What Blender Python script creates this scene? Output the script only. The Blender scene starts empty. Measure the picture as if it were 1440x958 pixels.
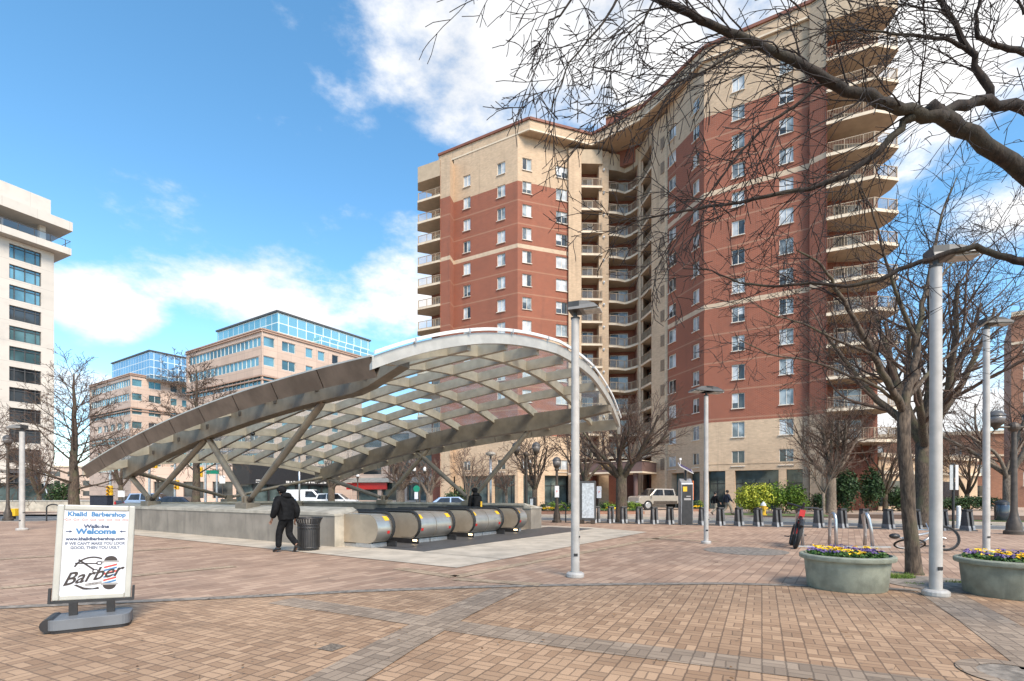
import bpy, bmesh, math, random
from mathutils import Vector, Matrix, Euler
from mathutils.geometry import tessellate_polygon
SC = bpy.context.scene
COL = SC.collection
PI = math.pi
F, HZ, CH, CXP = 720.0, 695.0, 1.53, 720.0     # focal length in photo pixels, horizon row, eye height

def gp(px, py, z=0.0):                          # point on the ground seen at a photo pixel
    Y = (CH - z) * F / (py - HZ)
    return Vector(((px - CXP) / F * Y, Y, z))
def pd(px, py, Y):                              # point seen at a photo pixel, at depth Y
    return Vector(((px - CXP) / F * Y, Y, CH + (HZ - py) / F * Y))

# ------------------------------------------------------------------ objects
def tag(o, label=None, cat=None, group=None, kind=None):
    if label: o['label'] = label
    if cat: o['category'] = cat
    if group: o['group'] = group
    if kind: o['kind'] = kind
    return o
def thing(name, loc, rz, label, cat, group=None):
    o = bpy.data.objects.new(name, None)
    o.empty_display_size = .2
    COL.objects.link(o)
    o.location = loc
    o.rotation_euler = (0, 0, rz)
    return tag(o, label, cat, group)
def kids(o): return [c for c in bpy.data.objects if c.parent is o]
def copy_tree(o, loc, rz=None, label=None, group=None, parent=None):
    c = o.copy(); COL.objects.link(c)
    if parent: c.parent = parent
    else:
        c.location = loc
        if rz is not None: c.rotation_euler = (0, 0, rz)
        if label: c['label'] = label
        if group: c['group'] = group
    for ch in kids(o): copy_tree(ch, None, parent=c)
    return c
def link(name, me, parent=None):
    o = bpy.data.objects.new(name, me); COL.objects.link(o)
    if parent: o.parent = parent
    return o

class MB:
    def __init__(s): s.v = []; s.f = []; s.m = []; s.cur = 0; s.sm = []; s.smooth = False
    def mat(s, i): s.cur = i; return s
    def add(s, vs, fs):
        b = len(s.v); s.v.extend([tuple(p) for p in vs])
        for f in fs:
            s.f.append(tuple(b + i for i in f)); s.m.append(s.cur); s.sm.append(s.smooth)
        return s
    def quad(s, a, b, c, d): return s.add([a, b, c, d], [(0, 1, 2, 3)])
    def box(s, c, size, rz=0.0, M=None):
        x, y, z = size[0] / 2, size[1] / 2, size[2] / 2
        vs = [Vector((a, b, e)) for e in (-z, z) for b in (-y, y) for a in (-x, x)]
        if M is None: M = Matrix.Rotation(rz, 4, 'Z')
        vs = [M @ p + Vector(c) for p in vs]
        return s.add(vs, [(0, 2, 3, 1), (4, 5, 7, 6), (0, 1, 5, 4), (2, 6, 7, 3), (0, 4, 6, 2), (1, 3, 7, 5)])
    def bar(s, a, b, w, h, up=(0, 0, 1)):
        a = Vector(a); b = Vector(b); d = (b - a).normalized(); up = Vector(up)
        sd = d.cross(up)
        if sd.length < 1e-5: sd = Vector((1, 0, 0))
        sd.normalize(); u = sd.cross(d).normalized()
        vs = []
        for p in (a, b):
            for i, j in ((-1, -1), (1, -1), (1, 1), (-1, 1)): vs.append(p + sd * (i * w / 2) + u * (j * h / 2))
        return s.add(vs, [(0, 1, 2, 3), (7, 6, 5, 4), (0, 4, 5, 1), (1, 5, 6, 2), (2, 6, 7, 3), (3, 7, 4, 0)])
    def beam(s, pts, w, h, top=True):
        """box section swept along pts, vertical sides; pts run along the top (top=True)"""
        n = len(pts); rings = []
        for i, p in enumerate(pts):
            p = Vector(p); a = Vector(pts[max(0, i - 1)]); b = Vector(pts[min(n - 1, i + 1)])
            d = b - a; sd = Vector((-d.y, d.x, 0))
            sd = sd.normalized() if sd.length > 1e-6 else Vector((1, 0, 0))
            hw = w / 2; hh = h[i] if hasattr(h, '__len__') else h; z0, z1 = (-hh, 0) if top else (-hh / 2, hh / 2)
            rings += [p + sd * hw + Vector((0, 0, z0)), p - sd * hw + Vector((0, 0, z0)), p - sd * hw + Vector((0, 0, z1)), p + sd * hw + Vector((0, 0, z1))]
        fs = [(0, 1, 2, 3), (4 * n - 1, 4 * n - 2, 4 * n - 3, 4 * n - 4)]
        for i in range(n - 1):
            for k in range(4): fs.append((4 * i + k, 4 * i + (k + 1) % 4, 4 * i + 4 + (k + 1) % 4, 4 * i + 4 + k))
        return s.add(rings, fs)
    def tube(s, pts, rad, n=8, caps=True):
        pts = [Vector(p) for p in pts]
        if not hasattr(rad, '__len__'): rad = [rad] * len(pts)
        vs = []; prev = None
        for i, p in enumerate(pts):
            d = (pts[min(len(pts) - 1, i + 1)] - pts[max(0, i - 1)])
            d = d.normalized() if d.length > 1e-9 else Vector((0, 0, 1))
            if prev is None:
                a = Vector((0, 0, 1)) if abs(d.z) < .9 else Vector((1, 0, 0))
                x = d.cross(a).normalized()
            else:
                x = prev - d * prev.dot(d)
                x = x.normalized() if x.length > 1e-6 else d.orthogonal().normalized()
            prev = x; y = d.cross(x)
            for k in range(n):
                t = 2 * PI * k / n
                vs.append(p + (x * math.cos(t) + y * math.sin(t)) * rad[i])
        fs = []
        for i in range(len(pts) - 1):
            for k in range(n): fs.append((i * n + k, i * n + (k + 1) % n, (i + 1) * n + (k + 1) % n, (i + 1) * n + k))
        if caps:
            fs.append(tuple(range(n - 1, -1, -1))); fs.append(tuple((len(pts) - 1) * n + k for k in range(n)))
        return s.add(vs, fs)
    def lathe(s, prof, n=20, c=(0, 0, 0), sx=1.0, sy=1.0):
        vs = []; c = Vector(c)
        for r, z in prof:
            for k in range(n):
                t = 2 * PI * k / n
                vs.append(c + Vector((r * math.cos(t) * sx, r * math.sin(t) * sy, z)))
        fs = []
        for i in range(len(prof) - 1):
            for k in range(n): fs.append((i * n + k, i * n + (k + 1) % n, (i + 1) * n + (k + 1) % n, (i + 1) * n + k))
        if prof[0][0] > 1e-6: fs.append(tuple(range(n - 1, -1, -1)))
        if prof[-1][0] > 1e-6: fs.append(tuple((len(prof) - 1) * n + k for k in range(n)))
        return s.add(vs, fs)
    def prism(s, poly, z0, z1):
        n = len(poly)
        vs = [(p[0], p[1], z0) for p in poly] + [(p[0], p[1], z1) for p in poly]
        fs = [(i, (i + 1) % n, n + (i + 1) % n, n + i) for i in range(n)]
        tri = tessellate_polygon([[Vector((p[0], p[1], 0)) for p in poly]])
        fs += [tuple(t) for t in tri] + [tuple(n + i for i in reversed(t)) for t in tri]
        return s.add(vs, fs)
    def extrude(s, poly, origin, ax, ay, az, depth):
        """2-D polygon in the ax/ay plane, thickened by depth along az"""
        o = Vector(origin); ax = Vector(ax); ay = Vector(ay); az = Vector(az); n = len(poly)
        vs = [o + ax * p[0] + ay * p[1] for p in poly] + [o + ax * p[0] + ay * p[1] + az * depth for p in poly]
        fs = [(i, (i + 1) % n, n + (i + 1) % n, n + i) for i in range(n)]
        tri = tessellate_polygon([[Vector((p[0], p[1], 0)) for p in poly]])
        fs += [tuple(t) for t in tri] + [tuple(n + i for i in reversed(t)) for t in tri]
        return s.add(vs, fs)
    def sheet(s, loops, z):
        pts = [p for l in loops for p in l]
        tri = tessellate_polygon([[Vector((p[0], p[1], 0)) for p in l] for l in loops])
        out = []
        for t in tri:
            a, b, c = [pts[i] for i in t]
            if (b[0] - a[0]) * (c[1] - a[1]) - (b[1] - a[1]) * (c[0] - a[0]) < 0: t = (t[0], t[2], t[1])
            out.append(tuple(t))
        return s.add([(p[0], p[1], z) for p in pts], out)
    def ball(s, c, r, n=10, m=7, sz=1.0, sx=1.0, sy=1.0):
        prof = [(max(1e-7, r * math.sin(PI * i / m)), -r * sz * math.cos(PI * i / m)) for i in range(m + 1)]
        return s.lathe(prof, n, c, sx, sy)
    def build(s, name, mats, parent=None, smooth=False, angle=None):
        me = bpy.data.meshes.new(name)
        me.from_pydata(s.v, [], s.f)
        if not isinstance(mats, (list, tuple)): mats = [mats]
        for m in mats: me.materials.append(m)
        if len(mats) > 1: me.polygons.foreach_set('material_index', s.m)
        if smooth: me.polygons.foreach_set('use_smooth', [True] * len(me.polygons))
        elif any(s.sm): me.polygons.foreach_set('use_smooth', s.sm)
        me.update()
        bm = bmesh.new(); bm.from_mesh(me); bmesh.ops.recalc_face_normals(bm, faces=bm.faces); bm.to_mesh(me); bm.free()
        if angle is not None:
            try: me.set_sharp_from_angle(angle=math.radians(angle))
            except Exception: pass
        return link(name, me, parent)

def bevel(o, w, seg=2):
    m = o.modifiers.new('bevel', 'BEVEL'); m.width = w; m.segments = seg; m.limit_method = 'ANGLE'
    return o

_fonts = {}
def text(name, body, size, m, origin, ax, ay, parent=None, shear=0.0, ext=0.0, bold=0.0, align='CENTER', sx=1.0):
    cu = bpy.data.curves.new(name, 'FONT'); cu.body = body; cu.size = size; cu.align_x = align; cu.align_y = 'CENTER'
    cu.shear = shear; cu.extrude = ext; cu.offset = bold; cu.resolution_u = 3
    t = bpy.data.objects.new(name, cu); COL.objects.link(t)
    dg = bpy.context.evaluated_depsgraph_get(); dg.update()
    me = bpy.data.meshes.new_from_object(t.evaluated_get(dg), depsgraph=dg)
    bpy.data.objects.remove(t); bpy.data.curves.remove(cu)
    ax = Vector(ax).normalized(); ay = Vector(ay).normalized(); az = ax.cross(ay)
    for v in me.vertices:
        p = v.co.copy(); v.co = Vector(origin) + ax * (p.x * sx) + ay * p.y + az * p.z
    me.materials.clear(); me.materials.append(m)
    return link(name, me, parent)

# ------------------------------------------------------------------ materials
def lin(r, g, b):
    f = lambda c: (c / 255 / 12.92) if c / 255 <= .04045 else ((c / 255 + .055) / 1.055) ** 2.4
    return (f(r), f(g), f(b), 1)
class NT:
    def __init__(s, name):
        s.m = bpy.data.materials.new(name); s.m.use_nodes = True; s.t = s.m.node_tree; s.n = s.t.nodes; s.l = s.t.links
        s.p = s.n['Principled BSDF']
    def new(s, k, **kw):
        n = s.n.new(k)
        for a, b in kw.items(): setattr(n, a, b)
        return n
    def math(s, op, a, b=None, clamp=False):
        n = s.n.new('ShaderNodeMath'); n.operation = op; n.use_clamp = clamp
        for i, x in enumerate((a, b)):
            if x is None: continue
            if isinstance(x, (int, float)): n.inputs[i].default_value = x
            else: s.l.new(x, n.inputs[i])
        return n.outputs[0]
    def mix(s, f, a, b, mode='MIX'):
        n = s.n.new('ShaderNodeMix'); n.data_type = 'RGBA'; n.blend_type = mode
        for i, x in ((0, f), (6, a), (7, b)):
            if isinstance(x, (int, float)): n.inputs[i].default_value = x
            elif isinstance(x, tuple): n.inputs[i].default_value = x
            else: s.l.new(x, n.inputs[i])
        return n.outputs[2]
    def noise(s, vec, scale, detail=4, rough=.55):
        n = s.n.new('ShaderNodeTexNoise'); n.inputs['Scale'].default_value = scale; n.inputs['Detail'].default_value = detail
        n.inputs['Roughness'].default_value = rough
        if vec is not None: s.l.new(vec, n.inputs['Vector'])
        return n.outputs[0]
    def ramp(s, x, a, b):
        n = s.n.new('ShaderNodeMapRange'); n.interpolation_type = 'SMOOTHSTEP'
        n.inputs[1].default_value = a; n.inputs[2].default_value = b
        s.l.new(x, n.inputs[0]); return n.outputs[0]
    def pos(s): return s.n.new('ShaderNodeNewGeometry').outputs['Position']
    def obj(s): return s.n.new('ShaderNodeTexCoord').outputs['Object']
    def sep(s, v):
        n = s.n.new('ShaderNodeSeparateXYZ'); s.l.new(v, n.inputs[0]); return n.outputs
    def comb(s, x, y, z=0.0):
        n = s.n.new('ShaderNodeCombineXYZ')
        for i, q in enumerate((x, y, z)):
            if isinstance(q, (int, float)): n.inputs[i].default_value = q
            else: s.l.new(q, n.inputs[i])
        return n.outputs[0]
    def bump(s, h, st, dist=.02):
        n = s.n.new('ShaderNodeBump'); n.inputs['Strength'].default_value = st; n.inputs['Distance'].default_value = dist
        s.l.new(h, n.inputs['Height']); s.l.new(n.outputs[0], s.p.inputs['Normal'])
    def color(s, c): s.l.new(c, s.p.inputs['Base Color'])
def mat(name, c, rough=.6, metal=0.0, var=.25, scale=6.0, bump=0.0, bscale=40.0, spec=None, stain=0.0, coat=0.0):
    t = NT(name); p = t.p
    p.inputs['Roughness'].default_value = rough; p.inputs['Metallic'].default_value = metal
    if spec is not None: p.inputs['Specular IOR Level'].default_value = spec
    if coat: p.inputs['Coat Weight'].default_value = coat
    c = tuple(c) if len(c) == 4 else tuple(c) + (1,)
    if var:
        n = t.noise(t.pos(), scale)
        dk = tuple(x * (1 - var) for x in c[:3]) + (1,); lt = tuple(min(1, x * (1 + var)) for x in c[:3]) + (1,)
        col = t.mix(t.ramp(n, .3, .7), dk, lt)
        if stain:
            z = t.new('ShaderNodeMapping'); z.inputs['Scale'].default_value = (3, 3, .35); t.l.new(t.pos(), z.inputs[0])
            n2 = t.noise(z.outputs[0], 1.5, 6)
            col = t.mix(t.math('MULTIPLY', t.ramp(n2, .5, .8), stain), col, tuple(x * .35 for x in c[:3]) + (1,))
        t.color(col)
    else: p.inputs['Base Color'].default_value = c
    if bump: t.bump(t.noise(t.pos(), bscale, 3), bump, .01)
    return t.m
TH = math.radians(26)           # paving grid of the tan zone, clockwise from +Y
def paving(name, c1, c2, joint, cell, th, split=2, dirt=.35, weave=True):
    t = NT(name); P = t.pos()
    mp = t.new('ShaderNodeMapping'); mp.inputs['Rotation'].default_value = (0, 0, th)
    mp.inputs['Scale'].default_value = (1 / cell,) * 3; t.l.new(P, mp.inputs[0])
    x, y, _ = t.sep(mp.outputs[0])
    # slight wobble so no joint is ruler straight
    wob = t.math('MULTIPLY', t.math('SUBTRACT', t.noise(mp.outputs[0], 2.0, 2), .5), .10)
    x = t.math('ADD', x, wob); y = t.math('ADD', y, wob)
    ix = t.math('FLOOR', x); iy0 = t.math('FLOOR', y)
    if weave:
        iy = iy0; fx = t.math('FRACT', x); fy = t.math('FRACT', y)
        par = t.math('MODULO', t.math('ABSOLUTE', t.math('ADD', ix, iy)), 2)
        # a: split axis
        c = t.math('ADD', t.math('MULTIPLY', fx, par), t.math('MULTIPLY', fy, t.math('SUBTRACT', 1, par)))
        k = t.math('MULTIPLY', c, split); ik = t.math('FLOOR', k); fk = t.math('FRACT', k)
        e3 = t.math('DIVIDE', t.math('MINIMUM', fk, t.math('SUBTRACT', 1, fk)), split)
        e1 = t.math('MINIMUM', fx, t.math('SUBTRACT', 1, fx)); e2 = t.math('MINIMUM', fy, t.math('SUBTRACT', 1, fy))
        e = t.math('MINIMUM', t.math('MINIMUM', e1, t.math('ADD', e2, .005)), t.math('ADD', e3, .012))
        idv = t.comb(ix, iy, t.math('ADD', ik, t.math('MULTIPLY', par, 7)))
    else:
        y2 = t.math('ADD', t.math('MULTIPLY', y, .5), t.math('MULTIPLY', t.math('MODULO', t.math('ABSOLUTE', ix), 2), .5))
        iy = t.math('FLOOR', y2); fx = t.math('FRACT', x); fy = t.math('FRACT', y2)
        e1 = t.math('MINIMUM', fx, t.math('SUBTRACT', 1, fx)); e2 = t.math('MULTIPLY', 2, t.math('MINIMUM', fy, t.math('SUBTRACT', 1, fy)))
        e = t.math('MINIMUM', e1, t.math('ADD', e2, .015))
        idv = t.comb(ix, iy, 0.0)
    w = t.new('ShaderNodeTexWhiteNoise'); t.l.new(idv, w.inputs[0])
    n1 = t.noise(P, 1.1, 5); n2 = t.noise(P, .35, 4); n3 = t.noise(P, 60, 2)
    col = t.mix(w.outputs[0], tuple(q * .88 for q in c1[:3]) + (1,), tuple(q * 1.06 for q in c2[:3]) + (1,))
    odd = t.math('GREATER_THAN', w.outputs[0], .965)
    col = t.mix(t.math('MULTIPLY', odd, .55), col, tuple(q * .45 for q in c1[:3]) + (1,))
    col = t.mix(t.math('MULTIPLY', t.ramp(n1, .42, .75), dirt), col, tuple(q * .5 for q in c1[:3]) + (1,))
    col = t.mix(t.math('MULTIPLY', t.ramp(n2, .45, .7), .30), col, tuple(min(1, q * 1.35) for q in c2[:3]) + (1,))
    col = t.mix(t.math('MULTIPLY', t.ramp(n3, .5, .75), .22), col, tuple(q * .55 for q in c1[:3]) + (1,))
    vo = t.new('ShaderNodeTexVoronoi'); vo.inputs['Scale'].default_value = 2.3; t.l.new(P, vo.inputs['Vector'])
    gum = t.math('LESS_THAN', vo.outputs['Distance'], t.math('MULTIPLY', t.noise(P, .9, 2), .085))
    col = t.mix(t.math('MULTIPLY', gum, .45), col, (.06, .045, .035, 1))
    jw = t.math('ADD', .030, t.math('MULTIPLY', t.noise(P, 3.0, 3), .06))
    jm = t.math('SUBTRACT', 1, t.math('DIVIDE', e, jw, True), True)
    col = t.mix(t.math('MULTIPLY', t.math('POWER', jm, .7), .80), col, joint)
    t.color(col); t.p.inputs['Roughness'].default_value = .82
    t.bump(t.math('SUBTRACT', t.math('MULTIPLY', n3, .3), jm), .5, .006)
    return t.m

def wall_uv(t):
    g = t.n.new('ShaderNodeNewGeometry'); P = t.sep(g.outputs['Position']); N = t.sep(g.outputs['True Normal'])
    u = t.math('SUBTRACT', t.math('MULTIPLY', P[1], N[0]), t.math('MULTIPLY', P[0], N[1]))
    return u, P[2], g.outputs['Position']
def brickwall(name, zones, bw=.33, bh=.11, jmix=.5, courses=None):
    """zones: list of (z_from, colour); a colour by height, as the brick changes there"""
    t = NT(name); u, z, P = wall_uv(t)
    b = t.new('ShaderNodeTexBrick'); b.offset = .5
    b.inputs['Scale'].default_value = 1; b.inputs['Brick Width'].default_value = bw; b.inputs['Row Height'].default_value = bh
    b.inputs['Mortar Size'].default_value = .016; b.inputs['Mortar Smooth'].default_value = .3; b.inputs['Bias'].default_value = 0
    b.inputs['Color1'].default_value = (.40, .40, .40, 1); b.inputs['Color2'].default_value = (.60, .60, .60, 1); b.inputs['Mortar'].default_value = (.5, .5, .5, 1)
    t.l.new(t.comb(u, z), b.inputs['Vector'])
    col = zones[0][1]
    for zf, c in zones[1:]: col = t.mix(t.math('GREATER_THAN', z, zf), col, c)
    sh = t.math('ADD', .44, b.outputs['Color'])
    n1 = t.noise(P, .25, 5); n2 = t.noise(P, 2.2, 5)
    sh = t.math('MULTIPLY', sh, t.math('ADD', .74, t.math('MULTIPLY', n1, .52)))
    sh = t.math('MULTIPLY', sh, t.math('ADD', .85, t.math('MULTIPLY', n2, .3)))
    mp = t.new('ShaderNodeMapping'); mp.inputs['Scale'].default_value = (1.1, 1.1, .06); t.l.new(P, mp.inputs[0])
    st = t.ramp(t.noise(mp.outputs[0], 1.6, 6, .6), .52, .78)
    sh = t.math('MULTIPLY', sh, t.math('SUBTRACT', 1, t.math('MULTIPLY', st, .24)))
    v = t.comb(sh, sh, sh)
    col = t.mix(1.0, col, v, 'MULTIPLY')
    col = t.mix(t.math('MULTIPLY', b.outputs['Fac'], jmix), col, (.42, .36, .30, 1))
    if courses:
        fz = t.math('FRACT', t.math('DIVIDE', t.math('SUBTRACT', z, courses[0]), courses[1]))
        col = t.mix(t.math('MULTIPLY', t.math('LESS_THAN', fz, .05), .28), col, (.50, .36, .24, 1))
    t.color(col); t.p.inputs['Roughness'].default_value = .88
    t.bump(t.math('SUBTRACT', 1, b.outputs['Fac']), .35, .01)
    return t.m
def panels(name, c, w, h, joint=.45, var=.1, rough=.7):
    t = NT(name); u, z, P = wall_uv(t)
    b = t.new('ShaderNodeTexBrick'); b.offset = 0.0
    b.inputs['Scale'].default_value = 1; b.inputs['Brick Width'].default_value = w; b.inputs['Row Height'].default_value = h
    b.inputs['Mortar Size'].default_value = .03; b.inputs['Mortar Smooth'].default_value = .4
    c1 = tuple(x * (1 - var) for x in c[:3]) + (1,); c2 = tuple(min(1, x * (1 + var)) for x in c[:3]) + (1,)
    b.inputs['Color1'].default_value = c1; b.inputs['Color2'].default_value = c2
    b.inputs['Mortar'].default_value = tuple(x * joint for x in c[:3]) + (1,)
    t.l.new(t.comb(u, z), b.inputs['Vector'])
    n = t.noise(P, .6, 5)
    col = t.mix(t.math('MULTIPLY', t.ramp(n, .45, .75), .25), b.outputs['Color'], tuple(x * .6 for x in c[:3]) + (1,))
    t.color(col); t.p.inputs['Roughness'].default_value = rough
    return t.m
def glassy(name, c, rough=.06, var=.5, scale=.25, spec=.6, metal=0.0):
    t = NT(name)
    w = t.noise(t.pos(), scale, 3)
    t.color(t.mix(t.ramp(w, .35, .65), tuple(x * (1 - var) for x in c[:3]) + (1,), tuple(min(1, x * (1 + var)) for x in c[:3]) + (1,)))
    t.p.inputs['Roughness'].default_value = rough; t.p.inputs['Specular IOR Level'].default_value = spec
    t.p.inputs['Metallic'].default_value = metal
    return t.m
def curtainwall(name, w, h, c1, c2, frame=(.55, .62, .62, 1), mort=.09):
    t = NT(name); u, z, P = wall_uv(t)
    b = t.new('ShaderNodeTexBrick'); b.offset = 0.0
    b.inputs['Scale'].default_value = 1; b.inputs['Brick Width'].default_value = w; b.inputs['Row Height'].default_value = h
    b.inputs['Mortar Size'].default_value = mort; b.inputs['Mortar Smooth'].default_value = 0
    b.inputs['Color1'].default_value = c1; b.inputs['Color2'].default_value = c2; b.inputs['Mortar'].default_value = frame
    t.l.new(t.comb(u, z), b.inputs['Vector']); t.color(b.outputs['Color'])
    t.l.new(t.math('MULTIPLY', b.outputs['Fac'], .5), t.p.inputs['Roughness'])
    t.l.new(t.math('MULTIPLY', t.math('SUBTRACT', 1, b.outputs['Fac']), .55), t.p.inputs['Metallic'])
    t.p.inputs['Specular IOR Level'].default_value = .9
    return t.m
def leafmat(name, c1, c2):
    t = NT(name); g = t.n.new('ShaderNodeNewGeometry')
    n = t.noise(g.outputs['Position'], 2.2, 3)
    a = t.math('ADD', t.math('MULTIPLY', g.outputs['Random Per Island'], .55), t.math('MULTIPLY', n, .45))
    t.color(t.mix(t.ramp(a, .2, .75), c1, c2)); t.p.inputs['Roughness'].default_value = .55
    t.p.inputs['Specular IOR Level'].default_value = .3
    return t.m
def bark(name, c1, c2, moss=None, scale=7):
    t = NT(name); P = t.pos()
    mp = t.new('ShaderNodeMapping'); mp.inputs['Scale'].default_value = (scale * 2.2, scale * 2.2, scale * .55); t.l.new(P, mp.inputs[0])
    n = t.noise(mp.outputs[0], 1.6, 6, .65)
    col = t.mix(t.ramp(n, .35, .68), c1, c2)
    if moss: col = t.mix(t.math('MULTIPLY', t.ramp(t.noise(P, 1.7, 5), .48, .68), .75), col, moss)
    t.color(col); t.p.inputs['Roughness'].default_value = .9
    t.bump(n, .9, .02)
    return t.m

M = {}
M['tan_pave'] = paving('tan_brick_paving', (.315, .190, .110, 1), (.430, .278, .170, 1), (.08, .05, .032, 1), .195, TH)
M['pink_pave'] = paving('rose_brick_paving', (.325, .202, .135, 1), (.425, .286, .198, 1), (.12, .075, .05, 1), .19, math.radians(33.3), dirt=.5, weave=False)
M['grey_pave'] = paving('grey_brick_paving', (.245, .180, .128, 1), (.335, .252, .182, 1), (.10, .072, .05, 1), .195, TH, dirt=.3)
M['sand_pave'] = paving('sand_brick_paving', (.33, .235, .15, 1), (.45, .33, .22, 1), (.13, .09, .06, 1), .2, math.radians(33.3), dirt=.3)
M['dirt_stone'] = mat('worn_grey_stone', (.22, .185, .15), .9, var=.4, scale=9, bump=.5)
M['concrete'] = mat('pale_concrete', (.45, .385, .305), .85, var=.16, scale=1.4, bump=.15, stain=.25)
M['wallcon'] = mat('weathered_concrete', (.255, .22, .18), .88, var=.18, scale=1.3, bump=.25, stain=.5)
M['coping'] = mat('light_concrete_coping', (.40, .36, .295), .85, var=.2, scale=2.5, bump=.2, stain=.35)
M['asphalt'] = mat('asphalt', (.13, .128, .125), .9, var=.25, scale=.8, bump=.3)
M['sidewalk'] = mat('tan_sidewalk', (.43, .32, .24), .88, var=.15, scale=.9, bump=.1)
M['kerb'] = mat('kerb_stone', (.42, .36, .29), .85, var=.15, scale=2)
M['paint'] = mat('road_paint', (.72, .72, .70), .7, var=.15, scale=4)
M['mulch'] = mat('brown_mulch', (.10, .055, .03), .95, var=.5, scale=14, bump=.6)
M['lawn'] = mat('winter_lawn', (.10, .14, .04), .95, var=.5, scale=3, bump=.5)
M['steel_br'] = mat('bronze_grey_steel', (.205, .168, .125), .5, .15, var=.18, scale=2, stain=.35)
M['rib'] = mat('beige_painted_steel', (.39, .335, .258), .5, .05, var=.12, scale=3)
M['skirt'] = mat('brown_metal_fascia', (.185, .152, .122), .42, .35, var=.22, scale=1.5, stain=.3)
M['lip'] = mat('pale_metal_edge', (.44, .415, .37), .4, .2, var=.1, scale=3)
M['stainless'] = mat('brushed_stainless', (.62, .57, .50), .36, .85, var=.10, scale=3)
M['stainless_dk'] = mat('bronze_stainless_panel', (.44, .36, .27), .42, .4, var=.12, scale=2)
M['rubber'] = mat('black_rubber', (.02, .02, .02), .55, var=.2)
M['black'] = mat('black_metal', (.022, .021, .022), .45, var=.25)
M['dkgrey'] = mat('dark_grey_metal', (.07, .068, .068), .5, var=.2)
M['bronze'] = mat('dark_bronze_post', (.075, .058, .045), .5, .2, var=.25)
M['postwhite'] = mat('pale_painted_post', (.42, .395, .365), .5, var=.10, scale=5, stain=.3)
M['lamphead'] = mat('grey_luminaire', (.19, .18, .168), .5, var=.15)
M['lampdark'] = mat('dark_luminaire', (.05, .048, .045), .5, var=.2)
M['lens'] = mat('lamp_lens', (.42, .40, .36), .3, var=.25, scale=14)
M['lantern'] = mat('smoky_lantern_glass', (.16, .15, .145), .2, var=.3)
M['globe'] = mat('white_lamp_globe', (.72, .70, .66), .3, var=.08)
M['white'] = mat('white_paint', (.66, .65, .63), .5, var=.06)
M['whitep'] = mat('white_poster', (.60, .60, .63), .35, var=.03)
M['frame_al'] = mat('pale_frame', (.42, .405, .36), .4, .1, var=.06)
M['ink_blue'] = mat('blue_ink', (.05, .17, .34), .5, var=0)
M['ink_navy'] = mat('navy_ink', (.035, .055, .11), .5, var=0)
M['ink_grey'] = mat('grey_ink', (.13, .15, .20), .5, var=0)
M['ink_red'] = mat('red_ink', (.62, .06, .05), .5, var=0)
M['ink_pink'] = mat('faded_red_ink', (.75, .30, .26), .5, var=0)
M['ink_black'] = mat('dark_brown_ink', (.035, .025, .022), .5, var=0)
M['ink_mid'] = mat('mid_grey_ink', (.30, .28, .27), .5, var=0)
M['base_grey'] = mat('grey_plastic_base', (.14, .148, .16), .5, var=.1, scale=4, stain=.2)
M['planter'] = mat('green_grey_planter', (.255, .265, .205), .8, var=.2, scale=5, bump=.4, bscale=70, stain=.6)
M['soil'] = mat('potting_soil', (.04, .028, .02), .95, var=.4, scale=20, bump=.6)
M['leaf'] = leafmat('pansy_leaves', (.02, .055, .012, 1), (.08, .16, .03, 1))
M['yellow_fl'] = leafmat('yellow_petals', (.72, .34, .0, 1), (.90, .62, .02, 1))
M['purple_fl'] = leafmat('purple_petals', (.05, .025, .12, 1), (.24, .16, .36, 1))
M['bush_lime'] = leafmat('lime_evergreen', (.10, .15, .015, 1), (.48, .48, .05, 1))
M['bush_mid'] = leafmat('mid_evergreen', (.04, .085, .012, 1), (.22, .32, .04, 1))
M['bush_dark'] = leafmat('dark_holly', (.010, .024, .009, 1), (.05, .095, .03, 1))
M['grassb'] = leafmat('grass_blades', (.05, .10, .015, 1), (.20, .30, .05, 1))
M['bark'] = bark('grey_brown_bark', (.038, .026, .018, 1), (.135, .097, .068, 1), (.085, .080, .042, 1))
M['bark_dk'] = bark('near_black_bark', (.012, .008, .006, 1), (.042, .028, .021, 1), (.055, .048, .030, 1))  # near-black bark with faintly paler grain and patches
M['bark_gr'] = bark('pale_grey_bark', (.10, .075, .055, 1), (.26, .205, .155, 1))
M['twig'] = mat('brown_twigs', (.095, .060, .043), .9, var=.3, scale=5)
M['twig_dk'] = mat('dark_twigs', (.020, .013, .011), .9, var=.4, scale=5)
M['twig_far'] = mat('reddish_twigs', (.14, .088, .064), .9, var=.3, scale=2)
M['yellow'] = mat('safety_yellow', (.72, .42, .02), .5, var=.12)
M['red'] = mat('red_paint', (.52, .03, .025), .35, var=.1)
M['orange'] = mat('orange_panel', (.72, .17, .03), .4, var=.1)
M['green_sg'] = mat('green_sign', (.0, .19, .11), .5, var=.1)
M['tyre'] = mat('tyre_rubber', (.018, .018, .018), .8, var=.25)
M['chrome'] = mat('galvanised_steel', (.50, .51, .52), .33, .85, var=.12)
M['alum'] = mat('aluminium', (.45, .45, .45), .4, .6, var=.1)
M['solar'] = mat('solar_cells', (.03, .05, .16), .15, .2, var=.3, scale=20)
M['mapface'] = mat('map_poster', (.48, .52, .56), .3, var=.2, scale=9)
M['skin'] = mat('skin', (.24, .125, .08), .5, var=.1)
M['skin_lt'] = mat('light_skin', (.46, .28, .20), .5, var=.1)
M['cloth_bk'] = mat('black_cloth', (.010, .010, .011), .8, spec=.12, var=.4, scale=8, bump=.4, bscale=16)
M['cloth_bk2'] = mat('black_trousers', (.013, .013, .014), .9, spec=.1, var=.35, scale=9, bump=.4, bscale=18)
M['cloth_navy'] = mat('navy_cloth', (.018, .022, .035), .8, var=.3, scale=9)
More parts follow.
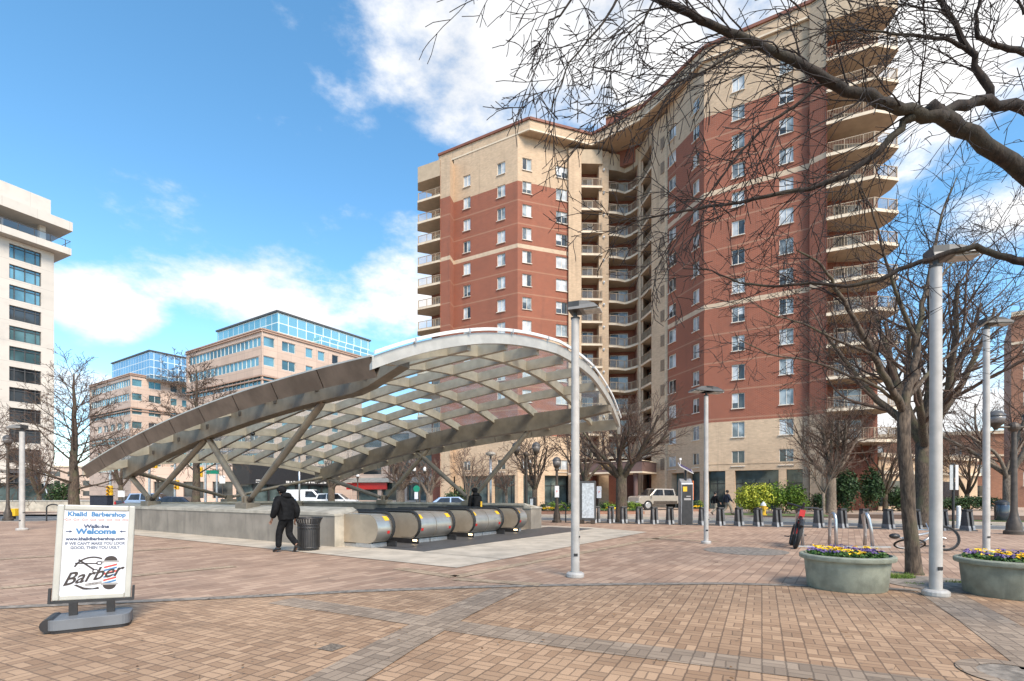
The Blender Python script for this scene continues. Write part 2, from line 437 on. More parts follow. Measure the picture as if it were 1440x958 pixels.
M['cloth_kh'] = mat('khaki_cloth', (.26, .22, .16), .85, var=.2, scale=9)
M['hair'] = mat('dark_hair', (.015, .011, .009), .6, var=.3)
M['carglass'] = glassy('car_glass', (.02, .022, .025), .05, .3, 2)
M['cargold'] = mat('champagne_car_paint', (.43, .38, .32), .3, .35, var=.05, coat=.6)
M['carsilver'] = mat('silver_car_paint', (.42, .47, .53), .3, .4, var=.05, coat=.6)
M['carblue'] = mat('pale_blue_car_paint', (.30, .40, .55), .3, .3, var=.05, coat=.6)
M['cardark'] = mat('dark_car_paint', (.035, .04, .055), .25, .3, var=.05, coat=.6)
M['carwhite'] = mat('white_car_paint', (.72, .72, .72), .3, var=.05, coat=.6)
M['tail'] = mat('red_tail_light', (.45, .015, .02), .2, var=0)
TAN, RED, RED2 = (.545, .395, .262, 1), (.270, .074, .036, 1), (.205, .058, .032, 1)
BANDC = (.58, .44, .31, 1)
ZB = [8.85, 20.5, 20.98, 32.05, 32.55, 40.3]
M['tower'] = brickwall('banded_brick', [(0, TAN), (ZB[0], RED), (ZB[1], BANDC), (ZB[2], RED), (ZB[3], BANDC), (ZB[4], RED), (ZB[5], TAN)], jmix=.34, courses=(20.6, 2.88))
M['towertan'] = brickwall('tan_brick', [(0, TAN)], jmix=.25)
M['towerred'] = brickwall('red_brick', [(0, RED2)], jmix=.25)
M['redcap'] = mat('red_roof_cap', (.20, .075, .048), .7, var=.15, scale=1)
M['soffit'] = mat('tan_stucco', (.43, .335, .235), .85, var=.08, scale=1.5, stain=.15)
M['trim'] = mat('cream_trim', (.64, .53, .40), .7, var=.08, scale=1.5)
M['rail'] = mat('tan_railing', (.36, .27, .185), .55, var=.1)
M['winframe'] = mat('cream_window_frame', (.66, .60, .52), .5, var=.06)
M['pane_lt'] = glassy('curtained_pane', (.50, .52, .53), .08, .22, .9)
M['pane_mid'] = glassy('grey_pane', (.24, .27, .28), .06, .5, .9)
M['pane_dk'] = glassy('dark_pane', (.05, .055, .055), .05, .5, .9)
M['louvre'] = mat('tan_louvre', (.20, .145, .10), .7, var=.2, scale=5)
M['interior'] = mat('dark_recess', (.045, .036, .030), .9, var=.3, scale=2)
M['purple'] = mat('plum_fascia', (.130, .078, .068), .7, var=.12, scale=1.5)
M['gold'] = mat('gold_letters', (.70, .42, .14), .4, .3, var=.05)
M['pinkst'] = panels('pink_precast', (.56, .42, .335, 1), 3.0, 1.25, .62, .07)
M['pinkst2'] = panels('dark_pink_precast', (.44, .285, .21, 1), 3.0, .6, .6, .08)
M['whitest'] = panels('white_precast', (.57, .52, .46, 1), 4.2, 3.2, .72, .04)
M['lowbrick'] = brickwall('low_red_brick', [(0, (.33, .155, .095, 1))], jmix=.3)
M['cw_blue'] = curtainwall('blue_curtain_wall', 1.7, 2.0, (.16, .30, .42, 1), (.24, .40, .52, 1), (.60, .68, .70, 1))
M['cw_teal'] = curtainwall('teal_curtain_wall', 2.2, 2.0, (.20, .42, .46, 1), (.34, .58, .60, 1), (.66, .74, .72, 1))
M['rib_glass'] = curtainwall('ribbon_glass', 1.6, 9.0, (.22, .36, .42, 1), (.32, .48, .54, 1), (.55, .60, .60, 1), .06)
M['store_glass'] = glassy('shop_glass', (.06, .085, .085), .05, .5, .4)
M['win_teal'] = glassy('teal_window_glass', (.14, .27, .30), .05, .45, .15, .8, .4)
M['win_dark'] = glassy('dark_window_glass', (.035, .042, .048), .05, .5, .3)
def canopyglass():
    t = NT('canopy_glass'); t.n.remove(t.p)
    o = t.n['Material Output']
    tr = t.new('ShaderNodeBsdfTransparent'); tr.inputs[0].default_value = (.80, .88, .90, 1)
    gl = t.new('ShaderNodeBsdfGlossy'); gl.inputs['Roughness'].default_value = .08
    df = t.new('ShaderNodeBsdfDiffuse'); df.inputs[0].default_value = (.66, .70, .72, 1)
    tl = t.new('ShaderNodeBsdfTranslucent'); tl.inputs[0].default_value = (.62, .70, .74, 1)
    n = t.noise(t.pos(), 1.3, 6)
    a = t.new('ShaderNodeMixShader'); a.inputs[0].default_value = .6; t.l.new(df.outputs[0], a.inputs[1]); t.l.new(tl.outputs[0], a.inputs[2])
    b = t.new('ShaderNodeMixShader'); t.l.new(t.math('ADD', .10, t.math('MULTIPLY', t.ramp(n, .4, .8), .22)), b.inputs[0])
    t.l.new(tr.outputs[0], b.inputs[1]); t.l.new(a.outputs[0], b.inputs[2])
    fr = t.new('ShaderNodeFresnel'); fr.inputs[0].default_value = 1.35
    c = t.new('ShaderNodeMixShader'); t.l.new(fr.outputs[0], c.inputs[0]); t.l.new(b.outputs[0], c.inputs[1]); t.l.new(gl.outputs[0], c.inputs[2])
    t.l.new(c.outputs[0], o.inputs[0])
    return t.m
M['cglass'] = canopyglass()
def railglass():
    t = NT('clear_glass_rail'); t.n.remove(t.p); o = t.n['Material Output']
    tr = t.new('ShaderNodeBsdfTransparent'); tr.inputs[0].default_value = (.85, .9, .92, 1)
    gl = t.new('ShaderNodeBsdfGlossy'); gl.inputs['Roughness'].default_value = .05
    c = t.new('ShaderNodeMixShader'); c.inputs[0].default_value = .15
    t.l.new(tr.outputs[0], c.inputs[1]); t.l.new(gl.outputs[0], c.inputs[2]); t.l.new(c.outputs[0], o.inputs[0])
    return t.m
M['glassrail'] = railglass()

def glow(name, c, st):
    t = NT(name); t.p.inputs['Base Color'].default_value = c; t.p.inputs['Emission Color'].default_value = c; t.p.inputs['Emission Strength'].default_value = st
    return t.m
M['comblight'] = glow('comb_light', (1, .72, .38, 1), 4.0)
M['deadleaf'] = leafmat('dead_leaves', (.06, .03, .015, 1), (.22, .12, .05, 1))
M['foot'] = mat('worn_steel_foot', (.24, .24, .245), .5, .4, var=.25)
# ------------------------------------------------------------------ camera, light, sky
cam = bpy.data.cameras.new('camera'); co = bpy.data.objects.new('camera', cam); COL.objects.link(co)
cam.sensor_width = 36; cam.lens = 18; cam.shift_y = (HZ - 479) / 1440.0; cam.clip_end = 3000; cam.clip_start = .05
co.location = (0, 0, CH); co.rotation_euler = (PI / 2, 0, 0); SC.camera = co
SUN_EL, SUN_AZ = 44.0, 152.0                     # degrees; azimuth clockwise from +Y
sl = bpy.data.lights.new('sun', 'SUN'); sl.energy = 3.7; sl.angle = math.radians(24); sl.color = (1, .88, .72)
so = bpy.data.objects.new('sun', sl); COL.objects.link(so)
a, e = math.radians(SUN_AZ), math.radians(SUN_EL)
sd = Vector((math.sin(a) * math.cos(e), math.cos(a) * math.cos(e), math.sin(e)))
so.rotation_euler = (-sd).to_track_quat('-Z', 'Y').to_euler(); so.location = (0, 0, 60)
W = bpy.data.worlds.new('World'); SC.world = W; W.use_nodes = True
nt = W.node_tree; nt.nodes.clear()
class WT(NT):
    def __init__(s, t): s.t = t; s.n = t.nodes; s.l = t.links
w = WT(nt)
out = w.new('ShaderNodeOutputWorld'); bg = w.new('ShaderNodeBackground'); bg.inputs[1].default_value = .122
sky = w.new('ShaderNodeTexSky'); sky.sky_type = 'NISHITA'; sky.sun_disc = False
sky.sun_elevation = e; sky.sun_rotation = a; sky.altitude = 100; sky.air_density = 1.0; sky.dust_density = .6; sky.ozone_density = 2.5
D = w.new('ShaderNodeTexCoord').outputs['Generated']
def blob(px, py, rx, ry, amp=1.0):
    c = Vector(((px - CXP), F, (HZ - py))); k = c.length; c.normalize()
    v = w.new('ShaderNodeVectorMath', operation='SUBTRACT'); w.l.new(D, v.inputs[0]); v.inputs[1].default_value = c
    # radii on the unit sphere
    q = w.new('ShaderNodeVectorMath', operation='MULTIPLY'); w.l.new(v.outputs[0], q.inputs[0])
    q.inputs[1].default_value = (k / rx, k / rx, k / ry)
    l = w.new('ShaderNodeVectorMath', operation='LENGTH'); w.l.new(q.outputs[0], l.inputs[0])
    return w.math('MULTIPLY', w.ramp(l.outputs['Value'], 1.35, 0.0), amp)
BL = [(400, 425, 210, 78, 1.0), (560, 400, 110, 90, .9), (260, 400, 110, 55, .85), (130, 430, 150, 62, .95), (90, 560, 120, 60, .6),
      (690, 100, 190, 130, 1.05), (560, 80, 70, 90, .55), (505, 165, 60, 50, .45), (880, 40, 260, 130, 1.0), (1010, 160, 150, 80, .6),
      (1340, 70, 230, 150, 1.0), (1420, 300, 110, 80, .75), (1300, 560, 220, 90, .9), (1150, 30, 200, 120, .9), (480, 330, 120, 40, .42), (150, 20, 40, 30, .2),
      (-500, 350, 500, 160, .8), (1900, 200, 500, 300, .8)]
acc = None
for b in BL:
    x = blob(*b); acc = x if acc is None else w.math('MAXIMUM', acc, x)
mp = w.new('ShaderNodeMapping'); mp.inputs['Scale'].default_value = (1, 1, 1.9); w.l.new(D, mp.inputs[0])
n1 = w.noise(mp.outputs[0], 4.2, 9, .6); n2 = w.noise(mp.outputs[0], 1.8, 6, .55)
den = w.math('ADD', w.math('MULTIPLY', acc, .50), w.math('MULTIPLY', w.math('SUBTRACT', n1, .5), 1.55))
dn = w.math('MULTIPLY', w.ramp(den, .10, .46), .97)
# clouds: bright tops, greyer thick parts
shade = w.ramp(w.math('ADD', n2, w.math('MULTIPLY', n1, .5)), .45, 1.05)
cc = w.mix(shade, (4.6, 4.75, 5.0, 1), (7.6, 7.45, 7.3, 1))
hs = w.new('ShaderNodeHueSaturation'); hs.inputs['Hue'].default_value = .488; hs.inputs['Saturation'].default_value = 1.17; hs.inputs['Value'].default_value = 1.66
w.l.new(sky.outputs[0], hs.inputs['Color'])
# thin veil of haze near the horizon
zz = w.sep(D)[2]
col = w.mix(dn, hs.outputs[0], cc)
w.l.new(col, bg.inputs[0]); w.l.new(bg.outputs[0], out.inputs[0])
vs = SC.view_settings; vs.view_transform = 'Standard'; vs.look = 'None'; vs.gamma = 1; vs.exposure = 0.56; vs.use_curve_mapping = False
SC.display_settings.display_device = 'sRGB'
cy = SC.cycles
cy.max_bounces = 6; cy.diffuse_bounces = 3; cy.glossy_bounces = 3; cy.transmission_bounces = 4; cy.transparent_max_bounces = 12
cy.use_denoising = True
cy.sample_clamp_indirect = 6
# ------------------------------------------------------------------ canopy frame: t along the escalators (away), w across (near to far)
U = Vector((-.835, .549, 0)).normalized(); V = Vector((.549, .835, 0)).normalized(); C0 = Vector((-5.1, 14.7, 0))
def cp(t, w, z=0.0): return C0 + U * t + V * w + Vector((0, 0, z))
WELL = [cp(-.4, .95), cp(-.4, 9.3), cp(15.2, 9.3), cp(15.2, .95)]
def struct(name, mb, m, **k):
    o = mb.build(name, m, **k); o['kind'] = 'structure'; return o
ROADZ = -.13
g = MB(); R = 1500
g.sheet([[(-R, -200), (R, -200), (R, R), (-R, R)], WELL], ROADZ); struct('road', g, M['asphalt'])
# plaza outline
PL = [(-60, -12), (60, -12), (60, 7.2), (26, 20.0), (1.5, 29.9), (-9, 34.5), (-22, 35), (-27, 28.8), (-60, 27.5)]
g = MB(); g.sheet([PL, WELL], 0.0)
for i in range(2, 8):
    p, q = PL[i], PL[i + 1]; g.quad((*p, 0), (*q, 0), (*q, ROADZ - .05), (*p, ROADZ - .05))
struct('plaza_paving', g, M['tan_pave'])
k = MB()
for i in range(2, 8):
    p, q = Vector(PL[i] + (0,)), Vector(PL[i + 1] + (0,)); k.bar(p + Vector((0, 0, -.075)), q + Vector((0, 0, -.075)), .18, .17)
struct('kerb', k, M['kerb'])
# boundary arc between tan and rose brick
ARC = [gp(-260, 862), gp(0, 855), gp(200, 846), gp(360, 839), gp(500, 832), gp(640, 827), gp(720, 824.5), gp(870, 822), gp(1020, 821), gp(1130, 824), gp(1260, 829), gp(1440, 838), gp(1700, 850)]
zone = [(p.x, p.y) for p in ARC] + [(26, 19.6), (1.5, 29.5), (-9, 34.1), (-22, 34.6), (-27.2, 28.4), (-40, 28.0)]
g = MB(); g.sheet([zone, WELL], .004); struct('rose_paving', g, M['pink_pave'])
def strip(name, pts, wd, m, z):
    L, Rr = [], []
    n = len(pts)
    for i, p in enumerate(pts):
        d = (Vector(pts[min(n - 1, i + 1)]) - Vector(pts[max(0, i - 1)])); d.z = 0; d.normalize(); s = Vector((-d.y, d.x, 0)) * wd / 2
        L.append(Vector((p[0], p[1], z)) + s); Rr.append(Vector((p[0], p[1], z)) - s)
    g = MB()
    for i in range(n - 1): g.quad(Rr[i], Rr[i + 1], L[i + 1], L[i])
    return struct(name, g, m)
strip('border_strip', ARC, .20, M['dirt_stone'], .0085)
E1 = Vector((math.sin(TH), math.cos(TH), 0)); E2 = Vector((math.cos(TH), -math.sin(TH), 0))
# grey crossing bands in the tan zone
pX = gp(640, 872)
strip('grey_band', [gp(395, 845), gp(520, 862), gp(660, 884), gp(842, 909), gp(1100, 940), gp(1500, 990)], .43, M['grey_pave'], .005)
strip('grey_band', [gp(712, 829), gp(640, 862), gp(560, 905), gp(470, 958), gp(330, 1050)], .50, M['grey_pave'], .009)
strip('grey_band', [gp(1318, 832), gp(1390, 876), gp(1500, 950)], .56, M['grey_pave'], .005)
# sandy stripes in the rose zone
for a_, b_ in (((0, 828), (330, 797)), ((-200, 800), (270, 770)), ((560, 800), (640, 812)), ((640, 812), (990, 745)), ((640, 815), (760, 823)), ((900, 757), (1010, 762)), ((980, 800), (880, 780)), ((300, 800), (540, 785))):
    if a_ in ((300, 800), (980, 800)): continue
    strip('sand_stripe', [gp(*a_), gp(*b_)], .28, M['sand_pave'], .0125)
# concrete apron round the escalator well
ap = [cp(15, -1.3), cp(-5.6, -1.3), cp(-5.6, 10.6), cp(-2.5, 12), cp(15, 12)]
g = MB(); g.sheet([[(p.x, p.y) for p in ap], WELL], .016); struct('concrete_apron', g, M['concrete'])
j = MB()
for wj in (.4, 2.6, 5.0, 7.4, 9.6):
    a_, b_ = cp(-5.58, wj, .021), cp(-3.05, wj, .021); s_ = V * .012; j.quad(a_ - s_, b_ - s_, b_ + s_, a_ + s_)
for tj in (-1.5, 1, 4, 7, 10, 13):
    a_, b_ = cp(tj, -1.28, .021), cp(tj, 0, .021); s_ = U * .012; j.quad(a_ - s_, a_ + s_, b_ + s_, b_ - s_)
struct('apron_joints', j, M['dirt_stone'])
g = MB(); m_ = [cp(-3.0, .5), cp(-3.0, 11.2), cp(-.75, 11.2), cp(-.75, .5)]
well2 = [cp(-.4, .95), cp(-.4, 9.3)]
g.sheet([[(p.x, p.y) for p in m_]], .022); struct('entrance_mat', g, M['dkgrey'])
# round paving inlays
def disc(name, c, r, m, z, n=40, r0=0):
    g = MB()
    if r0: 
        for i in range(n):
            a, b = 2 * PI * i / n, 2 * PI * (i + 1) / n
            g.quad(*[(c[0] + q * math.cos(s), c[1] + q * math.sin(s), z) for q, s in ((r0, a), (r, a), (r, b), (r0, b))])
    else: g.add([(c[0] + r * math.cos(2 * PI * i / n), c[1] + r * math.sin(2 * PI * i / n), z) for i in range(n)], [tuple(range(n))])
    return struct(name, g, m)
pc = gp(1048, 775); disc('round_inlay', pc, 1.05, M['dirt_stone'], .009); 
pc = gp(1435, 950); disc('round_inlay', pc, .28, M['dirt_stone'], .005); disc('round_inlay', pc, .42, M['grey_pave'], .009, r0=.28)
pc = gp(1325, 822); disc('tree_pit', pc, .85, M['dirt_stone'], .013)
g = MB(); c_ = gp(467, 911); g.sheet([[(c_.x + (a * E1 + b * E2).x, c_.y + (a * E1 + b * E2).y) for a, b in ((-.1, -.1), (.1, -.1), (.1, .1), (-.1, .1))]], .006); struct('utility_cover', g, M['bark_gr'])
# street markings, far side of the street
RD = Vector((24.5, -9.9, 0)).normalized(); RN = Vector((-RD.y, RD.x, 0)); RO = Vector((1.5, 29.9, 0))
def rp(s, n, z=0): return RO + RD * s + RN * n + Vector((0, 0, z))
strip('road_line', [rp(-30, .75), rp(60, .75)], .14, M['paint'], ROADZ + .005)
strip('road_line', [rp(-30, 5.9), rp(60, 5.9)], .12, M['paint'], ROADZ + .005)
FAR0 = 6.6
fs = [rp(-9, FAR0), rp(90, FAR0), rp(120, 160), rp(-34, 160), rp(-34, FAR0 + 10)]
fs = [rp(-12, FAR0), rp(90, FAR0), (190, 60, 0), (150, 200, 0), (-14, 200, 0), (-14, 55, 0)]
g = MB(); g.sheet([[(p[0], p[1]) for p in fs]], 0.0)
struct('far_sidewalk', g, M['sidewalk'])
k = MB()
for p, q in ((fs[0], fs[1]), (fs[5], fs[0])): k.bar(Vector(p) + Vector((0, 0, -.07)), Vector(q) + Vector((0, 0, -.07)), .2, .17)
struct('kerb', k, M['kerb'])
# lawn / mulch strips on the far side
def area(name, pts, m, z):
    g = MB(); g.sheet([[(p[0], p[1]) for p in pts]], z); return struct(name, g, m)
area('mulch_bed', [rp(11.5, FAR0 + 3.4), rp(45, FAR0 + 2.6), rp(50, FAR0 + 14), rp(15, FAR0 + 10)], M['mulch'], .02)
area('lawn', [rp(10, FAR0 + 5.5), rp(17, FAR0 + 5), rp(17, FAR0 + 9), rp(10, FAR0 + 9)], M['lawn'], .026)
area('lawn', [rp(22, FAR0 + 1.3), rp(60, FAR0 + 1.3), rp(60, FAR0 + 2.5), rp(22, FAR0 + 2.5)], M['lawn'], .026)
# left side: cross street, verge and plaza before the white tower
area('far_sidewalk', [(-200, 44), (-34, 38.5), (-34, 48), (-26, 60), (-26, 160), (-200, 160)], M['sidewalk'], 0.0)
area('mulch_bed', [(-80, 41.5), (-38, 40), (-38, 43.5), (-80, 45)], M['mulch'], .012)
strip('road_line', [(-90, 31.5, 0), (-30, 31, 0)], .14, M['paint'], ROADZ + .005)
strip('road_line', [(-90, 36, 0), (-30, 34.6, 0)], .12, M['paint'], ROADZ + .005)
# ------------------------------------------------------------------ brick apartment tower
tower = thing('apartment_tower', (0, 0, 0), 0, 'tall red and tan brick apartment tower with stacked balconies and angled wings', 'apartment building')
P2, P3, P4 = Vector((-7.75, 68.1, 0)), Vector((.70, 63.3, 0)), Vector((7.3, 65.6, 0))
Q0, Q1, Q2 = Vector((17.95, 59.0, 0)), Vector((19.8, 52.8, 0)), Vector((27.85, 48.0, 0))
ZT = 46.2
def unit(P, Q): return Vector((Q[0] - P[0], Q[1] - P[1], 0)).normalized()
def ray_s(px, P, Q):
    """distance along P->Q where the photo column px crosses the wall"""
    r = (px - CXP) / F; d = unit(P, Q)
    return (r * P.y - P.x) / (d.x - r * d.y)
wl = MB()
def wall(mb, P, Q, z0, z1, wins=(), depth=.16):
    d = unit(P, Q); L = (Q - P).length; n = Vector((d.y, -d.x, 0))
    us = sorted({0.0, L} | {round(w[0], 4) for w in wins} | {round(w[1], 4) for w in wins})
    zs = sorted({z0, z1} | {round(w[2], 4) for w in wins} | {round(w[3], 4) for w in wins})
    pt = lambda u, z, k=0.0: P + d * u - n * k + Vector((0, 0, z))
    for i in range(len(us) - 1):
        zs2 = zs
        for j in range(len(zs2) - 1):
            uc, zc = (us[i] + us[i + 1]) / 2, (zs2[j] + zs2[j + 1]) / 2
            if any(w[0] < uc < w[1] and w[2] < zc < w[3] for w in wins): continue
            mb.quad(pt(us[i], zs2[j]), pt(us[i + 1], zs2[j]), pt(us[i + 1], zs2[j + 1]), pt(us[i], zs2[j + 1]))
    for a, b, c, e_ in wins:
        for (u0, z0_, u1, z1_) in ((a, c, b, c), (b, c, b, e_), (b, e_, a, e_), (a, e_, a, c)):
            mb.quad(pt(u0, z0_), pt(u1, z1_), pt(u1, z1_, depth), pt(u0, z0_, depth))
S0 = 2.88; WC = lambda k: 19.5 + S0 * k; WH = 1.52
rngw = random.Random(5)
_wm = {}
def window(P, Q, a, b, c, e_, parent, depth=.16, three=False):
    """slider window; mesh in wall-local axes so equal sizes share a mesh"""
    d = unit(P, Q); n = Vector((d.y, -d.x, 0)); wd, ht = b - a, e_ - c
    key = (round(wd, 2), round(ht, 2), three)
    if key not in _wm:
        f = MB(); t = .055
        f.box((0, .02, t / 2), (wd, .07, t)); f.box((0, .02, ht - t / 2), (wd, .07, t))
        for x in (-wd / 2 + t / 2, wd / 2 - t / 2): f.box((x, .02, ht / 2), (t, .07, ht - 2 * t))
        f.box((0, .022, ht / 2), (t, .074, ht - 2 * t))
        f.box((0, -.14, -.035), (wd + .12, .20, .07))
        o = f.build('window', M['winframe']); me = o.data; bpy.data.objects.remove(o)
        panes = []
        for m1, m2 in (('pane_lt', 'pane_lt'), ('pane_mid', 'pane_lt'), ('pane_lt', 'pane_mid'), ('pane_mid', 'pane_mid'), ('pane_dk', 'pane_mid'), ('pane_dk', 'pane_dk'), ('pane_lt', 'pane_dk')):
            for drop in ((0, 0), (rngw.uniform(.25, .6), rngw.uniform(.1, .7))):
                g = MB()
                for x0, x1, mi, dr in ((-wd / 2 + .02, 0, 0, drop[0]), (0, wd / 2 - .02, 1, drop[1])):
                    zc = .02 + (ht - .04) * dr      # a blind drawn down to here, dark glass below it
                    if dr: g.mat(2).quad((x0, .03, .02), (x1, .03, .02), (x1, .03, zc), (x0, .03, zc))
                    g.mat(mi).quad((x0, .03, max(zc, .02)), (x1, .03, max(zc, .02)), (x1, .03, ht - .02), (x0, .03, ht - .02))
                o = g.build('pane', [M[m1], M[m2], M['pane_dk']]); panes.append(o.data); bpy.data.objects.remove(o)
        _wm[key] = (me, panes)
    me, panes = _wm[key]
    o = link('window', me, parent)
    o.location = P + d * (a + b) / 2 + Vector((0, 0, c)) - n * (depth - .05)
    o.rotation_euler = (0, 0, math.atan2(d.y, d.x))
    p = link('pane', rngw.choices(panes, (6, 1.6, 6, 1.6, 2, 1, 2, 1, 1, .6, 2, .3, 1.5, .8))[0], o)
    return o
def facade(P, Q, cols, ks, z0=4.55, z1=ZT, hide=()):
    wins = []
    for (pa, pb) in cols:
        a, b = ray_s(pa, P, Q), ray_s(pb, P, Q)
        for k in ks: wins.append((a, b, WC(k) - WH / 2, WC(k) + WH / 2))
    wall(wl, P, Q, z0, z1, wins)
    for w_ in wins: window(P, Q, *w_, tower)
facade(P2, P3, ((651.5, 661.5), (699, 710.4)), [-5] + list(range(-2, 9)))
facade(P3, P4, ((734.7, 747.5), (782, 798)), [-5] + list(range(-2, 9)))
facade(Q0, Q1, ((940, 950.5), (974, 983.2)), list(range(-5, 9)))
facade(Q1, Q2, ((1029, 1047), (1095.7, 1115.8)), list(range(-5, 9)))
# piers and returns
A0, A1, A2 = Vector((-9.45, 67.3, 0)), Vector((-8.05, 66.5, 0)), Vector((-7.75, 68.1, 0))
wall(wl, A0, A1, 0, 45.4); wall(wl, A1, A2, 0, 45.4); wall(wl, A0 + Vector((.9, 2.6, 0)), A0, 0, 45.4)
R0, R1 = Vector((27.55, 47.4, 0)), Vector((28.5, 46.3, 0))
R0 = Vector((27.62, 47.5, 0))
wall(wl, Q2, R0, 4.55, ZT); wall(wl, R0, R1, 0, ZT + .3); wall(wl, R1, R1 + Vector((.9, 1.9, 0)), 0, ZT + .3)
wl.build('wall', M['tower'], tower)
tn = MB()
# tan piers of the recessed centre
B0, B1 = Vector((7.2, 65.15, 0)), Vector((8.85, 65.3, 0))
def pier(pts, z1=45.6):
    for i in range(len(pts) - 1): wall(tn, pts[i], pts[i + 1], 0, z1)
pier([Vector((7.25, 66.4, 0)), B0, B1, Vector((9.0, 68.5, 0))])
pier([Vector((11.2, 68.5, 0)), Vector((11.15, 65.7, 0)), Vector((12.45, 65.9, 0)), Vector((12.6, 68.6, 0))])
pier([Vector((16.3, 68, 0)), Vector((16.0, 65.1, 0)), Vector((16.55, 64.6, 0)), Vector((17.6, 66.5, 0))])
pier([Vector((18.5, 62.6, 0)), Vector((16.72, 61.4, 0)), Vector((17.72, 59.35, 0)), Q0 + Vector((.3, .1, 0))])
# top parapets over balcony stacks and the lobby band
def fascia(mb, pts, z0, z1, th=.3):
    for i in range(len(pts) - 1):
        d = unit(pts[i], pts[i + 1]); n = Vector((-d.y, d.x, 0)) * th / 2
        mb.bar(pts[i] + n + Vector((0, 0, (z0 + z1) / 2)), pts[i + 1] + n + Vector((0, 0, (z0 + z1) / 2)), th, z1 - z0)
tn.build('pier', M['towertan'], tower)
# balcony stacks -----------------------------------------------------------
stacks = {
 'end':   dict(front=[(-13.0, 70.6), (-12.66, 68.8), (-9.45, 67.2)], back=[(-8.6, 69.6), (-11.2, 71.3)], top=45.4),
 'slot':  dict(front=[(8.86, 65.35), (11.55, 65.45), (11.55, 65.75)], back=[(11.2, 67.6), (8.95, 67.6)], top=ZT),
 'court': dict(front=[(12.46, 66.1), (13.55, 66.25), (14.7, 66.75), (15.35, 66.2), (16.0, 65.0)], back=[(16.3, 68.2), (12.6, 68.6)], top=ZT),
 'skew':  dict(front=[(16.3, 64.7), (16.72, 61.5)], back=[(18.4, 62.7), (17.6, 66.4)], top=ZT),
 'wing':  dict(front=[(28.42, 46.3), (31.75, 44.75), (34.05, 45.15), (34.35, 46.6)], back=[(34.2, 47.9), (29.3, 48.35)], top=ZT + .6),
}
bw = MB()
for nm, s_ in stacks.items():
    fr = [Vector((*p, 0)) for p in s_['front']]; bk = [Vector((*p, 0)) for p in s_['back']]
    # back wall of the recess and its flanks
    for a_, b_ in zip([fr[-1]] + bk, bk + [fr[0]]):
        if nm == 'end' and a_ == bk[-1]: continue
        if nm == 'wing' and a_ == fr[-1]: continue
        wall(bw, b_, a_, 0, s_['top'])
    slab = MB(); poly = [(p.x, p.y) for p in fr + bk]
    slab.mat(0).prism(poly, -.24, 0)
    # cream nosing along the front
    for i in range(len(fr) - 1):
        slab.mat(1).bar(fr[i] + Vector((0, 0, -.10)), fr[i + 1] + Vector((0, 0, -.10)), .10, .26)
    o = slab.build('balcony', [M['soffit'], M['trim']]); sme = o.data; bpy.data.objects.remove(o)
    r = MB()
    inn = []
    for i in range(len(fr) - 1):
        d = unit(fr[i], fr[i + 1]); n = Vector((-d.y, d.x, 0)) * .10
        a_, b_ = fr[i] + n, fr[i + 1] + n; L = (b_ - a_).length
        r.bar(a_ + Vector((0, 0, 1.05)), b_ + Vector((0, 0, 1.05)), .06, .06); r.bar(a_ + Vector((0, 0, .12)), b_ + Vector((0, 0, .12)), .04, .04)
        k = max(2, int(L / .115))
        for q in range(k + 1):
            p = a_.lerp(b_, q / k); big = q % 12 == 0 or q == k
            t_ = .06 if big else .022
            r.box(p + Vector((0, 0, .55)), (t_, t_, 1.06 if big else .95), math.atan2(d.y, d.x))
    o = r.build('railing', M['rail']); rme = o.data; bpy.data.objects.remove(o)
    # sliding door on the back wall
    e0, e1 = (bk[0], bk[-1]); d = unit(e1, e0); L = (e0 - e1).length; n = Vector((d.y, -d.x, 0))
    g = MB(); c_ = e1 + d * L * .45 + n * .05; ang = math.atan2(d.y, d.x); dw = min(2.4, L * .62)
    g.mat(0)
    for x in (-dw / 2, 0, dw / 2): g.box(c_ + d * x + Vector((0, 0, 1.08)), (.07, .06, 2.1), ang)
    g.box(c_ + Vector((0, 0, 2.14)), (dw + .07, .06, .07), ang)
    g.mat(1).box(c_ + d * (-dw / 4) + Vector((0, 0, 1.06)), (dw / 2 - .08, .02, 2.05), ang)
    g.mat(2).box(c_ + d * (dw / 4) + Vector((0, 0, 1.06)), (dw / 2 - .08, .02, 2.05), ang)
    o = g.build('sliding_door', [M['winframe'], M['pane_dk'], M['pane_mid']]); dme = o.data; bpy.data.objects.remove(o)
    for k in range(-5 if nm not in ('end',) else -3, 9):
        z = WC(k) - 1.75 + .1
        if z < 4.5: continue
        b = link('balcony', sme, tower); b.location = (0, 0, z)
        link('railing', rme, b); link('sliding_door', dme, b)
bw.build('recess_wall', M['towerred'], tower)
fe = [Vector((*p, 0)) for p in stacks['end']['front']]
b = MB(); b.prism([(p.x, p.y) for p in fe] + stacks['end']['back'], 43.35, 45.45); b.build('balcony_parapet', M['soffit'], tower)
b = MB(); b.prism(stacks['wing']['front'] + stacks['wing']['back'], 44.3, 47.2); b.build('balcony_parapet', M['soffit'], tower)
b = MB(); b.prism([(12.46, 66.1), (13.55, 66.25), (14.7, 66.75), (15.35, 66.2), (16.0, 65.0), (16.9, 66.5), (16, 68.4), (12.6, 68.4)], 43.4, 45.55); b.build('balcony_parapet', M['soffit'], tower)
b = MB(); b.prism(stacks['slot']['front'] + stacks['slot']['back'], 43.75, 45.55); b.build('balcony_parapet', M['soffit'], tower)
b = MB(); b.prism(stacks['skew']['front'] + stacks['skew']['back'], 43.6, 45.55); b.build('balcony_parapet', M['soffit'], tower)
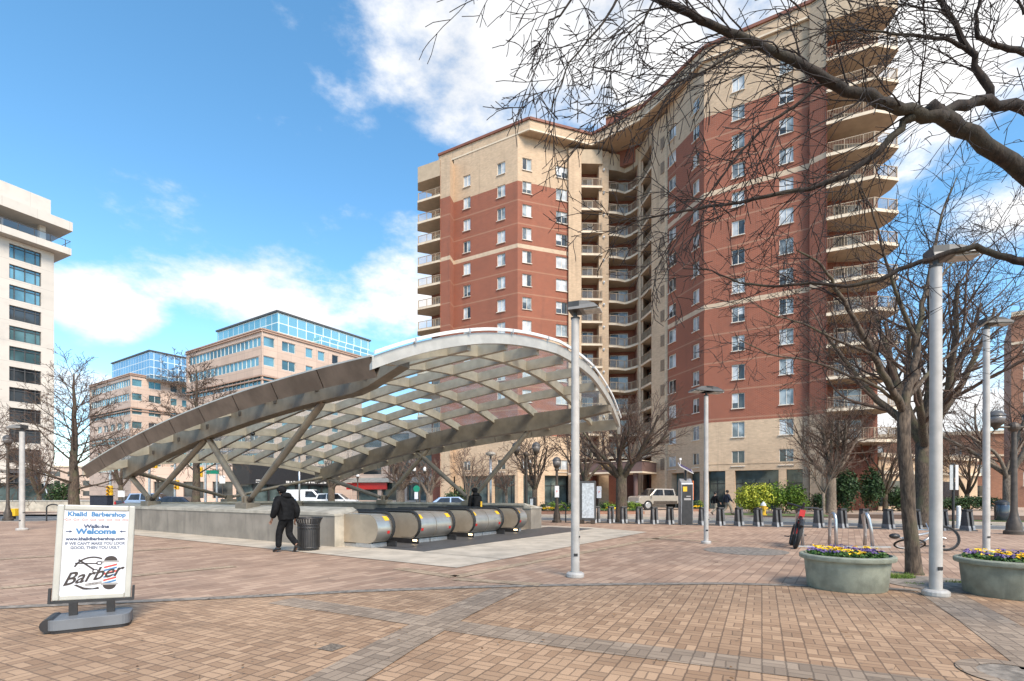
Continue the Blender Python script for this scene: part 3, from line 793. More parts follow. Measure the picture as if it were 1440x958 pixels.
# roof overhang, fascia and red cap: the overhang bridges the centre
ro = [(-9.95, 69.4), (2.15, 62.55), (10.2, 65.35), (15.3, 60.9), (19.75, 52.6), (27.9, 47.75), (28.9, 46.6), (36.5, 60), (24, 70), (0, 76), (-9, 72)]
f = MB(); f.prism(ro, 46.0, 47.3); f.build('roof_fascia', M['towertan'], tower)
tr = MB()
for i in range(6): tr.bar(Vector((*ro[i], 46.08)), Vector((*ro[i + 1], 46.08)), .22, .18)
tr.build('cornice_trim', M['trim'], tower)
rc = MB()
for i in range(6): rc.bar(Vector((*ro[i], 47.44)), Vector((*ro[i + 1], 47.44)), .34, .30)
rc.build('roof_cap', M['redcap'], tower)
ph = MB(); pp = [(12.35, 67.4), (17.9, 64.2), (27, 57), (33, 64), (14, 73)]
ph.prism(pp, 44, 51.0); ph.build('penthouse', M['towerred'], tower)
ph = MB()
for i in range(2): ph.bar(Vector((*pp[i], 51.1)), Vector((*pp[i + 1], 51.1)), .3, .22)
ph.build('penthouse_cap', M['trim'], tower)
# body behind the front, closing the volume
bd = MB(); bd.prism([(-7.5, 69.0), (.8, 64.6), (7.0, 66.9), (9, 68.3), (12, 69.2), (16.5, 68.6), (19.3, 62.5), (20.6, 54), (28.4, 49.0), (34, 48.5), (36, 60), (24, 69.5), (0, 75.5), (-10.8, 72)], .0, 46.1)
bd.build('core', M['interior'], tower)
# ground floor: tan frieze, columns, dark recessed shopfronts
line = [A0, P2 + Vector((0, 0, 0)), P3, P4]
def shopline(P, Q, cols):
    """columns at photo columns, lintel above"""
    gf = MB(); d = unit(P, Q); L = (Q - P).length; n = Vector((d.y, -d.x, 0)); ang = math.atan2(d.y, d.x)
    for pa, pb in cols:
        a, b = ray_s(pa, P, Q), ray_s(pb, P, Q)
        gf.box(P + d * (a + b) / 2 - n * .35 + Vector((0, 0, 1.95)), (abs(b - a), .7, 3.9), ang)
    gf.box(P + d * L / 2 - n * .3 + Vector((0, 0, 4.22)), (L, .62, .66), ang)
    gf.box(P + d * L / 2 - n * .25 + Vector((0, 0, 4.6)), (L, .6, .12), ang)
    gf.build('arcade', M['towertan'], tower)
shopline(Q1, Q2, ((989.8, 994), (1020, 1033.5), (1095, 1106), (1129, 1137.5)))
shopline(Q0, Q1, ((938.5, 944), (962, 966), (984, 989)))
shopline(P2, P3, ((640, 648), (686, 692), (724, 728)))
shopline(P3, P4, ((728.5, 736), (755, 766), (803, 808)))
for P, Q in ((Q1, Q2), (Q0, Q1), (P2, P3), (P3, P4)):
    tb = MB(); d = unit(P, Q); n = Vector((d.y, -d.x, 0)); c_ = (P + Q) / 2 - n * .78
    tb.box(c_ + Vector((0, 0, 1.95)), ((Q - P).length - .1, .06, 3.9), math.atan2(d.y, d.x)); tb.build('shopfront', M['store_glass'], tower)
for P, Q in ((Q1, Q2), (P3, P4), (P2, P3)):
    mu = MB(); d = unit(P, Q); n = Vector((d.y, -d.x, 0)); L = (Q - P).length
    for i in range(1, int(L / 1.2)): mu.box(P + d * i * 1.2 - n * .73 + Vector((0, 0, 1.5)), (.07, .07, 3.0), math.atan2(d.y, d.x))
    mu.bar(P - n * .73 + Vector((0, 0, 2.6)), Q - n * .73 + Vector((0, 0, 2.6)), .07, .08)
    mu.build('shopfront_mullion', M['black'], tower)
# entrance canopy with the gold house number
ep = [pd(800, 690, 62), pd(903, 690, 56.5)]; E0 = Vector((6.9, 62, 0)); E9 = Vector((14.4, 56.8, 0))
en = MB(); dE = unit(E0, E9); nE = Vector((dE.y, -dE.x, 0)); cE = (E0 + E9) / 2
en.mat(0).box(cE - nE * 2.4 + Vector((0, 0, 4.65)), ((E9 - E0).length, 4.8, 1.15), math.atan2(dE.y, dE.x))
en.mat(1).box(cE - nE * 2.4 + Vector((0, 0, 3.98)), ((E9 - E0).length + .2, 5.0, .18), math.atan2(dE.y, dE.x))
en.box(cE - nE * 2.4 + Vector((0, 0, 5.27)), ((E9 - E0).length + .16, 4.96, .10), math.atan2(dE.y, dE.x))
eo = en.build('entrance_canopy', [M['purple'], M['trim']], tower)
text('house_number', '901', 1.0, M['gold'], E0 + dE * 5.0 + nE * .03 + Vector((0, 0, 4.68)), dE, (0, 0, 1), eo, ext=.03, bold=.02)
cl = MB()
for k in (.6, 1.25, 6.6, 8.2): cl.lathe([(.30, 0), (.30, .3), (.25, .35), (.25, 3.5), (.32, 3.6), (.32, 3.89)], 12, E0 + dE * k - nE * .6)
cl.build('entrance_column', M['purple'], tower)
# small wall lights and vents on the piers
for i in range(13):
    z = WC(i - 4) + .6
    b = MB(); b.ball((11.8, 65.68, z), .16, 8, 5); b.box((11.8, 65.76, z - .05), (.14, .16, .3)); b.build('wall_light', M['white'], tower)
lv = MB(); dl = unit(Vector((16.72, 61.4, 0)), Vector((17.72, 59.35, 0)))
for k in range(-5, 9): lv.box(Vector((17.72, 59.35, 0)) - dl * .38 + Vector((-.02, -.01, WC(k) - .1)), (.62, .05, 1.3), math.atan2(dl.y, dl.x))
o = lv.build('louvre_panel', M['louvre'], tower); o['kind'] = 'stuff'
# ------------------------------------------------------------------ escalator well: walls, pit, escalators
wallt = thing('parapet_wall', (0, 0, 0), 0, 'low weathered concrete wall with sloped coping around the escalator well', 'wall')
def wallrun(mb, prof, pts):
    """profile (offset inwards, z) swept along plan points with inward directions"""
    n = len(prof); vs = []
    for p, d in pts:
        for o_, z in prof: vs.append(Vector((p.x, p.y, z)) + d * o_)
    fs = [tuple(range(n)), tuple((len(pts) - 1) * n + i for i in reversed(range(n)))]
    for i in range(len(pts) - 1):
        for k in range(n): fs.append((i * n + k, i * n + (k + 1) % n, (i + 1) * n + (k + 1) % n, (i + 1) * n + k))
    mb.add(vs, fs)
body = [(0, -.2), (0, .90), (.9, 1.03), (.9, -.2)]
copp = [(-.025, .902), (-.025, .99), (.80, 1.13), (.94, 1.13), (.94, 1.03)]
b = MB(); wallrun(b, body, [(cp(0, 0), V), (cp(16.1, 0), V)]); b.build('near_wall', M['wallcon'], wallt)['label'] = 'stained side wall facing the plaza'
b = MB(); wallrun(b, body, [(cp(-.9, 10.3), -V), (cp(16.1, 10.3), -V)]); b.build('far_wall', M['wallcon'], wallt)
b = MB(); wallrun(b, [(o_, z) for o_, z in body], [(cp(16.1, .94), -U), (cp(16.1, 9.36), -U)]); b.build('rear_wall', M['wallcon'], wallt)
b = MB()
wallrun(b, copp, [(cp(.35, 0), V), (cp(16.15, 0), V)]); b.build('coping', M['coping'], wallt)
b = MB(); wallrun(b, copp, [(cp(-.55, 10.3), -V), (cp(16.15, 10.3), -V)]); b.build('coping', M['coping'], wallt)
b = MB(); wallrun(b, copp, [(cp(16.1, .97), -U), (cp(16.1, 9.33), -U)]); b.build('coping', M['coping'], wallt)
# sloped end blocks of the copings
def endblock(t0, t1, w0, w1, flip):
    b = MB()
    vs = [cp(t0, w0, .902), cp(t1, w0, .902), cp(t1, w1, .902), cp(t0, w1, .902),
          cp(t0, w0, .95), cp(t1, w0, .99), cp(t1, w1, 1.13), cp(t0, w1, .95)]
    b.add(vs, [(0, 1, 2, 3), (4, 5, 6, 7), (0, 1, 5, 4), (1, 2, 6, 5), (2, 3, 7, 6), (3, 0, 4, 7)]); b.build('coping', M['coping'], wallt)
endblock(-.03, .347, -.025, .94, 0); endblock(-.93, -.553, 10.325, 9.36, 1)
b = MB(); b.add([cp(-.015, .005, .0), cp(-.015, .9, .0), cp(-.015, .9, .9), cp(-.015, .005, .9), cp(-.0, .005, .0), cp(-.0, .9, .0), cp(0, .9, .9), cp(0, .005, .9)], [(0, 1, 2, 3), (4, 5, 6, 7), (0, 1, 5, 4), (1, 2, 6, 5), (2, 3, 7, 6), (3, 0, 4, 7)])
b.build('end_panel', M['coping'], wallt)
pit = MB()
pit.quad(cp(-.4, .95, -.0), cp(-.4, 9.3, -.0), cp(-.4, 9.3, -7.5), cp(-.4, .95, -7.5))
pit.quad(cp(-.4, .95, 0), cp(15.2, .95, 0), cp(15.2, .95, -7.5), cp(-.4, .95, -7.5))
pit.quad(cp(-.4, 9.3, 0), cp(15.2, 9.3, 0), cp(15.2, 9.3, -7.5), cp(-.4, 9.3, -7.5))
pit.quad(cp(15.2, .95, 0), cp(15.2, 9.3, 0), cp(15.2, 9.3, -7.5), cp(15.2, .95, -7.5))
pit.quad(cp(-.4, .95, -7.5), cp(15.2, .95, -7.5), cp(15.2, 9.3, -7.5), cp(-.4, 9.3, -7.5))
o = pit.build('well_pit', M['wallcon']); o['kind'] = 'structure'
# escalators ------------------------------------------------------------------
def dprofile(t0, t1, z0, z1, n=10):
    """side outline of a balustrade with a round nose at t0"""
    r = (z1 - z0) / 2; zc = (z0 + z1) / 2
    pts = [(t0 + r + r * math.cos(a), zc + r * math.sin(a)) for a in [PI / 2 + PI * i / n for i in range(n + 1)]]
    return pts + [(t1, z0), (t1, z1)]
def balustrade(root, wa, wb, panel_at):
    """solid steel-clad balustrade between wa and wb; the handrail runs at the passage side"""
    pr = dprofile(-1.45, .6, .14, .96)
    n = len(pr); b = MB()
    vs = [cp(t, wa, z) for t, z in pr] + [cp(t, wb, z) for t, z in pr]
    b.mat(0)
    b.add(vs, [(i, (i + 1) % n, n + (i + 1) % n, n + i) for i in range(n)])
    b.mat(1).add([cp(t, wa + .004, z) for t, z in pr], [tuple(range(n))]); b.add([cp(t, wb - .004, z) for t, z in pr], [tuple(range(n))])
    # falling run down into the well
    b.mat(0); q = [(.6, .14), (.6, .96), (2.2, .96), (14, -5.9), (14, -6.9), (2.0, .0)]
    k = len(q); b.add([cp(t, wa, z) for t, z in q] + [cp(t, wb, z) for t, z in q], [tuple(range(k)), tuple(reversed(range(k, 2 * k)))] + [(i, (i + 1) % k, k + (i + 1) % k, k + i) for i in range(k)])
    o = b.build('balustrade', [M['stainless'], M['stainless_dk']], root)
    for p in o.data.polygons: p.use_smooth = False
    sm = [p for p in o.data.polygons if p.material_index == 0 and len(p.vertices) == 4]
    for p in sm: p.use_smooth = True
    try: o.data.set_sharp_from_angle(angle=math.radians(35))
    except Exception: pass
    h = MB(); wh = wa + .045 if panel_at == 'a' else wb - .045
    for wq in (wh,):
        path = [(t, z) for t, z in dprofile(-1.49, .6, .20, 1.00, 12)[:-2]]
        pts = [cp(2.2, wq, 1.0)] + [cp(t, wq, z) for t, z in path] + [cp(-.75, wq, .2)]
        h.tube([cp(14, wq, -5.85)] + pts, .045, 6)
    h.build('handrail', M['rubber'], o)
    s = MB(); c_ = cp(-.85, (wa + wb) / 2, .08); s.box(c_, (.62, wb - wa - .02, .115), math.atan2(U.y, U.x)); s.box(c_ + U * .9 + Vector((0, 0, -.02)), (1.2, wb - wa - .06, .11), math.atan2(U.y, U.x))
    s.build('newel_base', M['alum'], o)
    y = MB(); we = (wa + .12, wa + .29) if panel_at == 'a' else (wb - .29, wb - .12)
    def nose(a0, a1, e): 
        r = .41 + e
        return [(-1.45 + .41 + r * math.cos(a), .55 + r * math.sin(a)) for a in [math.radians(a0 + (a1 - a0) * i / 4) for i in range(5)]]
    def patch(mb, a0, a1, w0, w1):
        P = nose(a0, a1, .004)
        for i in range(4): mb.quad(cp(P[i][0], w0, P[i][1]), cp(P[i + 1][0], w0, P[i + 1][1]), cp(P[i + 1][0], w1, P[i + 1][1]), cp(P[i][0], w1, P[i][1]))
    patch(y, 122, 146, *we); y.build('warning_sticker', M['yellow'], o)
    y = MB(); wm = sum(we) / 2
    patch(y, 188, 200, wm - .05, wm + .05); y.build('stop_button', M['red'], o)
for i, (w0, w1, w2, w3) in enumerate(((.32, .93, 1.9, 2.74), (2.76, 3.6, 4.62, 5.53), (5.55, 6.45, 7.5, 8.2))):
    e_ = thing('escalator', (0, 0, 0), 0, ['stainless steel escalator nearest the concrete side wall, with plain near panel', 'middle stainless steel escalator under the glass canopy', 'stainless steel escalator farthest from the trash can, a person riding it'][i], 'escalator', 'escalators going down under the canopy')
    balustrade(e_, w0, w1, 'b'); balustrade(e_, w2, w3, 'a')
    st = MB(); st.mat(0)
    st.quad(cp(-1.9, w1, .030), cp(-1.9, w2, .030), cp(.9, w2, .030), cp(.9, w1, .030))
    for k in range(22):
        t0 = .9 + .5 * k; z = .03 - .29 * k
        st.quad(cp(t0, w1, z), cp(t0, w2, z), cp(t0, w2, z - .29), cp(t0, w1, z - .29)); st.quad(cp(t0, w1, z - .29), cp(t0, w2, z - .29), cp(t0 + .5, w2, z - .29), cp(t0 + .5, w1, z - .29))
    st.build('step_band', M['dkgrey'], e_)
    for wl_, sg_ in ((w1 + .06, 1), (w2 - .06, -1)):
        lt = MB(); lt.box(cp(-1.38, wl_, .13), (.16, .02, .05), math.atan2(U.y, U.x)); lt.build('comb_light', M['comblight'], e_)
    sk = MB(); sk.box(cp(-.2, w1 + .03, .10), (2.6, .05, .16), math.atan2(U.y, U.x)); sk.box(cp(-.2, w2 - .03, .10), (2.6, .05, .16), math.atan2(U.y, U.x)); sk.build('skirt_panel', M['black'], e_)
# outer steel cladding between the near wall and the first balustrade
cl = MB(); cl.mat(0).bar(cp(-.6, .31, .5), cp(-.03, .31, .5), .02, .86)
# ------------------------------------------------------------------ the canopy
can = thing('station_canopy', (0, 0, 0), 0, 'sweeping vaulted glass and steel canopy on slanted struts over the escalators', 'canopy')
WM, HWD = 5.25, 6.45
def ze(t): return 4.72 - .0060 * (t + 3.5) ** 2
def rise(t): return max(.6, 1.58 - .042 * (t + 3.0))
def cz(t, w): s = min(1, abs((w - WM) / HWD)); return ze(t) + rise(t) * (1 - s ** 2.2)
def cs(t, w, dz=0.0): return cp(t, w, cz(t, w) + dz)
def tfront(w):
    kn = [(-1.2, -2.9), (0, -3.2), (2, -3.75), (5.25, -4.35), (8, -4.35), (10.3, -4.15), (11.7, -3.95)]
    for (a, ta), (b, tb) in zip(kn, kn[1:]):
        if w <= b: 
            f = (w - a) / (b - a); return ta + (tb - ta) * f
    return kn[-1][1]
WS = [-1.2 + 12.9 * i / 36 for i in range(37)]
TA = [-2.75 + 2.15 * k for k in range(9)]
TR = TA[-1]
PU = [.3 + 9.9 * k / 7 for k in range(8)]
# transverse ribs
for t in TA:
    b = MB(); b.beam([cs(t, -.98 + 12.46 * i / 36, -.05) for i in range(37)], .16, [.34 if 1 < i < 35 else .22 for i in range(37)]); b.build('arch_rib', M['rib'], can)
# purlins
for w in PU[1:-1]:
    b = MB(); n = 26; t0 = tfront(w) + .12
    b.beam([cs(t0 + (TR - t0) * i / n, w, -.06) for i in range(n + 1)], .14, .33); b.build('purlin', M['rib'], can)
# main edge beams
def bz(t): return 5.17 - .0066 * (t + 3.5) ** 2
for w, t0 in ((.3, -2.5), (10.2, -4.2)):
    b = MB(); n = 28; t1 = 14.9
    pts = []
    for i in range(n + 1):
        t = t0 + (t1 - t0) * i / n; pts.append(cp(t, w, bz(t)))
    b.beam(pts, .36, [.74 * min(1, .35 + .65 * max(0, (t0 + (t1 - t0) * i / n - t0)) / (1.6 if w < 5 else 3.2)) for i in range(n + 1)])
    o = b.build('edge_beam', M['steel_br'], can)
    pl = MB(); sgn = -1 if w < 5 else 1
    for t in (-1.2, .95, 3.1, 5.2, 7.4, 9.6, 11.8): pl.box(cp(t, w + sgn * .19, bz(t) - .36), (.14, .04, .14), math.atan2(U.y, U.x))
    pl.build('bolt_plate', M['bronze'], o)['kind'] = 'stuff'
# brackets carrying the overhang
# long fascias
for w, t0 in ((-1.2, -2.95), (11.7, -3.95)):
    n = 9; t1 = 15.3; sgn = -1 if w < 5 else 1
    fa = MB()
    for i in range(n):
        a = t0 + (t1 - t0) * i / n + .015; c_ = t0 + (t1 - t0) * (i + 1) / n - .015
        m_ = 3
        for j in range(m_):
            u0 = a + (c_ - a) * j / m_; u1 = a + (c_ - a) * (j + 1) / m_
            lo0, lo1 = cp(u0, w - sgn * .16, ze(u0) - .40), cp(u1, w - sgn * .16, ze(u1) - .40)
            hi0, hi1 = cp(u0, w + sgn * .06, ze(u0) + .04), cp(u1, w + sgn * .06, ze(u1) + .04)
            in0, in1 = cp(u0, w - sgn * .30, ze(u0) + .03), cp(u1, w - sgn * .30, ze(u1) + .03)
            fa.quad(lo0, lo1, hi1, hi0); fa.quad(hi0, hi1, in1, in0); fa.quad(lo0, lo1, in1, in0)
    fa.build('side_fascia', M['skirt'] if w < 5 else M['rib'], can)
    e_ = MB(); n = 30
    e_.beam([cp(t0 + (t1 - t0) * i / n, w + sgn * .03, ze(t0 + (t1 - t0) * i / n) + .085) for i in range(n + 1)], .06, .04); e_.build('edge_trim', M['lip'], can)
# front lip
lp = []
for i in range(49):
    w = -1.2 + 12.9 * i / 48; t = tfront(w); lp.append(cp(t, w, cz(t, w) + .06))
lp.append(cp(tfront(11.7), 11.78, cz(tfront(11.7), 11.7) - .25))
b = MB(); b.beam([p - U * 0 for p in lp], .13, .31); b.build('front_lip', M['lip'], can)
b = MB(); b.beam([p - U * .12 + Vector((0, 0, .13)) for p in lp[:-1]], .05, .085); o = b.build('edge_trim', M['white'], can)
b = MB()
for i in range(4, 48, 6): b.box(lp[i] - U * .12 + Vector((0, 0, .06)), (.08, .05, .12), math.atan2(U.y, U.x))
b.build('trim_clip', M['alum'], o)['kind'] = 'stuff'
# rear edge
b = MB(); b.beam([cs(15.25, w, .02) for w in WS], .12, .28); b.build('rear_edge', M['rib'], can)
# glazing, one run of panes per bay
bays = [None] + TA
for k in range(len(TA)):
    b = MB()
    for i in range(36):
        w0, w1 = WS[i], WS[i + 1]
        if k == 0: a0, a1, c0, c1 = tfront(w0), tfront(w1), TA[0], TA[0]
        else: a0 = a1 = TA[k - 1]; c0 = c1 = TA[k]
        m_ = 2
        for j in range(m_):
            p0, p1 = a0 + (c0 - a0) * j / m_, a1 + (c1 - a1) * j / m_; q0, q1 = a0 + (c0 - a0) * (j + 1) / m_, a1 + (c1 - a1) * (j + 1) / m_
            b.quad(cs(p0, w0), cs(p1, w1), cs(q1, w1), cs(q0, w0))
    b.smooth = True
    b.build('glass_panel', M['cglass'], can, smooth=True)
b = MB()
for i in range(36): b.quad(cs(TR, WS[i]), cs(TR, WS[i + 1]), cs(15.25, WS[i + 1]), cs(15.25, WS[i]))
b.build('glass_panel', M['cglass'], can, smooth=True)
# struts and their shoes
def strut(base, top, r=.115):
    b = MB(); base = Vector(base); top = Vector(top); d = top - base
    b.tube([base, base + d * .06, base + d * .5, base + d * .95, top], [r * .55, r * .8, r, r * .95, r * .7], 10)
    o = b.build('strut', M['steel_br'], can, smooth=True, angle=40)
    p = MB(); p.tube([base + d * .0, base + d * .05], [r * .9, r * .75], 8); p.build('pin_joint', M['bronze'], o)
def shoe(p):
    b = MB(); a = math.atan2(U.y, U.x)
    b.box(p + Vector((0, 0, .05)), (.72, .52, .24), a)
    b.box(p + U * .09 + Vector((0, 0, .27)), (.06, .34, .26), a); b.box(p - U * .09 + Vector((0, 0, .27)), (.06, .34, .26), a)
    bevel(b.build('strut_shoe', M['steel_br'], can), .02)
nb = [(12.9, .45, (14.5, 7.9)), (5.3, .45, (7.7, .9))]
fb = [(8.3, 9.55, (13.9, 5.7)), (2.5, 9.55, (6.6, -.3))]
for (t, w, tops), wb in [(x, .3) for x in nb] + [(x, 10.2) for x in fb]:
    p = cp(t, w, 1.06); shoe(p)
    for tt in tops:
        sg = 1 if tt > t else -1
        strut(p + U * .1 * sg + Vector((0, 0, .25)), cp(tt, wb, bz(tt) - .72))
p = cp(15.6, 5.2, 1.10); shoe(p)
strut(p + Vector((0, 0, .25)), cp(14.4, .42, bz(14.4) - .55), .10); strut(p + Vector((0, 0, .25)), cp(14.2, 10.1, bz(14.2) - .55), .10)
# small camera domes under two ribs
for t, w in ((9.6, 3.1),):
    b = MB(); b.ball(cs(t, w, -.46), .09, 10, 6); b.tube([cs(t, w, -.42), cs(t, w, -.3)], .03, 6); b.build('camera_dome', M['black'], can)
# ------------------------------------------------------------------ barbershop sign
A = math.radians(31)
sg = thing('pavement_sign', Vector((-4.86, 5.93, 0)), A, 'white framed barbershop poster sign on a grey weighted base', 'sign')
RL = Matrix.Rotation(math.radians(2.3), 4, 'Y') @ Matrix.Rotation(math.radians(-3), 4, 'X')
def sL(x, y, z): return RL @ Vector((x, y, z - .30)) + Vector((0, 0, .30))
wS, hS, z0S = .715, 1.085, .315
fr = MB(); tF = .062
for x in (-wS / 2 + tF / 2, wS / 2 - tF / 2): fr.box(sL(x, 0, z0S + hS / 2), (tF, .05, hS), M=RL)
for z in (z0S + tF / 2, z0S + hS - tF / 2): fr.box(sL(0, 0, z), (wS - 2 * tF, .05, tF), M=RL)
bevel(fr.build('frame', M['frame_al'], sg), .012)
po = MB(); po.box(sL(0, 0, z0S + hS / 2), (wS - 2 * tF + .01, .02, hS - 2 * tF + .01), M=RL); po = po.build('poster', M['whitep'], sg)
AX, AY = RL.to_3x3() @ Vector((1, 0, 0)), RL.to_3x3() @ Vector((0, 0, 1))
AN = AX.cross(AY)                                # out of the poster, towards the street
PW, PH = wS - 2 * tF, hS - 2 * tF
def pp_(x, y, k=.0125): return sL(0, 0, z0S + hS / 2) + AX * x + AY * y + AN * k
def ptxt(s, y, size, m, sx=1.0, bold=.0, shear=0, x=0, k=.0125): return text('lettering', s, size, m, pp_(x, y, k), AX, AY, po, bold=bold, sx=sx, shear=shear)
ptxt('Khalid  Barbershop', .436, .070, M['ink_blue'], .98, .0030)
ptxt('Walk-ins', .296, .056, M['ink_navy'], 1.15, .0026)
ptxt('Welcome', .236, .085, M['ink_blue'], 1.08, .0040)
ptxt('www.khalidbarbershop.com', .152, .050, M['ink_navy'], .95, .0022)
ptxt("IF WE CAN'T MAKE YOU LOOK", .098, .045, M['ink_grey'], .87, .0018)
ptxt('GOOD, THEN YOU UGLY', .050, .045, M['ink_grey'], .87, .0018)
def flat(name, poly, m, k=.0125):
    b = MB(); tri = tessellate_polygon([[Vector((p[0], p[1], 0)) for p in poly]])
    b.add([pp_(p[0], p[1], k) for p in poly], [tuple(t) for t in tri]); return b.build(name, m, po)
def line_(mb, pts, wd, k=.0125):
    for (a, b_) in zip(pts, pts[1:]):
        d = Vector((b_[0] - a[0], b_[1] - a[1], 0)); 
        if d.length < 1e-6: continue
        d.normalize(); s = Vector((-d.y, d.x, 0)) * wd / 2
        mb.quad(*[pp_(q.x, q.y, k) for q in (Vector((*a, 0)) - s, Vector((*b_, 0)) - s, Vector((*b_, 0)) + s, Vector((*a, 0)) + s)])
ar = MB()
for i in range(8):
    x = -.262 + .075 * i
    line_(ar, [(x - .027, .374), (x - .010, .389), (x - .010, .381), (x + .026, .381), (x + .020, .374), (x + .026, .367), (x - .010, .367), (x - .010, .359), (x - .027, .374)], .0065)
o = ar.build('arrow_row', M['ink_pink'], po)
for sgn in (-1, 1):
    x = .245 * sgn
    flat('arrow', [(x - .03 * -sgn, .243), (x + .004 * -sgn, .243), (x + .004 * -sgn, .252), (x + .032 * -sgn, .238), (x + .004 * -sgn, .224), (x + .004 * -sgn, .233), (x - .03 * -sgn, .233)], M['ink_navy'])
# emblem: ring, scissors, razor, barber pole and script
em = MB(); cx, cy_ = -.015, -.235
line_(em, [(cx + .175 * math.cos(a), cy_ + .175 * math.sin(a)) for a in [math.radians(62 + 95 * i / 20) for i in range(21)]], .017)
line_(em, [(cx + .20 * math.cos(a), cy_ + .16 * math.sin(a)) for a in [math.radians(-35 + 65 * i / 12) for i in range(13)]], .017)
line_(em, [(-.145, -.085), (.0, -.205)], .018); line_(em, [(-.175, -.125), (.03, -.135)], .013)
for qx, qy in ((.045, -.128), (.012, -.222)): line_(em, [(qx + .024 * math.cos(a), qy + .02 * math.sin(a)) for a in [2 * PI * i / 14 for i in range(15)]], .011)
o = em.build('emblem_ring', M['ink_black'], po)
flat('razor', [(-.175, -.375), (-.15, -.368), (-.08, -.405), (.055, -.428), (.05, -.402), (.02, -.412), (-.06, -.432), (-.09, -.428)], M['ink_black'])
flat('banner', [(-.075, -.362), (.075, -.338), (.08, -.368), (-.07, -.392)], M['ink_mid'], .0128)
text('lettering', 'SHOP', .026, M['ink_black'], pp_(0, -.366, .0131), AX, AY, po, sx=1.3)
text('lettering', 'EST', .020, M['ink_mid'], pp_(-.115, -.185), AX, AY, po, sx=1.3); text('lettering', 'SINCE', .018, M['ink_mid'], pp_(.03, -.178), AX, AY, po, sx=1.3)
X0 = .15
flat('pole_glass', [(X0 - .062, -.125), (X0 + .062, -.125), (X0 + .062, -.36), (X0 - .062, -.36)], M['white'], .0128)
for i, y in enumerate((-.15, -.185, -.225, -.262, -.30, -.335)):
    flat('pole_stripe', [(X0 - .06, y - .022), (X0 + .06, y + .012), (X0 + .06, y - .010), (X0 - .06, y - .044)], M['ink_red'] if i % 2 == 0 else M['ink_blue'], .0130)
for s_ in (1, -1):
    yb = -.125 if s_ > 0 else -.362
    flat('pole_cap', [(X0 - .075, yb), (X0 + .075, yb), (X0 + .082, yb + .022 * s_), (X0 - .082, yb + .022 * s_)], M['ink_mid'], .0132)
    flat('pole_cap', [(X0 - .062, yb + .022 * s_)] + [(X0 + .062 * math.cos(PI - PI * i / 10), yb + s_ * (.022 + .055 * math.sin(PI * i / 10))) for i in range(1, 10)] + [(X0 + .062, yb + .022 * s_)], M['ink_black'], .0131)
t_ = text('lettering', 'Barber', .195, M['ink_black'], pp_(-.015, -.268, .0136), (AX + AY * .20).normalized(), AY, po, shear=.42, bold=.0032, sx=1.0)
br = MB(); br.box(sL(0, .0, z0S - .018), (wS + .05, .035, .03), M=RL)
for x in (-wS / 2 - .022, wS / 2 + .022): br.box(sL(x, 0, z0S + .055), (.022, .05, .17), M=RL)
br.build('bracket', M['black'], sg)
for x in (-.17, .17): sp = MB(); sp.box((x, .0, .21), (.075, .05, .17)); sp.build('spring_post', M['black'], sg)
bb = MB()
def slab(mb, w, d, z0, z1, r=.10, yo=-.02):
    pts = []
    for sx, sy, a0 in ((1, 1, 0), (-1, 1, 90), (-1, -1, 180), (1, -1, 270)):
        for i in range(6):
            a = math.radians(a0 + 18 * i); pts.append((sx * (w / 2 - r) + r * math.cos(a), sy * (d / 2 - r) + r * math.sin(a) + yo))
    mb.prism(pts, z0, z1)
slab(bb, .74, .44, .035, .15); bevel(bb.build('weighted_base', M['base_grey'], sg), .03, 3)
bb = MB(); slab(bb, .72, .42, 0, .04); bb.build('base_foot', M['black'], sg)
bb = MB(); bb.tube([(-.35, .2, .09), (-.35, -.2, .09)], .075, 14); bb.build('transport_wheel', M['black'], sg)
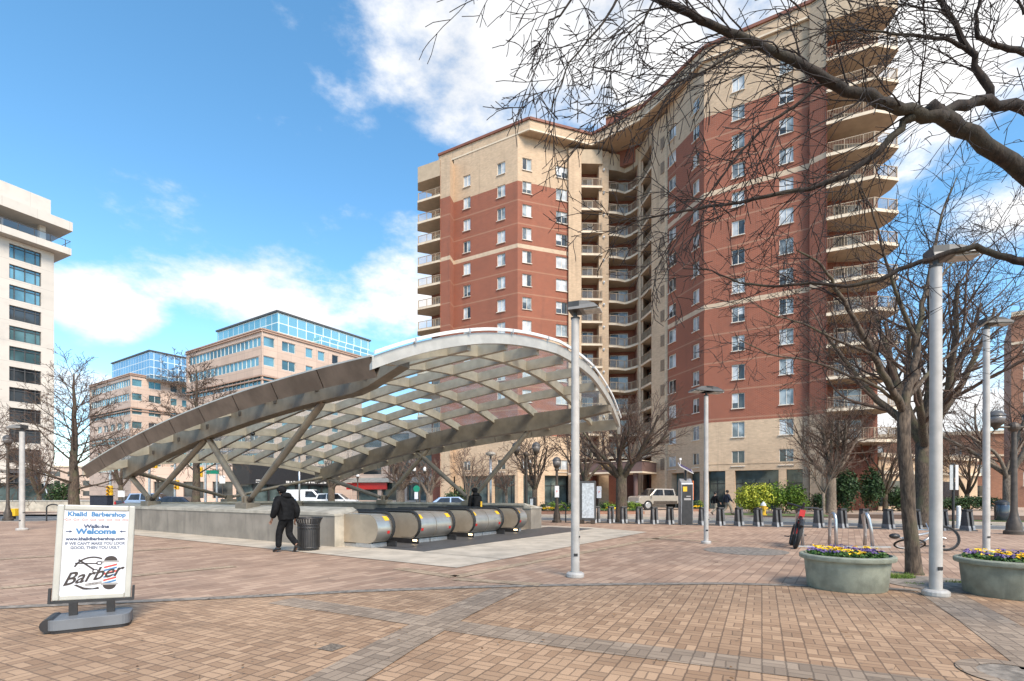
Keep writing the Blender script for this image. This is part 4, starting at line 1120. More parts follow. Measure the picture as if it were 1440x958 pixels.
# ------------------------------------------------------------------ tall plaza lamps
def lamp(px, py, ptop, r, heads, label, Z=None, dark=False, rz=0.0):
    p = gp(px, py); H = CH + (HZ - ptop) / F * p.y
    l_ = thing('plaza_lamp', p, rz, label, 'street lamp', 'tall plaza lamps')
    b = MB(); b.tube([(0, 0, .02), (0, 0, 1.0), (0, 0, H)], [r, r, r * .92], 18); b.build('pole', M['postwhite'], l_, smooth=True, angle=40)
    b = MB(); b.lathe([(r * 2.0, 0), (r * 2.1, .02), (r * 2.1, .07), (r * 1.7, .10), (r * 1.02, .10)], 20); bevel(b.build('base_plate', M['postwhite'], l_), .008)
    b = MB(); b.box((r * .93, -.02, .75), (.02, .09, .03)); b.box((-.0, -r * .985, .42), (.07, .012, .05)); b.build('access_hole', M['black'], l_)
    b = MB(); b.lathe([(r * 1.05, H - .03), (r * 1.1, H), (r * .5, H + .02), (r * .5, H + .10)], 12); b.build('collar', M['lampdark'], l_)
    for ang, ln, wd in heads:
        a = math.radians(ang); D_ = Vector((math.cos(a), math.sin(a), 0)); S_ = Vector((-D_.y, D_.x, 0)); z = H + .10
        # shoebox head: curved top shell, flat dark frame, lens
        k = 8; top = MB(); prof = [(-.10, .0), (-.09, .08), (-.02, .14), (.2 * ln, .155), (.55 * ln, .135), (.85 * ln, .08), (ln, .02), (ln, 0)]
        n = len(prof); vs = []
        for s_ in (-1, 1):
            for u_, z_ in prof:
                ww = wd / 2 * (1.0 if z_ < .05 else .82)
                vs.append(D_ * u_ + S_ * ww * s_ + Vector((0, 0, z + z_)))
        top.add(vs, [tuple(range(n)), tuple(reversed(range(n, 2 * n)))] + [(i, (i + 1) % n, n + (i + 1) % n, n + i) for i in range(n)])
        hd = top.build('lamp_head', M['lampdark'] if dark else M['lamphead'], l_)
        ln_ = MB(); c_ = D_ * (.12 + ln * .47) + Vector((0, 0, z - .012)); ln_.box(c_, (ln * .66, wd * .74, .02), a); ln_.build('lens', M['lens'], hd)
        bx = MB(); bx.box(D_ * (-.0) + Vector((0, 0, z + .075)), (.205, wd * .88, .152), a); bx.build('ballast_box', M['lampdark'], hd)
    return l_
lamp(809, 812, 447, .078, [(-20, .44, .36)], 'tall pale lamp post with a shoebox head standing in front of the canopy edge')
lamp(993, 765, 556, .070, [(15, .50, .42), (195, .50, .42)], 'slim white lamp post with two flat heads left of the fire hydrant', dark=True)
lamp(1316, 838, 374, .083, [(-12, .50, .32)], 'thick pale lamp post right of the tree trunk beside the flower planters')
lamp(1387, 778, 462, .078, [(-5, .55, .36)], 'grey lamp post with one dark head rising behind the right planter', dark=True)
lamp(31, 746, 606, .10, [(180, .5, .4)], 'pale lamp post far left of the sign, in front of the white tower')
# thin pale lamps behind the canopy
def thinlamp(px, Y, ptop, label):
    p = Vector(((px - CXP) / F * Y, Y, 0)); H = CH + (HZ - ptop) / F * Y
    l_ = thing('plaza_lamp', p, 0, label, 'street lamp', 'slim lamps beyond the canopy')
    b = MB(); b.tube([(0, 0, 0), (0, 0, H)], .06, 10); b.build('pole', M['chrome'], l_, smooth=True)
    b = MB(); b.lathe([(.08, H - .05), (.28, H + .02), (.26, H + .12), (.1, H + .17)], 12); b.build('lamp_head', M['lens'], l_)
thinlamp(690, 27, 640, 'slim lamp with a round glowing-white head just beyond the escalators')
thinlamp(421, 33, 640, 'slim grey pole lamp behind the walking man')
# lantern posts
def lantern(px, Y, ptop, label, arms=0, big=1.0, white=False, base=True, zb=0.0):
    p = Vector(((px - CXP) / F * Y, Y, zb)); H = CH + (HZ - ptop) / F * Y - zb
    l_ = thing('lantern_post', p, 0, label, 'street lamp', 'dark lantern posts along the street')
    r = .07 * big
    b = MB(); b.lathe([(r * 3.0, 0), (r * 3.0, .12), (r * 2.3, .18), (r * 2.2, .42), (r * 1.5, .62), (r * 1.25, .75), (r, .9), (r * .8, H - .75), (r * 1.5, H - .72), (r * 1.5, H - .62), (r * .9, H - .6)], 14); b.build('post', M['bronze'], l_, smooth=True, angle=35)
    spots = [(0, -.12)] if not arms else [(-.46 * big, -.1), (.46 * big, -.1)]
    if arms:
        a_ = MB(); a_.tube([(-.50 * big, 0, H - .62), (.50 * big, 0, H - .62)], .03 * big, 8); a_.ball((0, 0, H - .62), .13 * big, 12, 8)
        a_.build('cross_arm', M['bronze'], l_)
    for x, dz in spots:
        z = H - .62; q = .155 * big
        b = MB(); b.lathe([(q * .25, z - .10), (q * .45, z), (q * .9, z + .10), (q * 1.0, z + .14)], 12, (x, 0, 0)); ho = b.build('lantern', M['bronze'], l_, smooth=True, angle=40)
        b = MB(); b.lathe([(q * .95, z + .14), (q * 1.22, z + .30), (q * 1.15, z + .42)] if not white else [(q * .6, z + .1), (q * 1.0, z + .22), (q * .9, z + .42), (q * .3, z + .52)], 14, (x, 0, 0)); b.build('glass', M['globe'] if white else M['lantern'], ho, smooth=True)
        if not white:
            b = MB(); b.lathe([(q * 1.28, z + .42), (q * 1.22, z + .47), (q * .8, z + .58), (q * .15, z + .64)], 14, (x, 0, 0)); b.build('hood', M['dkgrey'], ho, smooth=True, angle=40)
    return l_
lantern(1426, 19.4, 578, 'heavy dark double lantern post at the right edge of the plaza', 1, 1.5)
lantern(783, 27.5, 643, 'single dark lantern post beside the black parking meter', 0, 1.2)
lantern(740, 26.0, 622, 'double lantern post in front of the tan shopfront', 1, 1.1)
lantern(11, 29.5, 612, 'dark lantern post at the far left of the plaza', 0, 1.2)
lantern(590, 44, 655, 'twin white globed lamp seen under the canopy near a green sign', 1, 1.0, True)
lantern(503, 60, 665, 'white globed lamp farther off under the canopy', 0, 1.3, True)
lantern(222, 47, 668, 'small white globed lamp seen through the left struts', 0, 1.2, True)
# ------------------------------------------------------------------ planters with pansies
def planter(px, py_base, seed, label, lab2):
    Y = CH * F / (py_base - HZ); R_ = .655
    p = Vector(((px - CXP) / F * (Y + R_ * .95), Y + R_ * .95, 0))
    o = thing('planter', p, 0, label, 'planter', 'round green-grey planters')
    b = MB(); prof = [(.545, 0), (.56, .02), (.60, .43), (.605, .47), (.665, .475), (.675, .495), (.675, .535), (.66, .55), (.615, .555), (.60, .53), (.59, .48)]
    b.lathe(prof, 56); b.build('bowl', M['planter'], o, smooth=True, angle=32)
    b = MB(); b.lathe([(.592, .46), (.4, .50), (1e-7, .52)], 32); b.build('soil', M['soil'], o)
    rg = random.Random(seed)
    f = thing('flower_bed', p, 0, lab2, 'flowers', 'pansies in the planters')
    lf, ye, pu = MB(), MB(), MB()
    def leafq(mb, c, s, flatness=.6):
        n = Vector((rg.gauss(0, flatness), rg.gauss(0, flatness) - .25, 1)).normalized(); x = n.orthogonal().normalized(); y = n.cross(x); a = rg.random() * 6.28
        x, y = x * math.cos(a) + y * math.sin(a), y * math.cos(a) - x * math.sin(a)
        mb.add([c + x * s, c + (x * .3 + y) * s * .7, c - x * s + n * s * .25, c + (x * .3 - y) * s * .7], [(0, 1, 2, 3)])
    for i in range(900):
        rr = .57 * math.sqrt(rg.random()); a = rg.random() * 6.283
        leafq(lf, Vector((rr * math.cos(a), rr * math.sin(a), .52 + rg.random() * .075)), .022 + rg.random() * .018, .8)
    for i in range(210):
        rr = .55 * math.sqrt(rg.random()); a = rg.random() * 6.283; x, y = rr * math.cos(a), rr * math.sin(a)
        band = math.sin(x * 9 + seed) + .5 * math.sin(y * 7 + 2 * seed) + rg.gauss(0, .35)
        if abs(band) < .25: continue
        mb = ye if band > 0 else pu
        c = Vector((x, y, .595 + rg.random() * .05))
        for q in range(5):
            aa = q * 1.257 + rg.random() * .4; leafq(mb, c + Vector((math.cos(aa) * .017, math.sin(aa) * .017, rg.random() * .012)), .022, .45)
    for mb, nm, mm in ((lf, 'leaves', 'leaf'), (ye, 'yellow_blooms', 'yellow_fl'), (pu, 'purple_blooms', 'purple_fl')): mb.build(nm, M[mm], f)['kind'] = 'stuff'
planter(1190, 837, 3, 'round grey-green concrete planter left of the tree trunk', 'yellow and purple pansies filling the planter left of the tree')
planter(1422, 849, 8, 'round grey-green concrete planter cut by the right edge of the photo', 'yellow pansies in the planter at the right edge')
# ------------------------------------------------------------------ litter bins
def slatbin(p, label, r=.28, h=.88):
    o = thing('litter_bin', p, 0, label, 'trash can')
    b = MB(); n = 30
    for i in range(n):
        a = 2 * PI * i / n; c, s = math.cos(a), math.sin(a)
        b.bar((r * c, r * s, .08), (r * c, r * s, h - .16), .034, .012, (c, s, 0)); b.bar((r * c, r * s, h - .16), (r * 1.22 * c, r * 1.22 * s, h - .01), .03, .012, (c, s, 0))
    so_ = b.build('slats', M['black'], o)
    b = MB()
    for z, q in ((.09, 1.0), (h - .17, 1.0), (h - .26, 1.0), (h, 1.24)): b = MB(); b.tube([(r * q * math.cos(2 * PI * i / 32), r * q * math.sin(2 * PI * i / 32), z) for i in range(33)], .018, 6, False); b.build('hoop', M['black'], o)
    b = MB(); b.lathe([(r * .93, .05), (r * .93, h - .2)], 20); b.build('liner', M['dkgrey'], o)
    b = MB(); b.lathe([(r * .9, 0), (r * .95, .05), (r * .3, .07)], 20); b.build('foot', M['black'], o)
slatbin(gp(431, 775) + Vector((0, .15, 0)), 'black slatted trash can against the concrete wall beside the walking man')
b_ = thing('litter_bin', Vector(((1409 - CXP) / F * 29, 29 + 0, ROADZ + .13)), 0, 'dark domed trash bin across the street at far right', 'trash can')
q = MB(); q.lathe([(.30, 0), (.33, .1), (.34, .85), (.30, .95)], 16); q.build('drum', M['cardark'], b_, smooth=True, angle=40)
q = MB(); q.lathe([(.33, .95), (.30, 1.08), (.15, 1.18), (1e-7, 1.2)], 16); q.build('lid', M['black'], b_, smooth=True, angle=40)
# ------------------------------------------------------------------ bike-share docks and kiosk
dk = []
def dock_mesh():
    o = thing('bike_dock', (0, 0, 0), 0, 'dark bike-share dock in the row beside the street', 'bike dock', 'empty bike-share docks along the street')
    b = MB()
    for sx in (-1, 1):
        b.add([(sx * .10 + q * .045, y, z) for q in (-1, 1) for y, z in ((-.20, .04), (-.10, .86), (.10, .86), (.18, .04))], [(0, 1, 2, 3), (7, 6, 5, 4), (0, 4, 5, 1), (1, 5, 6, 2), (2, 6, 7, 3), (3, 7, 4, 0)])
    b.build('side_plate', M['dkgrey'], o)
    b = MB(); b.box((0, 0, .84), (.29, .24, .10)); bevel(b.build('lock_head', M['black'], o), .02)
    b = MB()
    for sx in (-1, 1): b.add([(sx * .10 + q * .052, y, z) for q in (-1, 1) for y, z in ((-.23, .0), (-.19, .22), (.17, .22), (.21, .0))], [(0, 1, 2, 3), (7, 6, 5, 4), (0, 4, 5, 1), (1, 5, 6, 2), (2, 6, 7, 3), (3, 7, 4, 0)])
    b.build('metal_foot', M['foot'], o)
    return o
d0 = dock_mesh(); DA = math.atan2(RD.y, RD.x)
def dline(px):
    """place on the dock line for a photo column"""
    O = gp(838, 735.5); E = gp(1362, 747); d = (E - O).normalized(); r = (px - CXP) / F
    s = (r * O.y - O.x) / (d.x - r * d.y); return O + d * s
first = True
for i, px in enumerate((839, 859, 877, 899, 920, 942, 988, 1013, 1039, 1066, 1093, 1151, 1184, 1215, 1249, 1287, 1325, 1360)):
    p = dline(px)
    if first: d0.location = p; d0.rotation_euler = (0, 0, DA + .5); first = False
    else: copy_tree(d0, p, DA + .5)
rl = MB(); a_, b_ = dline(826), dline(1372); rl.bar(a_ + Vector((0, 0, .03)), b_ + Vector((0, 0, .03)), .42, .05); tag(rl.build('dock_rail', M['dkgrey']), 'long dark metal base plate under the row of bike docks', 'base rail')
k_ = thing('bike_share_kiosk', dline(964), DA + .42, 'tall black pay kiosk with a solar panel in the row of bike docks', 'kiosk')
b = MB(); b.extrude([(-.20, 0), (.20, 0), (.20, .9), (.24, 1.35), (.24, 2.12), (.10, 2.32), (-.24, 2.05), (-.24, 1.0)], (-.30, 0, 0), (0, 1, 0), (0, 0, 1), (1, 0, 0), .60); bevel(b.build('cabinet', M['alum'], k_), .03)
b = MB(); b.box((0, -.245, 1.48), (.52, .03, 1.06)); b.box((0, -.235, .50), (.52, .06, .9)); b.build('front_panel', M['black'], k_)
b = MB(); b.box((-.12, -.264, 1.78), (.20, .01, .24)); b.build('notice', M['yellow'], k_)
b = MB(); b.box((.0, -.264, 1.28), (.34, .01, .10)); b.box((.05, -.264, 1.42), (.22, .01, .05)); b.build('keypad', M['ink_mid'], k_)
b = MB(); b.box((.318, -.02, 1.72), (.03, .34, .95)); b.build('side_panel', M['orange'], k_)
b = MB(); b.tube([(0, 0, 2.2), (0, 0, 2.72)], .06, 8); b.build('mast', M['black'], k_)
MX = Matrix.Rotation(math.radians(28), 4, 'Y') @ Matrix.Rotation(math.radians(22), 4, 'X')
b = MB(); b.mat(0).box((0, 0, 2.82), (.78, .62, .035), M=MX); b.mat(1).box(MX @ Vector((0, 0, .0215)) + Vector((0, 0, 2.82)), (.70, .54, .008), M=MX); b.box(MX @ Vector((0, 0, -.0215)) + Vector((0, 0, 2.82)), (.70, .54, .008), M=MX); b.build('solar_panel', [M['white'], M['solar']], k_)
b = MB(); b.tube([(-.26, 0, 2.9), (-.26, 0, 3.25)], .012, 6); b.box((-.26, 0, 3.27), (.10, .07, .1)); b.build('antenna', M['white'], k_)
# map stand, pay station, hoop, sign posts
mk = thing('map_stand', gp(826, 737), -.35, 'grey free-standing map panel beside the tall lamp post', 'map stand')
b = MB(); b.box((0, 0, 1.2), (.86, .22, 2.0)); bevel(b.build('cabinet', M['dkgrey'], mk), .02)
b = MB(); b.box((.06, -.118, 1.2), (.62, .02, 1.78)); b.build('map_face', M['mapface'], mk)
b = MB(); b.box((-.28, 0, .11), (.2, .2, .22)); b.box((.28, 0, .11), (.2, .2, .22)); b.build('leg', M['bronze'], mk)
pm = thing('pay_station', gp(749, 735), -.1, 'black pay station box standing right of the escalators', 'parking meter')
b = MB(); b.box((0, 0, .68), (.36, .3, 1.36)); bevel(b.build('cabinet', M['black'], pm), .03)
b = MB(); b.box((-.05, -.156, 1.05), (.16, .012, .46)); b.build('screen', M['mapface'], pm)
b = MB(); b.tube([(-.06, -.15, .45), (-.06, -.165, .45)], .07, 14); b.build('round_sticker', M['ink_pink'], pm)
hp = thing('bike_hoop', gp(788, 735), .2, 'small black bike hoop by the single lantern post', 'bike rack')
b = MB(); b.tube([(-.3, 0, 0), (-.3, 0, .75)] + [(-.3 * math.cos(a), 0, .75 + .22 * math.sin(a)) for a in [PI * i / 8 for i in range(1, 8)]] + [(.3, 0, .75), (.3, 0, 0)], .035, 8); b.build('hoop', M['black'], hp)
hp = thing('bike_hoop', gp(75, 733), .2, 'black bike hoop left of the barbershop sign', 'bike rack')
b = MB(); b.tube([(-.33, 0, 0), (-.33, 0, .75)] + [(-.33 * math.cos(a), 0, .75 + .2 * math.sin(a)) for a in [PI * i / 8 for i in range(1, 8)]] + [(.33, 0, .75), (.33, 0, 0)], .035, 8); b.build('hoop', M['black'], hp)
def signpost(px, Y, ptop, boards, label, post='bronze', pr=.035, zb=0.0):
    """boards: (px0, py0, px1, py1, material, text, text material)"""
    p = Vector(((px - CXP) / F * Y, Y, zb)); H = CH + (HZ - ptop) / F * Y - zb
    o = thing('sign_post', p, math.atan2(-p.x, p.y) * .0, label, 'street sign')
    b = MB(); b.tube([(0, 0, 0), (0, 0, H)], pr, 8); b.build('post', M[post], o)
    for (x0, y0, x1, y1, m, s_, sm) in boards:
        a = Vector(((x0 - px) / F * Y, 0, CH + (HZ - y1) / F * Y - zb)); c = Vector(((x1 - px) / F * Y, 0, CH + (HZ - y0) / F * Y - zb))
        b = MB(); b.box(((a.x + c.x) / 2, -.055, (a.z + c.z) / 2), (c.x - a.x, .02, c.z - a.z)); so_ = b.build('sign_board', M[m], o)
        if s_: text('lettering', s_, min((c.z - a.z) * .5, (c.x - a.x) * .62), M[sm], ((a.x + c.x) / 2, -.068, (a.z + c.z) / 2), (1, 0, 0), (0, 0, 1), so_, bold=.004)
    return o
signpost(783.5, 27.0, 683, [(780, 683.5, 786, 699.5, 'whitep', 'P', 'ink_red')], 'parking sign on a brown post left of the lamp post')
signpost(842, 32.5, 684, [(839, 684, 845.5, 700.5, 'whitep', 'P', 'ink_red')], 'red and white parking sign right of the map stand', zb=ROADZ)
signpost(1340.5, 22.5, 652, [(1334, 654, 1338.5, 689, 'alum', '', ''), (1342, 654, 1346, 689, 'white', '', '')], 'dark post carrying two narrow pale boards behind the thick lamp post', 'black', .05)
signpost(313, 58, 655, [(309, 669, 317, 680, 'white', '', '')], 'white square sign on a brown post by the dark storefront', zb=ROADZ)
signpost(586, 42, 683, [(583, 692, 588, 702, 'whitep', '', '')], 'round green circle sign under the canopy', zb=ROADZ)
b = MB(); b.tube([(0, -.05, 0), (0, -.07, 0)], .27, 18); o = b.build('sign_board', M['green_sg'], [x for x in bpy.data.objects if x.get('label') == 'round green circle sign under the canopy'][0]); o.location = (0, 0, CH + (HZ - 687.5) / F * 42 - ROADZ)
signpost(172, 46, 690, [(166.5, 690, 176, 699, 'white', '', '')], 'white square notice board across the left street', zb=ROADZ)
vb = thing('verge_post', Vector(((1348 - CXP) / F * 24.5, 24.5, ROADZ)), 0, 'short white marker post right of the narrow boards', 'bollard')
b = MB(); b.tube([(0, 0, 0), (0, 0, 1.05)], [.09, .09], 12); b.lathe([(.09, 1.05), (.06, 1.10), (1e-7, 1.11)], 12); b.build('tube', M['white'], vb)
# fire hydrant
hy = thing('fire_hydrant', Vector(((1073.5 - CXP) / F * 36.5, 36.5, 0)), 0, 'yellow fire hydrant with a pale cap across the street', 'fire hydrant')
b = MB(); b.lathe([(.24, 0), (.24, .08), (.17, .10), (.16, .62), (.20, .64), (.20, .70)], 14); b.build('barrel', M['yellow'], hy, smooth=True, angle=40)
b = MB(); b.lathe([(.19, .70), (.17, .84), (.08, .93), (.05, .99), (1e-7, 1.0)], 14); b.build('bonnet', M['white'], hy, smooth=True, angle=40)
b = MB(); b.tube([(-.3, 0, .52), (.3, 0, .52)], .085, 10); b.tube([(0, 0, .5), (0, -.28, .5)], .10, 10); b.build('outlet', M['yellow'], hy)
# bike rack: three steel tubes on a rail
rk = thing('bike_rack', gp(1176, 770), -.10, 'silver three-post bike rack behind the planter', 'bike rack')
b = MB(); b.box((.15, 0, .025), (2.6, .08, .05)); b.build('ground_rail', M['chrome'], rk)
for x, l_ in ((-.92, -.02), (0, -.02), (.98, -.10)):
    b = MB(); b.tube([(x, 0, .04), (x + l_ * .4, 0, .5), (x + l_, 0, .82), (x + l_ * 1.2, .04, .93), (x + l_, .14, .985), (x + l_, .30, .93), (x, .36, .5), (x, .38, .04)], .045, 12); b.build('hoop', M['chrome'], rk, smooth=True)
# ------------------------------------------------------------------ people
def skin_mesh(name, J, E, R, m, parent, levels=2, root=None):
    """J joints {name: pos}, E edges, R radii -> one smooth mesh grown along the skeleton"""
    ks = list(J); ix = {k: i for i, k in enumerate(ks)}
    me = bpy.data.meshes.new(name); me.from_pydata([tuple(J[k]) for k in ks], [(ix[a], ix[b]) for a, b in E], [])
    o = bpy.data.objects.new(name, me); COL.objects.link(o)
    o.modifiers.new('skin', 'SKIN').use_smooth_shade = True
    for i, k in enumerate(ks):
        r = R[k]; r = (r, r) if not hasattr(r, '__len__') else r
        me.skin_vertices[0].data[i].radius = r
        me.skin_vertices[0].data[i].use_root = (k == (root or ks[0]))
    o.modifiers.new('sub', 'SUBSURF').levels = levels
    o.modifiers['sub'].render_levels = levels
    dg = bpy.context.evaluated_depsgraph_get(); dg.update()
    m2 = bpy.data.meshes.new_from_object(o.evaluated_get(dg), depsgraph=dg)
    bpy.data.objects.remove(o); bpy.data.meshes.remove(me)
    m2.name = name; m2.materials.clear(); m2.materials.append(m)
    return link(name, m2, parent)
def hand(J, E, R, side, wrist, d, out):
    """five separate fingers hanging from the wrist joint, slightly curled"""
    d = Vector(d).normalized(); out = Vector(out).normalized(); w = d.cross(out).normalized()
    palm = Vector(wrist) + d * .07; J[side + 'palm'] = palm; R[side + 'palm'] = (.035, .018); E.append((side + 'wrist', side + 'palm'))
    for i, (s, L) in enumerate(((-.03, .075), (-.010, .085), (.010, .08), (.03, .062))):
        a = palm + d * .03 + w * s; b = a + d * L * .5 + out * .008; c = b + d * L * .4 + out * .03
        for q, p, r in (('a', a, .0095), ('b', b, .009), ('c', c, .0075)): J[f'{side}f{i}{q}'] = p; R[f'{side}f{i}{q}'] = r
        E += [(side + 'palm', f'{side}f{i}a'), (f'{side}f{i}a', f'{side}f{i}b'), (f'{side}f{i}b', f'{side}f{i}c')]
    a = palm - d * .02 - w * .035 + out * .015; b = a + d * .045 - w * .012 + out * .02
    J[side + 'ta'] = a; J[side + 'tb'] = b; R[side + 'ta'] = .011; R[side + 'tb'] = .009
    E += [(side + 'palm', side + 'ta'), (side + 'ta', side + 'tb')]
def head_detail(o_parent, c, r, fwd, skin_m, hair_m, hood=None):
    """face features as one small mesh, hair or hat as its own"""
    fwd = Vector(fwd).normalized(); sd = Vector((fwd.y, -fwd.x, 0)).normalized(); up = Vector((0, 0, 1)); c = Vector(c)
    b = MB()
    b.add([c + fwd * r * .92 + up * r * .10, c + fwd * r * 1.22 - up * r * .28, c + fwd * r * .95 - up * r * .36 + sd * r * .16, c + fwd * r * .95 - up * r * .36 - sd * r * .16], [(0, 1, 2), (0, 3, 1), (1, 3, 2), (0, 2, 3)])
    for s in (-1, 1): b.ball(c + sd * r * .98 * s - up * r * .1, r * .2, 8, 6, 1.6, .5, .9)
    b.build('nose_and_ears', skin_m, o_parent, smooth=True)
    b = MB()
    for s in (-1, 1): b.ball(c + fwd * r * .86 + sd * r * .34 * s + up * r * .08, r * .12, 6, 5)
    b.bar(c + fwd * r * .90 - up * r * .62 - sd * r * .25, c + fwd * r * .90 - up * r * .62 + sd * r * .25, .012, .012)
    b.build('eyes_and_mouth', M['hair'], o_parent)
def person(loc, rz, H, label, pose, tops, trousers, shoes, skin_m, hat=None, group=None):
    """local frame: facing +Y. pose gives joint positions in metres for a 1.75 m figure"""
    o = thing('person', loc, rz, label, 'person', group); o.scale = (H / 1.75,) * 3
    P = {k: Vector(v) for k, v in pose.items()}
    J, E, R = {}, [], {}
    def j(k, r): J[k] = P[k]; R[k] = r
    j('pelvis', (.125, .10)); j('waist', (.12, .09)); j('chest', (.155, .11)); j('neckb', (.07, .07)); j('neck', .052); j('chin', (.068, .078)); j('head', (.078, .092)); j('crown', (.055, .065))
    E += [('pelvis', 'waist'), ('waist', 'chest'), ('chest', 'neckb'), ('neckb', 'neck'), ('neck', 'chin'), ('chin', 'head'), ('head', 'crown')]
    for s in 'lr':
        j(s + 'sh', .062); j(s + 'el', .045); j(s + 'wrist', (.032, .026)); E += [('chest', s + 'sh'), (s + 'sh', s + 'el'), (s + 'el', s + 'wrist')]
        j(s + 'hip', .095); j(s + 'kn', .062); j(s + 'an', .042); j(s + 'toe', (.042, .028)); E += [('pelvis', s + 'hip'), (s + 'hip', s + 'kn'), (s + 'kn', s + 'an'), (s + 'an', s + 'toe')]
        hand(J, E, R, s, P[s + 'wrist'], P[s + 'wrist'] - P[s + 'el'], Vector((1 if s == 'l' else -1, .3, 0)) * -1)
    body = skin_mesh('body', J, E, R, skin_m, o, 2, 'pelvis')
    # jacket
    sub = ['hem', 'waist', 'chest', 'collar', 'lsh', 'rsh', 'lel', 'rel', 'lcuff', 'rcuff']
    J2 = {k: P[k] for k in ('waist', 'chest', 'lsh', 'rsh', 'lel', 'rel')}
    J2['hem'] = P['pelvis'] + Vector((0, 0, -.06)); J2['collar'] = P['neckb'] + Vector((0, 0, .03))
    for s in 'lr': J2[s + 'cuff'] = P[s + 'el'].lerp(P[s + 'wrist'], .95)
    k = tops[1]
    R2 = {'hem': (.165 * k, .14 * k), 'waist': (.165 * k, .14 * k), 'chest': (.185 * k, .145 * k), 'collar': (.085 * k, .085 * k), 'lsh': .092 * k, 'rsh': .092 * k, 'lel': .072 * k, 'rel': .072 * k, 'lcuff': .056 * k, 'rcuff': .056 * k}
    skin_mesh('jacket', J2, [('waist', 'hem'), ('waist', 'chest'), ('chest', 'collar'), ('chest', 'lsh'), ('chest', 'rsh'), ('lsh', 'lel'), ('rsh', 'rel'), ('lel', 'lcuff'), ('rel', 'rcuff')], R2, tops[0], o, 2, 'waist')
    J3 = {'top': P['waist'], 'pelvis': P['pelvis']}; R3 = {'top': (.13, .11), 'pelvis': (.145, .125)}; E3 = [('pelvis', 'top')]
    for s in 'lr':
        J3[s + 'hip'] = P[s + 'hip']; J3[s + 'kn'] = P[s + 'kn']; J3[s + 'cuff'] = P[s + 'kn'].lerp(P[s + 'an'], .96)
        R3[s + 'hip'] = .118; R3[s + 'kn'] = .092; R3[s + 'cuff'] = .078; E3 += [('pelvis', s + 'hip'), (s + 'hip', s + 'kn'), (s + 'kn', s + 'cuff')]
    skin_mesh('trousers', J3, E3, R3, trousers, o, 2, 'pelvis')
    for s in 'lr':
        a, t = P[s + 'an'], P[s + 'toe']; d = (t - a); hl = a - d * .32 + Vector((0, 0, -.035))
        skin_mesh('shoe', {'an': a + Vector((0, 0, .03)), 'heel': hl, 'ball': t + Vector((0, 0, -.004)), 'tip': t + d * .28 + Vector((0, 0, -.004))}, [('an', 'heel'), ('an', 'ball'), ('ball', 'tip')], {'an': .056, 'heel': .046, 'ball': (.05, .036), 'tip': (.038, .026)}, shoes, o, 2, 'an')
    f = (P['face'] - P['head']); hc = P['head'] - Vector((0, 0, .01))
    head_detail(body, hc, .098, f, skin_m, M['hair'])
    if hat: hat(o, P, hc, f.normalized())
    else:
        b = MB(); b.ball(hc + Vector((0, 0, .035)) - f.normalized() * .02, .108, 12, 8, .95); b.build('hair', M['hair'], o, smooth=True)
    return o
STAND = dict(pelvis=(0, 0, .93), waist=(0, 0, 1.10), chest=(0, 0, 1.32), neckb=(0, .0, 1.46), neck=(0, .01, 1.52), chin=(0, .03, 1.585), head=(0, .03, 1.66), crown=(0, .02, 1.72), face=(0, 1, 1.66),
             lsh=(-.19, 0, 1.40), rsh=(.19, 0, 1.40), lel=(-.25, -.03, 1.12), rel=(.25, -.03, 1.12), lwrist=(-.25, .06, .88), rwrist=(.25, .06, .88),
             lhip=(-.09, 0, .89), rhip=(.09, 0, .89), lkn=(-.10, .02, .49), rkn=(.10, .02, .49), lan=(-.10, -.02, .085), ran=(.10, -.02, .085), ltoe=(-.11, .13, .04), rtoe=(.11, .13, .04))
WALK = dict(STAND, lkn=(-.09, .24, .52), lan=(-.09, .30, .11), ltoe=(-.09, .45, .075), rkn=(.09, -.02, .50), ran=(.09, -.36, .19), rtoe=(.09, -.25, .06),
            lel=(-.26, -.16, 1.14), lwrist=(-.25, -.10, .89), rel=(.26, .08, 1.13), rwrist=(.24, .26, .96))
def hooded(o, P, hc, f):
    b = MB(); b.ball(hc + Vector((0, 0, .03)) - f * .01, .118, 16, 10, 1.0); b.lathe([(.121, .015), (.124, .03), (.124, .075), (.121, .085)], 16, hc); b.build('knit_hat', M['cloth_bk'], o, smooth=True)
    b = MB(); b.ball(P['neckb'] + Vector((0, -.085, .05)), .14, 16, 8, .62, 1.1, .8); b.build('hood', M['cloth_bk'], o, smooth=True)
def m_walk():
    p = gp(403, 777)
    # walks away to the left: stooped a little, near foot trailing with its heel up
    W_ = dict(STAND, pelvis=(0, 0, .90), waist=(0, .02, 1.08), chest=(0, .07, 1.31), neckb=(0, .10, 1.45), neck=(0, .13, 1.50), chin=(-.02, .16, 1.565), head=(-.02, .17, 1.635), crown=(-.02, .17, 1.70), face=(-.3, 1.0, 1.60),
              lsh=(-.21, .07, 1.39), rsh=(.21, .06, 1.39), lel=(-.30, .06, 1.12), rel=(.29, -.06, 1.11), lwrist=(-.29, .19, .90), rwrist=(.29, .02, .87),
              lkn=(-.10, .17, .50), lan=(-.10, .19, .10), ltoe=(-.11, .34, .045), rkn=(.09, .02, .47), ran=(.09, -.30, .20), rtoe=(.10, -.20, .065))
    o = person(p, math.radians(62), 1.74, 'person in black hooded jacket and knit hat walking past the trash can', W_, (M['cloth_bk'], 1.36), M['cloth_bk2'], M['rubber'], M['skin'], hooded)
    b = MB(); b.ball((-.285, .09, 1.27), .016, 8, 6); b.build('sleeve_badge', M['white'], o)
    b = MB(); b.box((-.20, .165, 1.43), (.09, .07, .02), .3); b.build('shoulder_patch', M['ink_mid'], o)
m_walk()
